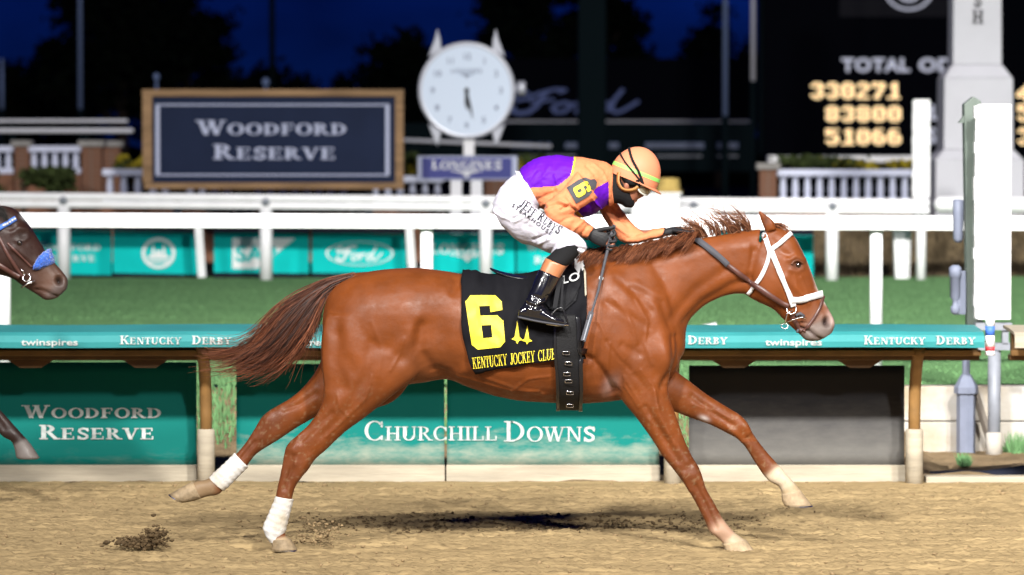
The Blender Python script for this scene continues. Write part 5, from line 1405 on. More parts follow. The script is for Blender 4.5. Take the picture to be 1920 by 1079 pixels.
def strap(name, skin, pts, w, m, parent, y, near=True, lift=0.004, th=0.004, k=8):
    """a band of width w pixels laid on the body along a photo polyline; y: depth used to read the photo"""
    q = catmull(pts, k)
    L = []; Rr = []; prev = None
    for i in range(len(q)):
        t = q[min(i + 1, len(q) - 1)] - q[max(i - 1, 0)]; t = t / (np.linalg.norm(t) + 1e-9); nrm = np.array([-t[1], t[0]]) * w / 2
        a = P(*(q[i] + nrm), y); b = P(*(q[i] - nrm), y)
        L.append(skin.side(a.x, a.z, near, lift, y)); Rr.append(skin.side(b.x, b.z, near, lift, y))
    sgn = -1 if near else 1
    mb = MB(); n = len(q); vs = []
    for i in range(n):
        vs += [L[i], Rr[i], Rr[i] + Vector((0, sgn * th, 0)), L[i] + Vector((0, sgn * th, 0))]
    fs = []
    for i in range(n - 1):
        for a, b in ((0, 1), (1, 2), (2, 3), (3, 0)): fs.append((i * 4 + a, i * 4 + b, i * 4 + 4 + b, i * 4 + 4 + a))
    fs += [(0, 1, 2, 3), tuple((n - 1) * 4 + k_ for k_ in (3, 2, 1, 0))]
    mb.add(vs, fs)
    return mb.build(name, m, parent, True)

def wrap(name, skin, Lp, Rp, m, parent, lift=0.012, ns=36, nt=30, cap='top', th=0.005, wr=0.0, y=0.0):
    """cloth on both flanks: Lp, Rp photo polylines of its two vertical edges, joined over the back (cap top) or under the belly"""
    Lq = catmull(Lp, 10); Rq = catmull(Rp, 10)
    def ev(q, t): return np.array([np.interp(t * (len(q) - 1), range(len(q)), q[:, k]) for k in range(2)])
    rows = []
    for i in range(ns + 1):
        s = i / ns; colp = []
        for j in range(nt + 1):
            t = j / nt; q = ev(Lq, t) * (1 - s) + ev(Rq, t) * s
            w = P(q[0], q[1], y)
            h, nn, _, _ = skin.t.ray_cast(Vector((w.x, -4, w.z)), Vector((0, 1, 0)))
            if h is None: continue
            if nn.y > 0: nn = -nn
            h = h + nn * (lift + wr * float(fbm(np.array([q[0] / 26.0]), np.array([q[1] / 40.0]), 3)[0])); colp.append((h.x, h.y, h.z))
        xm = colp[-1 if cap == 'bottom' else 0][0]
        zs = 3.0 if cap == 'top' else -1.0
        h, nn, _, _ = skin.t.ray_cast(Vector((xm, 0, zs)), Vector((0, 0, -1 if cap == 'top' else 1)))
        tip = (xm, 0.0, h.z + (lift if cap == 'top' else -lift))
        colp = ([tip] + colp) if cap == 'top' else (colp + [tip])
        c = np.array(colp)
        full = np.concatenate([c[::-1], (c * np.array([1, -1, 1]))[1:]]) if cap == 'top' else np.concatenate([c, (c[:-1] * np.array([1, -1, 1]))[::-1]])
        dist = np.concatenate([[0], np.cumsum(np.linalg.norm(np.diff(full, axis=0), axis=1))]); tt = np.linspace(0, dist[-1], 2 * nt + 1)
        rows.append(np.stack([np.interp(tt, dist, full[:, k]) for k in range(3)], 1))
    A = np.array(rows); n2 = A.shape[1]
    v = A.reshape(-1, 3); i = np.arange(ns * n2).reshape(ns, n2)[:, :-1].ravel()
    f = np.stack([i, i + 1, i + n2 + 1, i + n2], 1)
    me = np_mesh(name, v, f)
    bm = bmesh.new(); bm.from_mesh(me); bmesh.ops.smooth_vert(bm, verts=[w for w in bm.verts if not w.is_boundary], factor=0.5, use_axis_x=True, use_axis_y=True, use_axis_z=True)
    bmesh.ops.recalc_face_normals(bm, faces=bm.faces); bmesh.ops.solidify(bm, geom=bm.faces, thickness=th); bm.to_mesh(me); bm.free()
    return make_obj(name, me, m, parent, True)

def print_on(name, skin, polys, fn, m, parent, lift, y, sub=6.0):
    """flat print: polygons in glyph space -> photo pixels by fn, then laid on the body"""
    mb = MB(); put_polys(mb, polys, lambda u, v, l: (fn(u, v)[0], l, fn(u, v)[1]))
    me = mb.mesh(name)
    bm = bmesh.new(); bm.from_mesh(me); bmesh.ops.triangulate(bm, faces=bm.faces)
    for _ in range(4):
        ed = [e for e in bm.edges if e.calc_length() > sub]
        if not ed: break
        bmesh.ops.subdivide_edges(bm, edges=ed, cuts=1); bmesh.ops.triangulate(bm, faces=bm.faces)
    for v in bm.verts:
        l = v.co.y; w = P(v.co.x, v.co.z, y); h = skin.side(w.x, w.z, True, 0.0, y); v.co = Vector((h.x, h.y - lift - l, h.z))
    bm.to_mesh(me); bm.free()
    return make_obj(name, me, m, parent)

def ring(name, px, py, y, rpx, tpx, m, parent, tilt=0.0, sq=1.0, a0=0, a1=360):
    c = P(px, py, y); r = rpx / scl(y); pts = []
    for k in range(25):
        a = R(a0 + (a1 - a0) * k / 24); pts.append(c + Vector((r * math.cos(a), 0.3 * r * math.sin(tilt + a), sq * r * math.sin(a))))
    return MB().tube(pts, tpx / scl(y), 8, a1 - a0 < 360).build(name, m, parent, True)

def rod(name, pts, y, rpx, m, parent, n=8):
    q = [P(p[0], p[1], p[2] if len(p) > 2 else y) for p in pts]
    return MB().tube(q, rpx / scl(y) if not hasattr(rpx, '__len__') else [r / scl(y) for r in rpx], n).build(name, m, parent, True)

# ================================================================== the chestnut racehorse
hm, (hx_, hy_, bx, by, hv) = horse_mesh(0.0, 0.0068)
fr = hv[:, 1]
CH = (0.148, 0.0385, 0.0082)
near_fore = (fr < 0.0); far_fore = ~near_fore
def below(x0, y0, x1, y1, w, X=bx, Y=by):
    """soft step across a photo line: 1 on the side below/right of it"""
    d = math.hypot(x1 - x0, y1 - y0); return 1 / (1 + np.exp(-(((X - x0) * (x1 - x0) + (Y - y0) * (y1 - y0)) / d) / w * 4))
rightleg = bx > 1190
marks = [
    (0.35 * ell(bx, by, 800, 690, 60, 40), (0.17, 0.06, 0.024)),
    (0.5 * below(1240, 850, 1290, 960, 30) * (rightleg & (by > 830)), (0.085, 0.025, 0.009)),
    (0.45 * np.exp(-(seg_dist(bx, by, [(560, 840), (530, 930), (510, 990)]) / 30) ** 2) * (bx < 640), (0.07, 0.022, 0.010)),
    (0.45 * np.exp(-(seg_dist(bx, by, [(510, 790), (450, 860), (420, 890)]) / 30) ** 2) * (bx < 640), (0.07, 0.023, 0.012)),
    (1.0 * below(1330, 985, 1345, 1003, 14) * (rightleg & near_fore & (by > 960)), (0.34, 0.21, 0.14)),
    (1.0 * below(1448, 888, 1460, 902, 10) * (rightleg & far_fore & (by > 860)), (0.52, 0.42, 0.30)),
    (0.9 * below(1355, 1012, 1366, 1024, 6) * (rightleg & near_fore & (by > 990)), (0.42, 0.33, 0.22)),
    (1.0 * below(1486, 914, 1492, 926, 6) * (rightleg & far_fore & (by > 890)), (0.40, 0.30, 0.18)),
    (1.0 * below(520, 1004, 522, 1014, 5) * ((bx < 640) & near_fore), (0.34, 0.25, 0.15)),
    (1.0 * (1 / (1 + np.exp((bx - 402) / 4))) * far_fore, (0.19, 0.125, 0.068)),
    # muzzle
    (0.95 * np.clip(ell(hx_, hy_, 1532, 624, 44, 24, -35) * 1.5, 0, 1), (0.120, 0.098, 0.088)),
    (0.35 * ell(hx_, hy_, 1520, 590, 26, 20), (0.14, 0.06, 0.03)),
    (1.0 * ell(hx_, hy_, 1550, 604, 7, 8), (0.02, 0.008, 0.008)),
    (0.8 * ell(hx_, hy_, 1560, 596, 6, 16, -20), (0.40, 0.29, 0.26)),
    (0.8 * np.exp(-(seg_dist(hx_, hy_, [(1498, 614), (1512, 619), (1530, 632)]) / 1.6) ** 2), (0.05, 0.03, 0.028)),
    # eye surround, ear lining
    (0.75 * ell(hx_, hy_, 1493, 497, 13, 9), (0.045, 0.025, 0.02)),
    (0.55 * ell(hx_, hy_, 1433, 416, 5, 16, 15), (0.07, 0.03, 0.022)),
    # narrow blaze down the front of the face
    (0.95 * np.exp(-(seg_dist(hx_, hy_, [(1494, 452), (1513, 490), (1530, 530), (1548, 566)]) / 7) ** 2) * np.exp(-(fr / 0.020) ** 2), (0.72, 0.66, 0.60)),
    (0.30 * np.clip(fbm(bx / 5.0, by / 5.0, 3) * 3 - 0.55, 0, 1) * np.clip((by - 690) / 120, 0, 1), (0.26, 0.19, 0.11)),
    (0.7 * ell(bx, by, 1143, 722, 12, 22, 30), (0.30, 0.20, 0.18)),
    (0.9 * ell(bx, by, 1322, 787, 9, 5, 25) * far_fore, (0.55, 0.48, 0.46)),
]
horse = thing('racehorse', 'chestnut racehorse in full gallop wearing number 6 and a white bridle', 'horse', (0, 0, 0))
paint(hm, CH, marks)
body = make_obj('body', hm, M['chestnut'], horse, True)
sk = Skin(hm)
def eyeball(px, py, y, s, parent, skin=None):
    c = P(px, py, y); h = (skin or sk).side(c.x, c.z, True, 0.0, y)
    mb = MB(); mb.lathe((h.x, h.y + 0.008, h.z), [(0.001, -0.0185 * s), (0.008 * s, -0.0165 * s), (0.014 * s, -0.011 * s), (0.0165 * s, 0), (0.012 * s, 0.012 * s)], 16, 'y')
    return mb.build('eye', M['eye'], parent, True)
eyeball(1494, 497, 0, 1.0, horse)
# eyelid fold over the eye
strap('eyelid', sk, [(1482, 495), (1487, 489), (1495, 488), (1503, 493)], 4, M['chestnut'], horse, 0, True, 0.002, 0.007)
a_ = hm.color_attributes  # keep the attribute alive
for ob in horse.children:
    if ob.name.startswith('eyelid'):
        at = ob.data.color_attributes.new('coat', 'FLOAT_COLOR', 'POINT'); at.data.foreach_set('color', np.tile(np.array([0.10, 0.035, 0.016, 1.0]), (len(ob.data.vertices), 1)).ravel())
# tail
TG = [[(664, 514, 0), (628, 522, 0), (585, 541, .0), (535, 570, -.02), (497, 604, -.02), (466, 638, 0), (425, 658, 0), (368, 660, 0)],
      [(662, 516, 0), (622, 530, 0), (575, 558, -.02), (530, 600, -.03), (492, 644, -.02), (448, 672, -.01), (412, 684, 0), (378, 684, 0)],
      [(660, 519, 0), (618, 536, -.02), (580, 570, -.03), (545, 616, -.04), (510, 656, -.03), (470, 684, -.01), (436, 694, 0), (402, 694, 0)],
      [(657, 522, 0), (615, 542, -.02), (588, 580, -.03), (562, 622, -.04), (532, 660, -.03), (500, 684, -.01), (472, 696, 0), (440, 700, 0)],
      [(653, 526, 0), (614, 548, -.02), (600, 582, -.02), (586, 616, -.02), (562, 650, -.01), (538, 676, 0), (515, 690, 0), (490, 698, 0)]]
hair('tail_underlayer', TG[1:], 420, 0.0026, M['dark_tail'], horse, 31, 0.022, 0.03, (0.5, 0.82), clump=40, wave=0.010)
hair('tail', TG, 820, 0.0023, M['strand'], horse, 5, 0.034, 0.035, (0.62, 1.06), clump=40, wave=0.015, cols=TAILC)
hair('tail_wisps', [[(600, 545, 0), (597, 590, 0), (594, 630, 0), (588, 672, 0)], [(600, 545, 0), (580, 600, 0), (560, 650, 0), (530, 690, 0)], [(600, 545, 0), (520, 600, 0), (450, 650, 0), (372, 664, 0)]], 150, 0.0018, M['strand'], horse, 8, 0.045, 0.05, (0.6, 1.08), wave=0.016, cols=TAILC)
# dock of the tail, continuing the spine
mb = MB(); loft(mb, [(690, 510, 690, 540, .04, 0), (655, 514, 650, 545, .036, 0), (620, 525, 612, 552, .032, 0), (588, 542, 580, 562, .022, 0), (562, 560, 558, 568, .01, 0)], 4, 14)
dk = mb.build('tail_dock', M['chestnut'], horse, True)
at = dk.data.color_attributes.new('coat', 'FLOAT_COLOR', 'POINT'); at.data.foreach_set('color', np.tile(np.array([0.11, 0.031, 0.008, 1.0]), (len(dk.data.vertices), 1)).ravel())
# mane: lying on the near side, flying near the poll
MG1 = []
for i in range(20):
    x = 1104 + i * 11; yc = np.interp(x, [1100, 1180, 1243, 1337], [482, 477, 463, 442])
    L_ = 24 + 9 * math.sin(i * 1.7) + 6 * math.sin(i * 0.6 + 1)
    MG1.append([(x, yc, -.005), (x - 6, yc - 11, -.045), (x - 18, yc + L_ * 0.2, -.105), (x - 34, yc + L_, -.118)])
hair('mane', MG1, 1900, 0.0021, M['strand'], horse, 11, 0.013, 0.012, (0.55, 1.1), clump=110, wave=0.006, cols=GINGER)
MG2 = [[(1296 + i * 13, 448 - i * 1.9, 0), (1290 + i * 13, 436 - i * 2.0, -.01), (1278 + i * 13, 424 - i * 2.0, -.02), (1262 + i * 13, 414 - i * 1.8, -.015)] for i in range(10)]
hair('flying_mane', MG2, 420, 0.0022, M['strand'], horse, 12, 0.022, 0.02, (0.45, 1.3), clump=46, wave=0.009, cols=FLAX)
MG3 = [[(1446, 424, 0), (1456, 420, -.01), (1468, 425, -.02), (1480, 436, -.03)], [(1452, 424, .01), (1462, 424, .0), (1474, 430, .0), (1486, 442, .0)]]
hair('forelock', MG3, 60, 0.0022, M['strand'], horse, 13, 0.012, 0.02, (0.5, 1.1), wave=0.005, cols=GINGER)
# bandages on the hind legs
mb = MB(); loft(mb, [(516, 930, 551, 937, .036, NH), (513, 940, 549, 945, .0365, NH), (502, 966, 542, 972, .0375, NH), (493, 988, 536, 996, .042, NH), (497, 1003, 530, 1006, .038, NH), (506, 1018, 522, 1019, .03, NH)], 5, 20)
me = union(mb, 0.0032, 3); v = get_co(me); no = get_no(me); set_co(me, v + no * (0.0010 * np.sin((v[:, 2] * 1.0 + v[:, 0] * 0.35) * 190))[:, None]); make_obj('leg_bandage', me, M['bandage'], horse, True)
mb = MB(); loft(mb, [(440, 849, 466, 876, .036, FH), (420, 869, 446, 896, .036, FH), (398, 889, 427, 915, .039, FH), (392, 897, 420, 921, .040, FH)], 5, 20)
me = union(mb, 0.0032, 3); v = get_co(me); no = get_no(me); set_co(me, v + no * (0.0010 * np.sin((v[:, 2] + v[:, 0]) * 160))[:, None]); make_obj('leg_bandage', me, M['bandage'], horse, True)

M['horn'] = mat('hoof_horn', (0.27, 0.20, 0.12), 0.6, 0.25, var=0.3, vscale=25, bump=0.4, bscale=60)
M['pale_horn'] = mat('pale_hoof_horn', (0.34, 0.255, 0.16), 0.6, 0.2, var=0.25, vscale=25, bump=0.4, bscale=60)
def hoof(secs, m, parent):
    mb = MB(); loft(mb, secs, 3, 20, 2.3); h = mb.build('hoof', m, parent, True)
    a, b = secs[-1], secs[-2]
    dx, dy = (a[0] + a[2] - b[0] - b[2]) / 2, (a[1] + a[3] - b[1] - b[3]) / 2; L = math.hypot(dx, dy) or 1; dx, dy = dx / L * 2.6, dy / L * 2.6
    mb = MB(); loft(mb, [(a[0], a[1], a[2], a[3], a[4] * 1.03, a[5]), (a[0] + dx, a[1] + dy, a[2] + dx, a[3] + dy, a[4] * 1.03, a[5])], 2, 20, 2.3); mb.build('shoe', M['metal'], h)
hoof([(507, 1012, 546, 1011, .043, NH), (509, 1020, 551, 1020, .048, NH), (509, 1031, 559, 1031, .053, NH)], M['horn'], horse)
hoof([(362, 903, 378, 935, .040, FH), (346, 911, 362, 940, .043, FH), (318, 927, 344, 943, .046, FH)], M['horn'], horse)
hoof([(1353, 1020, 1399, 1012, .042, NF), (1357, 1028, 1406, 1022, .047, NF), (1359, 1038, 1416, 1035, .053, NF)], M['pale_horn'], horse)
hoof([(1500, 918, 1465, 926, .041, FF), (1511, 933, 1466, 938, .046, FF), (1523, 948, 1471, 949, .052, FF)], M['pale_horn'], horse)

# ------------------------------------------------------------------ bridle and reins
br = thing('bridle', 'white bridle on the chestnut horse with brown reins and steel bit', 'bridle', P(1470, 540, 0))
for nr in (True, False):
    strap('crownpiece', sk, [(1431, 437), (1435, 450), (1441, 470)], 9, M['white_leather'], br, 0, nr)
    strap('throatlatch', sk, [(1441, 470), (1437, 490), (1425, 518), (1413, 536), (1402, 551)], 7, M['white_leather'], br, 0, nr, 0.006)
    strap('browband', sk, [(1442, 469), (1458, 458), (1472, 446), (1483, 438)], 8, M['white_leather'], br, 0, nr, 0.006)
    strap('cheekpiece', sk, [(1443, 468), (1455, 498), (1468, 530), (1478, 553), (1486, 574)], 10, M['white_leather'], br, 0, nr, 0.005, 0.005)
    strap('noseband', sk, [(1482, 562), (1500, 561), (1520, 556), (1541, 552)], 12, M['white_leather'], br, 0, nr, 0.007, 0.005)
    strap('flash_strap', sk, [(1543, 556), (1534, 580), (1522, 600), (1506, 621)], 6, M['brown_leather'], br, 0, nr, 0.005, 0.004)
    strap('chin_strap', sk, [(1482, 588), (1490, 602), (1502, 622)], 8, M['brown_leather'], br, 0, nr, 0.004, 0.004)
# bit rings and levers
yb = sk.side(P(1485, 582, 0).x, P(1485, 582, 0).z, True, 0.012).y
ring('bit_ring', 1484, 580, yb, 9.0, 1.2, M['metal'], br, 0.4)
rod('bit_lever', [(1472, 606), (1476, 588), (1486, 583)], yb - 0.006, 1.3, M['metal'], br)
rod('bit_cheek', [(1476, 604), (1492, 598), (1504, 595), (1511, 598)], yb - 0.008, 1.3, M['metal'], br)
rod('mouthpiece', [(1492, 592), (1500, 588), (1508, 594)], yb + 0.006, 3.2, M['rubber'], br)
ring('curb_ring', 1471, 612, yb, 6.5, 0.8, M['metal'], br, 0.2, 0.7)
mb = MB(); mb.tube([P(1497, 618, -.045), P(1494, 624, -.05)], 0.006, 8); mb.build('buckle', M['rubber'], br, True)
# rein: brown leather then black rubber grip up to the far hand
strap('rein', sk, [(1477, 573), (1446, 555), (1415, 533), (1384, 512), (1362, 495)], 9, M['brown_leather'], br, 0, True, 0.012, 0.004)
strap('rein_grip', sk, [(1363, 496), (1345, 480), (1325, 465), (1303, 450), (1290, 444)], 11, M['rubber'], br, 0, True, 0.012, 0.006)
strap('rein', sk, [(1477, 573), (1446, 555), (1415, 533), (1384, 512), (1362, 495)], 9, M['brown_leather'], br, 0, False, 0.012, 0.004)
strap('rein_grip', sk, [(1363, 496), (1345, 480), (1325, 465), (1303, 450), (1290, 444)], 11, M['rubber'], br, 0, False, 0.012, 0.006)

# ------------------------------------------------------------------ saddle cloth with its print
sc_ = thing('saddle_cloth', 'black saddle cloth with a yellow number 6 and yellow lettering', 'saddle cloth', P(980, 600, 0))
cl_o = wrap('cloth', sk, [(866, 508), (866, 560), (869, 620), (879, 658), (893, 692)], [(1096, 476), (1098, 540), (1097, 590), (1094, 622), (1086, 660)], M['black_cloth'], sc_, 0.023, 60, 44, 'top', 0.006, 0.024)
sk_cloth_me = cl_o.data.copy(); 
csk = Skin(sk_cloth_me, OFF[sc_])
SIX = [[(0, 0.10), (0.16, 0), (0.84, 0), (1, 0.10), (1, 0.20), (0.0, 0.20)], [(0, 0.20), (0.36, 0.20), (0.36, 0.90), (0, 0.90)], [(0.64, 0.20), (1, 0.20), (1, 0.52), (0.64, 0.46)], [(0.36, 0.44), (0.64, 0.44), (1.0, 0.50), (0.84, 0.62), (0.36, 0.62)],
       [(0, 0.88), (0.36, 0.80), (0.64, 0.80), (1, 0.88), (0.84, 1), (0.16, 1)], [(0.66, 0.68), (1, 0.72), (1, 0.89), (0.66, 0.82)]]
def quad_px(tl, tr, bl, br_):
    return lambda u, v: tuple((np.array(bl) * (1 - u) + np.array(br_) * u) * (1 - v) + (np.array(tl) * (1 - u) + np.array(tr) * u) * v)
print_on('number_six', csk, SIX, quad_px((872, 551), (940, 551), (887, 652), (948, 645)), M['yellow'], sc_, 0.0035, 0)
spire = [[(0.30, 0.30), (0.5, 1.0), (0.62, 0.30), (0.84, 0.18), (0.60, 0.14), (0.46, 0.0), (0.38, 0.14), (0.08, 0.2)]]
print_on('spire_emblem', csk, spire, quad_px((955, 596), (985, 596), (957, 640), (984, 640)), M['yellow'], sc_, 0.0035, 0)
print_on('spire_emblem', csk, spire, quad_px((975, 605), (1002, 605), (975, 641), (1002, 641)), M['yellow'], sc_, 0.0045, 0)
weight(0.15, 0.06)
for txt, u0, u1 in (('KENTUCKY', 0.0, 0.42), ('JOCKEY', 0.455, 0.755), ('CLUB', 0.79, 1.0)):
    kj, kw = serif_text(txt, None, 0.05)
    print_on('lettering', csk, kj, lambda u, v: quad_px((886, 666), (1040, 648), (888, 687), (1040, 668))(u0 + (u1 - u0) * u / kw, v), M['yellow'], sc_, 0.004, 0)
weight(0.22, 0.085)
# hem band carrying the words
# ------------------------------------------------------------------ saddle, girth, stirrup
sd_ = thing('saddle', 'small black racing saddle with girth and stirrup on the chestnut horse', 'saddle', P(1000, 520, 0))
mb = MB(); loft(mb, [(917, 501, 920, 507, .05, 0), (930, 506, 936, 516, .10, 0), (955, 513, 960, 524, .125, 0), (985, 517, 988, 528, .12, 0), (1020, 514, 1022, 527, .10, 0), (1050, 503, 1054, 518, .09, 0), (1072, 488, 1078, 504, .07, 0), (1086, 478, 1090, 490, .04, 0)], 5, 20)
make_obj('seat', union(mb, 0.006, 4), M['black_leather'], sd_, True)
def flap_fn(u, v): return quad_px((1000, 520), (1088, 500), (1030, 570), (1088, 545))(u, v)
for i, (nm, q, m_, lf) in enumerate((('flap', [(1003, 520), (1040, 508), (1084, 492), (1086, 530), (1078, 560), (1055, 580), (1030, 575), (1012, 550)], 'dull_leather', 0.014), ('panel_edge', [(1068, 545), (1082, 520), (1088, 500), (1090, 505), (1087, 530), (1072, 560), (1058, 572)], 'dull_leather', 0.022))):
    print_on(nm, csk, [[(p[0], p[1]) for p in q][::-1]], lambda u, v: (u, v), M[m_], sd_, lf, 0)
print_on('pad_tip', csk, [[(1078, 478), (1094, 470), (1099, 478), (1097, 500), (1084, 512), (1076, 500)]], lambda u, v: (u, v), M['white_leather'], sd_, 0.020, 0)
print_on('pad_edge', csk, [[(1093, 498), (1097, 494), (1098, 550), (1095, 552)]], lambda u, v: (u, v), M['cream'], sd_, 0.016, 0)
lo, lwid = font_polys('LO', 0.02)
def lofn(u, v):
    a = R(-14); x = u / lwid * 34; y_ = v * 15; return (1052 + x * math.cos(a) + y_ * math.sin(-a) * 0.2, 530 + x * math.sin(a) - y_)
print_on('lettering', csk, lo, lofn, M['print_white'], sd_, 0.024, 0)
wrap('girth', sk, [(1041, 588), (1039, 640), (1042, 700), (1046, 770)], [(1076, 588), (1078, 640), (1083, 700), (1088, 770)], M['black_web'], sd_, 0.036, 10, 40, 'bottom', 0.006)
wrap('girth_strap', sk, [(1037, 600), (1036, 650), (1040, 700), (1044, 765)], [(1042, 600), (1041, 650), (1045, 700), (1050, 765)], M['black_leather'], sd_, 0.041, 4, 40, 'bottom', 0.006)
wrap('girth_strap', sk, [(1074, 590), (1077, 650), (1082, 700), (1085, 765)], [(1080, 590), (1083, 650), (1088, 700), (1091, 765)], M['black_leather'], sd_, 0.041, 4, 40, 'bottom', 0.006)
for k, (px, py) in enumerate(((1058, 655), (1062, 672), (1060, 690), (1063, 703), (1066, 722), (1067, 742))):
    w = P(px, py, 0); h = sk.side(w.x, w.z, True, 0.046)
    mb = MB(); r = 0.012
    mb.tube([h + Vector((-r * 1.4, 0, -r * .6)), h + Vector((r * 1.4, -0.002, -r * .6)), h + Vector((r * 1.4, -0.002, r * .6)), h + Vector((-r * 1.4, 0, r * .6)), h + Vector((-r * 1.4, 0, -r * .6))], 0.0022, 6); mb.build('buckle', M['metal'], sd_, True)
print_on('buckle_guard', sk, [[(1052, 748), (1062, 745), (1072, 748), (1073, 764), (1054, 764)]], lambda u, v: (u, v), M['black_leather'], sd_, 0.046, 0)
SYJ = -.37
for sgn in (1, -1):
    yv = SYJ * sgn
    mb = MB(); mb.bar(P(1050, 520, yv + 0.06 * sgn), P(1040, 578, yv), 0.022, 0.004, (0, 1, 0)); mb.build('stirrup_leather', M['dull_leather'], sd_)
    mb = MB(); mb.bar(P(1056, 520, yv + 0.06 * sgn), P(1052, 578, yv), 0.010, 0.004, (0, 1, 0)); mb.build('stirrup_leather', M['dull_leather'], sd_)
    rod('stirrup_iron', [(1026, 606), (1034, 590), (1044, 580), (1052, 577), (1057, 584), (1062, 598), (1064, 608)], yv, 2.0, M['black_leather'], sd_)
    rod('stirrup_tread', [(1024, 607), (1045, 610), (1066, 609)], yv, 2.6, M['metal'], sd_)

# ================================================================== the jockey
M['skin'] = mat('skin', (0.27, 0.105, 0.062), 0.45, 0.4, var=0.12, vscale=30)
M['leg_skin'] = mat('leg_skin', (0.40, 0.155, 0.068), 0.35, 0.5, var=0.08, vscale=20)
def cloth_mat(name, col, rough=0.6, sheen=0.0, bump=0.35, bscale=14, stretch=(1, 1, 2.2)):
    return mat(name, col, rough, 0.15, var=0.05, vscale=12, vstretch=stretch, bump=bump, bscale=bscale, bdist=0.012, sheen=sheen)
M['orange_silk'] = cloth_mat('orange_silk', (0.64, 0.212, 0.096)); M['purple_silk'] = cloth_mat('purple_silk', (0.105, 0.006, 0.40)); M['yellow_trim'] = cloth_mat('yellow_trim', (0.70, 0.42, 0.05))
M['breeches'] = cloth_mat('white_breeches', (0.56, 0.55, 0.63), 0.7, 0.0, 0.5, 11)
M['glove'] = mat('black_glove', (0.014, 0.014, 0.016), 0.6, 0.35, bump=0.4, bscale=90, bdist=0.004)
M['helmet'] = mat('orange_helmet_cover', (0.60, 0.215, 0.115), 0.5, 0.2, bump=0.1, bscale=30)
M['lime'] = mat('lime_band', (0.26, 0.66, 0.14), 0.5, 0.3)
M['goggle'] = mat('goggle_lens', (0.30, 0.27, 0.20), 0.10, 0.7, metal=0.3)
M['goggle_frame'] = mat('goggle_frame', (0.55, 0.55, 0.5), 0.25, 0.5)
M['tan_strap'] = mat('tan_strap', (0.40, 0.19, 0.06), 0.5, 0.4)
M['black_knit'] = mat('black_knit', (0.008, 0.008, 0.009), 0.85, 0.2, bump=0.3, bscale=70, bdist=0.004)
M['patent'] = mat('patent_boot', (0.006, 0.006, 0.009), 0.10, 0.7, coat=1.0, bump=0.22, bscale=13, bdist=0.02)

jk = thing('person', 'jockey in orange and purple silks crouched over the chestnut horse', 'person', P(1010, 520, 0))
LY = -.305      # near leg

def legset(s):
    return dict(
        thigh=[(934, 366, 990, 452, .085, s * .10), (962, 372, 1010, 456, .085, s * .15), (1005, 398, 1030, 466, .075, s * .21), (1045, 425, 1048, 474, .068, s * .26), (1078, 442, 1060, 482, .062, s * .29), (1092, 458, 1066, 484, .05, s * .30)],
        calf=[(1092, 462, 1050, 462, .048, s * .30), (1082, 480, 1036, 474, .050, s * .305), (1066, 498, 1022, 486, .050, s * .315), (1050, 520, 1012, 506, .047, s * .325), (1036, 545, 1000, 535, .040, s * .34), (1022, 568, 986, 562, .035, s * .35), (1016, 582, 978, 578, .034, s * .355)],
        foot=[(978, 576, 974, 594, .030, s * .355), (995, 574, 990, 598, .034, s * .36), (1018, 582, 1014, 601, .036, s * .365), (1040, 594, 1037, 605, .038, s * .37), (1056, 601, 1054, 607, .03, s * .37)])
# --- continuous body under the clothes
mb = MB()
TORSO = [(958, 345, 985, 395, .12, 0), (975, 328, 1000, 380, .125, 0), (995, 312, 1022, 390, .13, 0), (1030, 300, 1050, 398, .145, 0), (1070, 303, 1080, 404, .16, 0), (1105, 306, 1105, 402, .155, 0), (1132, 312, 1128, 388, .10, 0), (1150, 322, 1145, 378, .065, 0)]
loft(mb, TORSO, 4, 24)
NECKJ = [(1125, 318, 1135, 380, .06, 0), (1148, 322, 1150, 372, .055, 0), (1165, 325, 1172, 372, .055, 0), (1180, 330, 1188, 368, .055, 0)]
loft(mb, NECKJ, 4, 16)
FACE = [(1226, 320, 1150, 312, .070, 0), (1222, 340, 1150, 334, .070, 0), (1217, 351, 1153, 350, .067, 0), (1206, 360, 1156, 360, .062, 0), (1200, 369, 1160, 368, .055, 0), (1194, 377, 1164, 376, .045, 0), (1187, 385, 1170, 383, .03, 0)]
loft(mb, FACE, 4, 20)
loft(mb, [(1213, 355, 1200, 358, .010, 0), (1209, 361, 1199, 364, .013, 0), (1208, 367, 1198, 370, .015, 0), (1203, 371, 1196, 371, .012, 0)], 3, 12)      # nose
loft(mb, [(1199, 373, 1190, 375, .022, 0), (1195, 378, 1186, 378, .022, 0)], 3, 12)                                                                       # lips
for s in (-1, 1):
    L = legset(s)
    for k in ('thigh', 'calf', 'foot'): loft(mb, [(a, b, c, d, e * 0.9, f) for (a, b, c, d, e, f) in L[k]], 4, 16)
ARM_N = [(1082, 322, 1122, 372, .05, -.15), (1062, 348, 1098, 384, .052, -.185), (1038, 372, 1078, 400, .050, -.20), (1020, 390, 1056, 412, .048, -.205), (1030, 416, 1064, 396, .047, -.20), (1056, 432, 1082, 405, .042, -.185), (1082, 443, 1100, 416, .037, -.165), (1100, 449, 1113, 426, .033, -.145)]
ARM_F = [(1105, 345, 1150, 372, .05, .13), (1122, 392, 1164, 392, .052, .15), (1142, 425, 1180, 412, .048, .14), (1163, 452, 1196, 428, .043, .11), (1190, 456, 1208, 432, .037, .08), (1218, 450, 1228, 430, .034, .055), (1240, 445, 1246, 428, .030, .04)]
loft(mb, [(a, b, c, d, e * 0.8, f) for (a, b, c, d, e, f) in ARM_N], 4, 16); loft(mb, [(a, b, c, d, e * 0.8, f) for (a, b, c, d, e, f) in ARM_F], 4, 16)
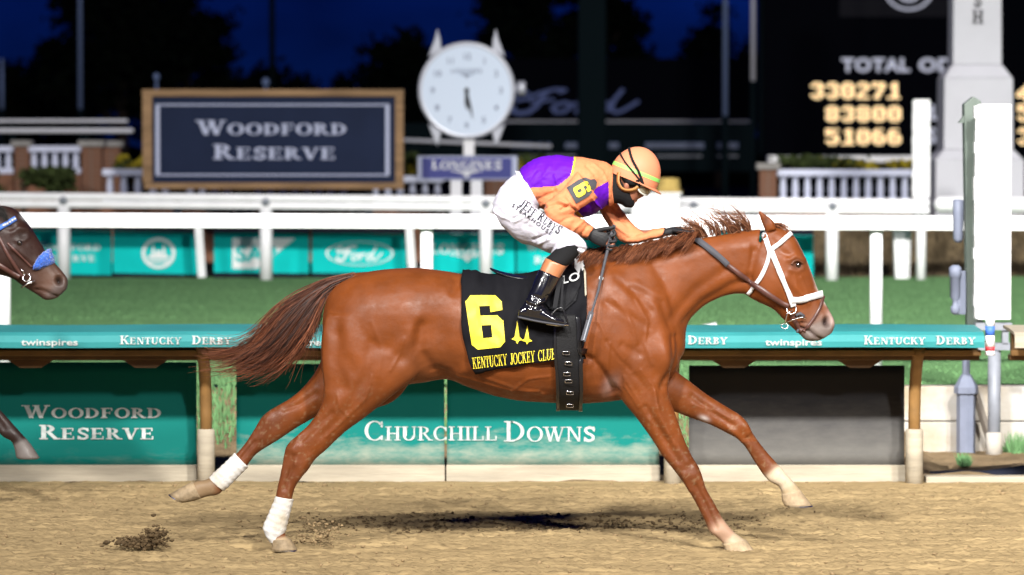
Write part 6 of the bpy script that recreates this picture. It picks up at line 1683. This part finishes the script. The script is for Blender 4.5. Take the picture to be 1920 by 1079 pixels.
# palms, five fingers each, inside the gloves
HN = dict(palm=[(1100, 447, 1112, 428, .024, -.145), (1112, 456, 1124, 430, .025, -.145), (1124, 462, 1136, 434, .024, -.145), (1132, 464, 1144, 442, .018, -.145)],
          fingers=[[(1136, 438, -.148), (1150, 434, -.165), (1153, 440, -.178), (1144, 444, -.180)], [(1138, 446, -.146), (1152, 447, -.164), (1153, 453, -.180), (1142, 453, -.182)],
                   [(1138, 453, -.145), (1150, 457, -.162), (1150, 462, -.178), (1140, 461, -.180)], [(1134, 459, -.144), (1146, 465, -.160), (1145, 469, -.174), (1136, 467, -.176)],
                   [(1118, 433, -.150), (1132, 430, -.168), (1144, 428, -.176), (1152, 425, -.176)]])
HF = dict(palm=[(1240, 445, 1246, 429, .023, .04), (1256, 442, 1260, 426, .025, .03), (1272, 442, 1274, 425, .025, .02), (1284, 444, 1286, 428, .018, .01)],
          fingers=[[(1280, 430, .0), (1294, 430, -.02), (1300, 436, -.035), (1296, 441, -.045)], [(1280, 434, -.005), (1294, 436, -.028), (1299, 442, -.042), (1294, 446, -.05)], [(1278, 438, -.008), (1291, 442, -.03), (1295, 447, -.045), (1290, 450, -.052)],
                   [(1275, 441, -.008), (1286, 446, -.028), (1289, 451, -.04), (1284, 453, -.048)], [(1262, 432, .0), (1276, 434, -.025), (1290, 436, -.045), (1298, 438, -.05)]])
def hand_mesh(mb, H, k=1.0):
    loft(mb, [(a, b, c, d, e * k, f) for (a, b, c, d, e, f) in H['palm']], 4, 16)
    for i, fg in enumerate(H['fingers']):
        q = catmull([tuple(P(a, b, c)) for (a, b, c) in fg], 5); n = len(q)
        r0 = (0.0105 if i < 4 else 0.0115) * k * (0.88 if i == 3 else 1)
        mb.tube([tuple(p) for p in q], [r0 * (1 - 0.28 * t / (n - 1)) for t in range(n)], 10)
hand_mesh(mb, HN, 0.85); hand_mesh(mb, HF, 0.85)
bodym = union(mb, 0.006, 3)
v = get_co(bodym); no = get_no(bodym); fx, fy = W2P(v[:, 0], v[:, 1] * 0, v[:, 2])
d = np.zeros(len(v))
for cx, cy, rx, ry, a in ((1207, 352, 5, 4, -.006), (1192, 379, 3, 2, .002), (1200, 362, 6, 6, .002)): d += a * ell(fx, fy, cx, cy, rx, ry) * (np.abs(v[:, 1]) > .012)
d += -.005 * np.exp(-(seg_dist(fx, fy, [(1187, 378), (1196, 375.5), (1200, 375)]) / 1.3) ** 2)
set_co(bodym, v + no * d[:, None])
make_obj('body', bodym, M['skin'], jk, True)
# ear
for s in (-1, 1):
    mb = MB(); loft(mb, [(1172, 340, 1182, 338, .010, s * .068), (1169, 350, 1181, 348, .012, s * .070), (1172, 358, 1178, 357, .008, s * .067)], 4, 10); mb.build('ear', M['skin'], jk, True)
    c = P(1210, 353, s * .030); mb = MB(); mb.lathe((c.x, c.y, c.z), [(0.002, -0.011), (0.008, -0.008), (0.011, 0), (0.006, 0.009)], 12, 'y'); mb.build('eye', M['eye'], jk, True)

# --- silks
mb = MB(); loft(mb, [(a, b - 9, c, d + 5, e + .014, f) for (a, b, c, d, e, f) in TORSO[1:]], 4, 28)
loft(mb, [(a, b, c, d, e + .010, f) for (a, b, c, d, e, f) in ARM_N], 5, 18); loft(mb, [(a, b, c, d, e + .010, f) for (a, b, c, d, e, f) in ARM_F], 5, 18)
loft(mb, [(x0, y0, x1, y1, hw + .008, y) for (x0, y0, x1, y1, hw, y) in [(1090, 318, 1130, 395, .06, -.10), (1085, 330, 1118, 385, .06, -.15)]], 4, 16)
loft(mb, [(x0, y0, x1, y1, hw + .008, y) for (x0, y0, x1, y1, hw, y) in [(1090, 318, 1130, 395, .06, .10), (1100, 345, 1145, 390, .06, .14)]], 4, 16)
jm = union(mb, 0.0045, 5)
v = get_co(jm); no = get_no(jm); fx, fy = W2P(v[:, 0], v[:, 1] * 0, v[:, 2])
# folds in the cloth: across the sleeve at the elbow, along the back, at the waist
wr_ = np.zeros(len(v))
for pts, w, a in (([(1018, 388), (1042, 382), (1062, 388)], 3.5, -.007), ([(1026, 384), (1048, 376), (1072, 386)], 3.5, .006), ([(1052, 392), (1066, 384), (1080, 394)], 3, -.008), ([(1062, 370), (1072, 384), (1082, 392)], 3, .006), ([(1040, 424), (1060, 410), (1078, 404)], 3.5, -.004),
                  ([(1068, 436), (1080, 424), (1094, 412)], 3, .004), ([(1085, 445), (1094, 434), (1104, 418)], 3, -.004), ([(1036, 352), (1050, 340), (1064, 330)], 4, -.004), ([(1000, 345), (1020, 330), (1030, 312)], 4, .003), ([(990, 340), (1004, 322)], 3, -.004), ([(1040, 330), (1044, 345), (1042, 352)], 2.5, .004),
                  ([(1100, 310), (1116, 330), (1126, 345)], 3, -.004), ([(1110, 306), (1128, 322), (1136, 340)], 3, .004), ([(1000, 380), (1022, 368), (1040, 360)], 4, -.005), ([(1015, 385), (1030, 374), (1048, 366)], 3, .005), ([(1150, 388), (1160, 410), (1178, 424)], 3, -.005), ([(1140, 400), (1156, 425), (1176, 440)], 3, .005), ([(1178, 448), (1200, 438), (1220, 432)], 3, -.004)):
    wr_ += 1.5 * a * np.exp(-(seg_dist(fx, fy, pts) / w) ** 2)
wr_ += 0.0075 * fbm(fx / 16 + fy / 34, fy / 22 - fx / 40, 3)
set_co(jm, v + no * wr_[:, None])
nf = len(jm.polygons); cen = np.empty(nf * 3); jm.polygons.foreach_get('center', cen); cen = cen.reshape(-1, 3)
px, py = W2P(cen[:, 0], cen[:, 1] * 0, cen[:, 2])
def inside(x, y, poly):
    r = np.zeros(x.shape, bool); n = len(poly)
    for i in range(n):
        (x0, y0), (x1, y1) = poly[i], poly[(i + 1) % n]
        if y0 == y1: continue
        c = ((y0 > y) != (y1 > y)) & (x < (x1 - x0) * (y - y0) / (y1 - y0) + x0); r ^= c
    return r
mi = np.zeros(nf, dtype=np.int32)
arm_n = seg_dist(px, py, [(1092, 352), (1036, 396), (1106, 438)]); is_arm = (cen[:, 1] < -0.155) & (arm_n < 32)
is_armf = (cen[:, 1] > 0.02) & (seg_dist(px, py, [(1130, 385), (1172, 432), (1244, 438)]) < 26) & (py > 385)
pur = inside(px, py, [(955, 280), (1079, 290), (1074, 315), (1066, 347), (984, 353), (955, 340)])
chest = inside(px, py, [(1080, 396), (1092, 372), (1118, 352), (1140, 340), (1141, 388), (1126, 405), (1098, 416)])
trim = (np.abs(seg_dist(px, py, [(1079, 290), (1074, 315), (1066, 347)])) < 1.8) & ~is_arm
trim |= (seg_dist(px, py, [(1082, 398), (1098, 416), (1128, 406), (1141, 390)]) < 2.4) & ~is_arm & (py > 385)
mi[(pur | chest) & ~is_arm & ~is_armf] = 1
mi[trim & ~is_armf] = 2
jm.polygons.foreach_set('material_index', mi)
silk = make_obj('silks', jm, [M['orange_silk'], M['purple_silk'], M['yellow_trim']], jk, True)
jsk = Skin(jm, OFF[jk])
# collar
mb = MB(); loft(mb, [(1134, 310, 1142, 388, .085, 0), (1142, 313, 1149, 384, .075, 0), (1148, 318, 1153, 380, .068, 0)], 4, 22); mb.build('collar', M['orange_silk'], jk, True)
# armband with the number
band = [(1062, 352), (1085, 337), (1098, 333), (1108, 337), (1116, 336), (1120, 342), (1118, 352), (1112, 358), (1104, 368), (1080, 382)]
ab = print_on('armband', jsk, [band], lambda u, v: (u, v), M['rubber'], jk, 0.007, -.19)
ask = jsk
def abfn(u, v):
    c = np.array([1091.5, 355.0]); ax = np.array([0.86, -0.50]); ay = np.array([-0.48, -0.87]) * -1
    # the figure lies on its side along the arm
    q = c + ax * (v - 0.5) * 32 + ay * (u - 0.5) * 21
    return tuple(q)
print_on('armband_number', jsk, [[(p[0], p[1]) for p in q] for q in SIX], abfn, M['yellow'], ab, 0.012, -.19, 3.0)
rod('armband_strap', [(1082, 386), (1086, 382), (1092, 376)], -.225, 3.2, M['black_knit'], jk)
# --- breeches
mb = MB()
PEL = [(924, 380, 940, 425, .09, 0), (938, 352, 968, 438, .135, 0), (958, 332, 992, 426, .145, 0), (974, 324, 1008, 400, .14, 0), (982, 330, 1012, 388, .135, 0)]
loft(mb, PEL, 4, 24)
for s in (-1, 1):
    T = [(924, 392, 940, 424, .06, s * .08), (934, 366, 975, 455, .09, s * .10), (965, 366, 1000, 462, .09, s * .15), (1008, 392, 1026, 474, .080, s * .21), (1046, 420, 1042, 478, .072, s * .26), (1080, 438, 1056, 478, .064, s * .295), (1098, 456, 1076, 474, .050, s * .305), (1100, 470, 1086, 478, .035, s * .305)]
    loft(mb, T, 4, 20)
bmh = union(mb, 0.005, 6)
v = get_co(bmh); no = get_no(bmh); fx, fy = W2P(v[:, 0], v[:, 1] * 0, v[:, 2]); wr_ = np.zeros(len(v))
for pts, w, a in (([(960, 412), (975, 402), (990, 398)], 2.5, -.005), ([(968, 414), (985, 405), (1000, 400)], 2.5, .004), ([(985, 420), (1000, 408), (1012, 402)], 2.5, -.005), ([(1000, 448), (1020, 440), (1040, 430)], 3, -.007), ([(1010, 455), (1030, 446), (1050, 432)], 3, .006), ([(1030, 470), (1044, 452), (1058, 438)], 3, -.006),
                  ([(1036, 474), (1055, 456), (1070, 448)], 2.5, .005), ([(1062, 452), (1078, 462), (1092, 466)], 2.5, -.005), ([(925, 395), (940, 405), (965, 415)], 3, .003), ([(1024, 462), (1030, 448), (1028, 436)], 4, .005), ([(1072, 446), (1086, 456), (1096, 462)], 2.5, .004)):
    wr_ += 1.5 * a * np.exp(-(seg_dist(fx, fy, pts) / w) ** 2)
wr_ += 0.006 * fbm(fx / 18 - fy / 30, fy / 20 + fx / 44, 3)
set_co(bmh, v + no * wr_[:, None])
bre = make_obj('breeches', bmh, M['breeches'], jk, True); bsk = Skin(bmh, OFF[jk])
q1, w1 = serif_text("JEff RubyS", 0.80, 0.10); q1b, w1b = font_polys("Jeff Ruby's", 0.012, 0.0, 0.95)
def along(p0, p1, h, w):
    p0 = np.array(p0); p1 = np.array(p1); ax = (p1 - p0) / w; nr_ = np.array([ax[1], -ax[0]]); nr_ = nr_ / np.linalg.norm(nr_) * h
    return lambda u, v: tuple(p0 + ax * u + nr_ * v)
print_on('lettering', bsk, q1, along((972, 386), (1047, 440), 17, w1), M['ink'], bre, 0.004, -.2, 3.0)
q2, w2_ = font_polys('STEAKHOUSE', 0.02, 0.0, 1.45)
print_on('lettering', bsk, q2, along((959, 387), (1032, 441), 7.5, w2_), M['ink'], bre, 0.004, -.2, 3.0)
# waistband
mb = MB(); loft(mb, [(965, 320, 1004, 398, .146, 0), (970, 321, 1009, 394, .146, 0), (976, 322, 1014, 389, .144, 0)], 4, 24); mb.build('waistband', M['breeches'], jk, True)
# --- lower legs
for s in (-1, 1):
    L = legset(s)
    mb = MB(); loft(mb, [(1096, 458, 1046, 462, .056, s * .302), (1085, 478, 1033, 476, .057, s * .306), (1068, 496, 1026, 482, .055, s * .314), (1062, 500, 1024, 484, .053, s * .317)], 4, 18); mb.build('knee_sock', M['black_knit'], jk, True)
    mb = MB(); loft(mb, [(1064, 498, 1023, 484, .051, s * .316), (1050, 521, 1013, 506, .048, s * .326), (1046, 528, 1010, 514, .046, s * .328)], 4, 18); mb.build('bare_calf', M['leg_skin'], jk, True)
    mb = MB(); loft(mb, [(1051, 522, 1011, 505, .052, s * .325), (1038, 546, 998, 536, .046, s * .34), (1024, 568, 985, 563, .040, s * .35), (1019, 584, 974, 582, .040, s * .355), (1014, 592, 972, 590, .038, s * .355)], 5, 20)
    loft(mb, [(974, 578, 971, 594, .034, s * .355), (992, 568, 988, 599, .038, s * .36), (1018, 576, 1012, 603, .041, s * .365), (1040, 592, 1036, 607, .042, s * .37), (1058, 600, 1056, 609, .030, s * .37)], 5, 18)
    bt = union(mb, 0.0045, 3)
    v = get_co(bt); no = get_no(bt); fx, fy = W2P(v[:, 0], v[:, 1] * 0, v[:, 2]); wr_ = np.zeros(len(v))
    for pts, w, a in (([(990, 560), (1004, 566), (1018, 560)], 2.6, .006), ([(988, 566), (1004, 572), (1020, 568)], 2.4, -.006), ([(990, 574), (1006, 578), (1020, 574)], 2.4, .006), ([(1000, 550), (1014, 556), (1026, 550)], 2.6, -.004), ([(1028, 512), (1016, 545), (1012, 560)], 3.5, .004)):
        wr_ += a * np.exp(-(seg_dist(fx, fy, pts) / w) ** 2)
    set_co(bt, v + no * wr_[:, None]); bo = make_obj('boot', bt, M['patent'], jk, True)
    mb = MB(); loft(mb, [(971, 592, 971, 597, .035, s * .356), (1008, 600, 1007, 605, .041, s * .363), (1040, 605, 1040, 610, .042, s * .37), (1058, 608, 1058, 612, .03, s * .37)], 4, 14); mb.build('sole', M['rubber'], bo, True)
# --- gloves
for nm, H in (('glove', HN), ('glove', HF)):
    mb = MB(); hand_mesh(mb, H, 1.0); make_obj('glove', union(mb, 0.0032, 2), M['glove'], jk, True)
mb = MB(); loft(mb, [(1096, 449, 1110, 425, .036, -.147), (1101, 452, 1114, 427, .035, -.146)], 3, 16); mb.build('glove_cuff', M['glove'], jk, True)
mb = MB(); loft(mb, [(1234, 448, 1240, 427, .035, .045), (1242, 447, 1248, 427, .032, .038)], 3, 16); mb.build('glove_cuff', M['glove'], jk, True)

# --- helmet in its own frame: f forward, u up
def hel(px, py): return P(px, py, 0)
HC = P(1192, 330, 0); HA = R(-22)
hf = Vector((math.cos(HA), 0, math.sin(HA))); hu = Vector((-math.sin(HA), 0, math.cos(HA)))
def HP(f, s, u): return HC + hf * f + Vector((0, 1, 0)) * s + hu * u
def shell(a0, a1, e0, e1, k, na=40, ne=14, skew=0.0):
    """patch of the helmet dome: azimuth a (0 = forward, -90 = camera side), elevation e"""
    vs = []; fs = []
    for j in range(ne + 1):
        for i in range(na + 1):
            a = R(a0 + (a1 - a0) * i / na); e = R(e0 + (e1 - e0) * j / ne)
            ce, se = math.cos(e), math.sin(e)
            vs.append(HP(0.124 * k * ce * math.cos(a) - 0.004, 0.098 * k * ce * math.sin(a), 0.145 * k * se))
    for j in range(ne):
        for i in range(na): fs.append((j * (na + 1) + i, j * (na + 1) + i + 1, (j + 1) * (na + 1) + i + 1, (j + 1) * (na + 1) + i))
    return vs, fs
vs, fs = shell(0, 360, -12, 90, 1.0); mb = MB(); mb.add(vs, fs); hl = mb.build('helmet', M['helmet'], jk, True)
vs, fs = shell(0, 360, 4, 11, 1.012, 48, 3); mb = MB(); mb.add(vs, fs); mb.build('helmet_band', M['lime'], hl, True)
# peak
mb = MB(); n = 16; vs = []
for j in range(4):
    t = j / 3
    for i in range(n + 1):
        a = R(-75 + 150 * i / n); vs.append(HP((0.122 + 0.030 * t * math.cos(a)) * math.cos(a), (0.098 + 0.010 * t) * math.sin(a), -0.024 - 0.012 * t * math.cos(a)))
fs = [(j * (n + 1) + i, j * (n + 1) + i + 1, (j + 1) * (n + 1) + i + 1, (j + 1) * (n + 1) + i) for j in range(3) for i in range(n)]
mb.add(vs, fs); pk = mb.build('peak', M['helmet'], hl, True); md = pk.modifiers.new('th', 'SOLIDIFY'); md.thickness = 0.005
def strap3(nm, pts, w, m, parent, th=0.003):
    """band through helmet-frame points (f, s, u), flat to the head"""
    q = catmull(pts, 8); mb = MB(); vs = []
    for i in range(len(q)):
        t = q[min(i + 1, len(q) - 1)] - q[max(i - 1, 0)]; t /= np.linalg.norm(t); nr_ = q[i] / (np.linalg.norm(q[i]) + 1e-6); sd = np.cross(t, nr_); sd /= np.linalg.norm(sd) + 1e-9
        for a, b in ((-1, 0), (1, 0), (1, 1), (-1, 1)):
            p = q[i] + sd * a * w / 2 + nr_ * b * th; vs.append(HP(*p))
    n_ = len(q); fs = []
    for i in range(n_ - 1):
        for a, b in ((0, 1), (1, 2), (2, 3), (3, 0)): fs.append((i * 4 + a, i * 4 + b, i * 4 + 4 + b, i * 4 + 4 + a))
    fs += [(0, 1, 2, 3), tuple((n_ - 1) * 4 + k_ for k_ in (3, 2, 1, 0))]
    mb.add(vs, fs); return mb.build(nm, m, parent, True)
for sg in (-1, 1):
    def dome(a, e, k=1.02):
        a = R(a); e = R(e); return (0.124 * k * math.cos(e) * math.cos(a) - 0.004, sg * 0.098 * k * math.cos(e) * math.sin(a), 0.145 * k * math.sin(e))
    # two elastic goggle bands over the back of the helmet
    strap3('goggle_band', [dome(66, -10), dome(86, 8), dome(112, 26), dome(142, 44), dome(179, 52)], 0.012, M['black_knit'], hl)
    strap3('goggle_band', [dome(66, -10), dome(92, 2), dome(120, 14), dome(148, 25), dome(179, 31)], 0.008, M['black_knit'], hl)
    # chin harness
    strap3('harness_strap', [(-0.085, sg * 0.072, -0.015), (-0.070, sg * 0.080, -0.060), (-0.035, sg * 0.081, -0.085), (0.010, sg * 0.078, -0.070), (0.035, sg * 0.076, -0.035)], 0.020, M['tan_strap'], hl, 0.004)
    strap3('ear_guard', [(-0.06, sg * 0.076, -0.02), (-0.02, sg * 0.082, -0.045), (0.025, sg * 0.080, -0.025)], 0.034, M['black_knit'], hl, 0.003)
    # goggles
    c = HP(0.098, sg * 0.034, -0.058)
    mb = MB(); vs = []
    n_ = 20
    for r, o_ in ((0.0, 0.012), (0.5, 0.010), (0.85, 0.004), (1.0, 0.0)):
        for k_ in range(n_):
            a = 2 * math.pi * k_ / n_
            # lens faces forward and to the side
            ph_ = R(43 + 33 * r * math.cos(a)); q_ = 1 + o_ * 6
            p = (0.012 + 0.080 * q_ * math.cos(ph_), sg * 0.074 * q_ * math.sin(ph_), -0.050 + 0.021 * r * math.sin(a))
            vs.append(HP(*p))
    fs = [(j * n_ + k_, j * n_ + (k_ + 1) % n_, (j + 1) * n_ + (k_ + 1) % n_, (j + 1) * n_ + k_) for j in range(3) for k_ in range(n_)]
    mb.add(vs, fs); gl = mb.build('goggle_lens', M['goggle'], jk, True)
    MB().tube([Vector(vs[3 * n_ + k_]) for k_ in range(n_)] + [Vector(vs[3 * n_])], 0.0045, 8, False).build('goggle_frame', M['goggle_frame'], gl, True)
    strap3('goggle_side', [(0.032, sg * 0.074, -0.048), (0.028, sg * 0.082, -0.038), (0.020, sg * 0.090, -0.028), (0.012, sg * 0.095, -0.016)], 0.016, M['black_knit'], gl)
mb = MB(); mb.tube([HP(0.090, -0.012, -0.050), HP(0.094, 0, -0.049), HP(0.090, 0.012, -0.050)], 0.005, 8); mb.build('goggle_bridge', M['goggle_frame'], jk, True)
# black neck warmer over neck, jaw and chin
mb = MB()
loft(mb, [(1140, 318, 1147, 382, .074, 0), (1150, 320, 1158, 382, .070, 0), (1162, 328, 1172, 386, .068, 0), (1172, 338, 1184, 389, .062, 0)], 5, 22)
loft(mb, [(1190, 356, 1150, 352, .0725, 0), (1189, 366, 1155, 366, .066, 0), (1191, 376, 1160, 376, .055, 0), (1189, 386, 1166, 384, .040, 0), (1184, 390, 1172, 389, .022, 0)], 4, 20)
make_obj('neck_warmer', union(mb, 0.0045, 5), M['black_knit'], jk, True)

# whip
wh = thing('whip', 'black riding whip held in the jockey\'s near hand', 'whip', P(1120, 540, -.17))
rod('shaft', [(1152, 422, -.163), (1144, 450, -.163), (1132, 500, -.19), (1122, 545, -.25), (1110, 585, -.33), (1102, 600, -.345)], -.16, [3.6, 3.4, 3.0, 2.6, 2.2, 2.2], M['rubber'], wh, 10)
mb = MB(); mb.bar(P(1109, 585, -.335), P(1093, 640, -.36), 0.026, 0.006, (0, 1, 0)); mb.build('flap', M['rubber'], wh, bevel=0.002)
mb = MB(); mb.bar(P(1108, 590, -.342), P(1094, 638, -.366), 0.006, 0.003, (0, 1, 0)); mb.build('flap_trim', M['steel'], wh)
ring('grip_band', 1127, 522, -.215, 3.4, 1.0, M['white_leather'], wh)

# ================================================================== the dark bay horse at the left edge
HD2 = 2.3
h2m, (gx, gy, g_bx, g_by, gv) = horse_mesh(R(11), 0.0095, 2)
off2 = Vector((-4.10, HD2, 0.065))
BAY = (0.027, 0.0115, 0.0085)
ff2 = gv[:, 1]
m2 = [(0.6 * np.clip((g_by - 770) / 60, 0, 1), (0.022, 0.015, 0.013)), (0.9 * np.clip(ell(gx, gy, 1535, 600, 34, 40, -35), 0, 1), (0.115, 0.060, 0.040)), (0.9 * np.clip(ell(gx, gy, 1540, 628, 30, 14, -35) * 1.4, 0, 1), (0.075, 0.055, 0.050)),
      (1.0 * ell(gx, gy, 1550, 604, 7, 8), (0.006, 0.004, 0.004)), (0.7 * ell(gx, gy, 1493, 497, 13, 9), (0.02, 0.012, 0.01)), (0.85 * ell(gx, gy, 1500, 462, 5, 10, -60) * np.exp(-(ff2 / .03) ** 2), (0.5, 0.5, 0.5)),
      (1.0 * below(1486, 914, 1492, 926, 6, g_bx, g_by) * ((g_bx > 1190) & (g_by > 880)), (0.14, 0.12, 0.11))]
paint(h2m, BAY, m2)
h2m.transform(Matrix.Translation(off2))
bay = thing('racehorse', 'dark bay racehorse with a blue fleece noseband, entering at the left edge', 'horse', tuple(off2))
make_obj('body', h2m, M['bay'], bay, True)   # world coordinates; make_obj shifts them to the thing
s2 = Skin(h2m, tuple(off2))
def eb(px, py):
    c = P(px, py, HD2); h = s2.side(c.x, c.z, True, 0.0, HD2)
    mb = MB(); mb.lathe((h.x, h.y + 0.008, h.z), [(0.001, -0.0185), (0.008, -0.0165), (0.014, -0.011), (0.0165, 0), (0.012, 0.012)], 16, 'y'); mb.build('eye', M['eye'], bay, True)
eb(40, 455)
# black mane and forelock (photo pixels at this horse's depth)
def hair2(nm, guides, n, rad, seed, jit, yj, lr): return hair(nm, [[(a, b, HD2 + c) for (a, b, c) in g] for g in guides], n, rad, M['black_hair'], bay, seed, jit, yj, lr, clump=max(4, n // 8), wave=0.004)
hair2('forelock', [[(-28, 392, 0), (-10, 388, -.03), (8, 396, -.05), (24, 412, -.05)], [(-26, 396, 0), (-8, 398, -.05), (8, 408, -.07), (18, 420, -.07)], [(-24, 392, .02), (-2, 390, 0), (16, 400, 0), (32, 414, 0)]], 260, 0.0035, 21, 0.008, 0.012, (0.6, 1.05))
hair2('mane', [[(-30 - 30 * i, 392 + 6 * i, 0), (-45 - 30 * i, 396 + 6 * i, -.05), (-62 - 30 * i, 410 + 6 * i, -.08), (-80 - 30 * i, 424 + 6 * i, -.09)] for i in range(9)], 300, 0.0035, 22, 0.012, 0.010, (0.6, 1.05))
hair('tail', [[(a * 0.89 - 1448, 60 + b * 0.905, HD2 + c) for (a, b, c) in g] for g in TG], 260, 0.0045, M['black_hair'], bay, 23, 0.03, 0.04, (0.7, 1.0), clump=40)
b2 = thing('bridle', 'brown bridle with blue and white browband on the dark bay horse', 'bridle', P(20, 480, HD2))
for nr in (True, False):
    strap('browband', s2, [(-12, 436), (2, 428), (16, 420), (32, 410)], 9, M['blue_tape'], b2, HD2, nr, 0.006)
    strap('cheekpiece', s2, [(-10, 425), (4, 448), (18, 475), (34, 502), (46, 520)], 6, M['brown_leather'], b2, HD2, nr, 0.005)
    strap('noseband', s2, [(18, 455), (38, 475), (58, 496), (62, 500)], 4, M['brown_leather'], b2, HD2, nr, 0.004)
    strap('rein', s2, [(40, 518), (22, 508), (2, 495), (-30, 478), (-80, 455)], 8, M['brown_leather'], b2, HD2, nr, 0.012)
for k_ in range(6):
    c = np.array([10, 424]) * (1 - k_ / 5) + np.array([30, 412]) * (k_ / 5); w = P(c[0], c[1], HD2); h = s2.side(w.x, w.z, True, 0.012)
    mb = MB(); mb.lathe((h.x, h.y, h.z), [(0.002, -0.004), (0.007, -0.001), (0.007, 0.003)], 8, 'y'); mb.build('browband_bead', M['white_leather'], b2, True)
yb2 = s2.side(P(50, 524, HD2).x, P(50, 524, HD2).z, True, 0.012).y
ring('bit_ring', 50, 521, yb2, 7.0, 1.1, M['metal'], b2, 0.4)
rod('bit_lever', [(40, 540), (52, 532), (66, 527)], yb2 - 0.004, 1.6, M['metal'], b2)
rod('bit_strap', [(38, 503), (42, 508), (46, 514)], yb2 - 0.004, 1.8, M['metal'], b2)
# blue fleece roll across the nose
mb = MB(); 
for s in (1,):
    loft(mb, [(64, 496, 62, 507, .028, HD2 - .055), (70, 484, 74, 506, .034, HD2 - .05), (82, 472, 90, 500, .040, HD2 - .03), (94, 466, 102, 495, .040, HD2 + 0.0), (92, 468, 100, 496, .040, HD2 + .05), (80, 480, 84, 500, .03, HD2 + .085)], 5, 18)
me = union(mb, 0.004, 3); v = get_co(me); no = get_no(me); v = v + no * (0.005 * fbm(v[:, 0] * 90 + v[:, 1] * 60, v[:, 2] * 90, 3))[:, None]; set_co(me, v)
o = make_obj('fleece_roll', me, M['blue_fleece'], b2, True); o['label'] = 'fluffy blue roll across the nose'
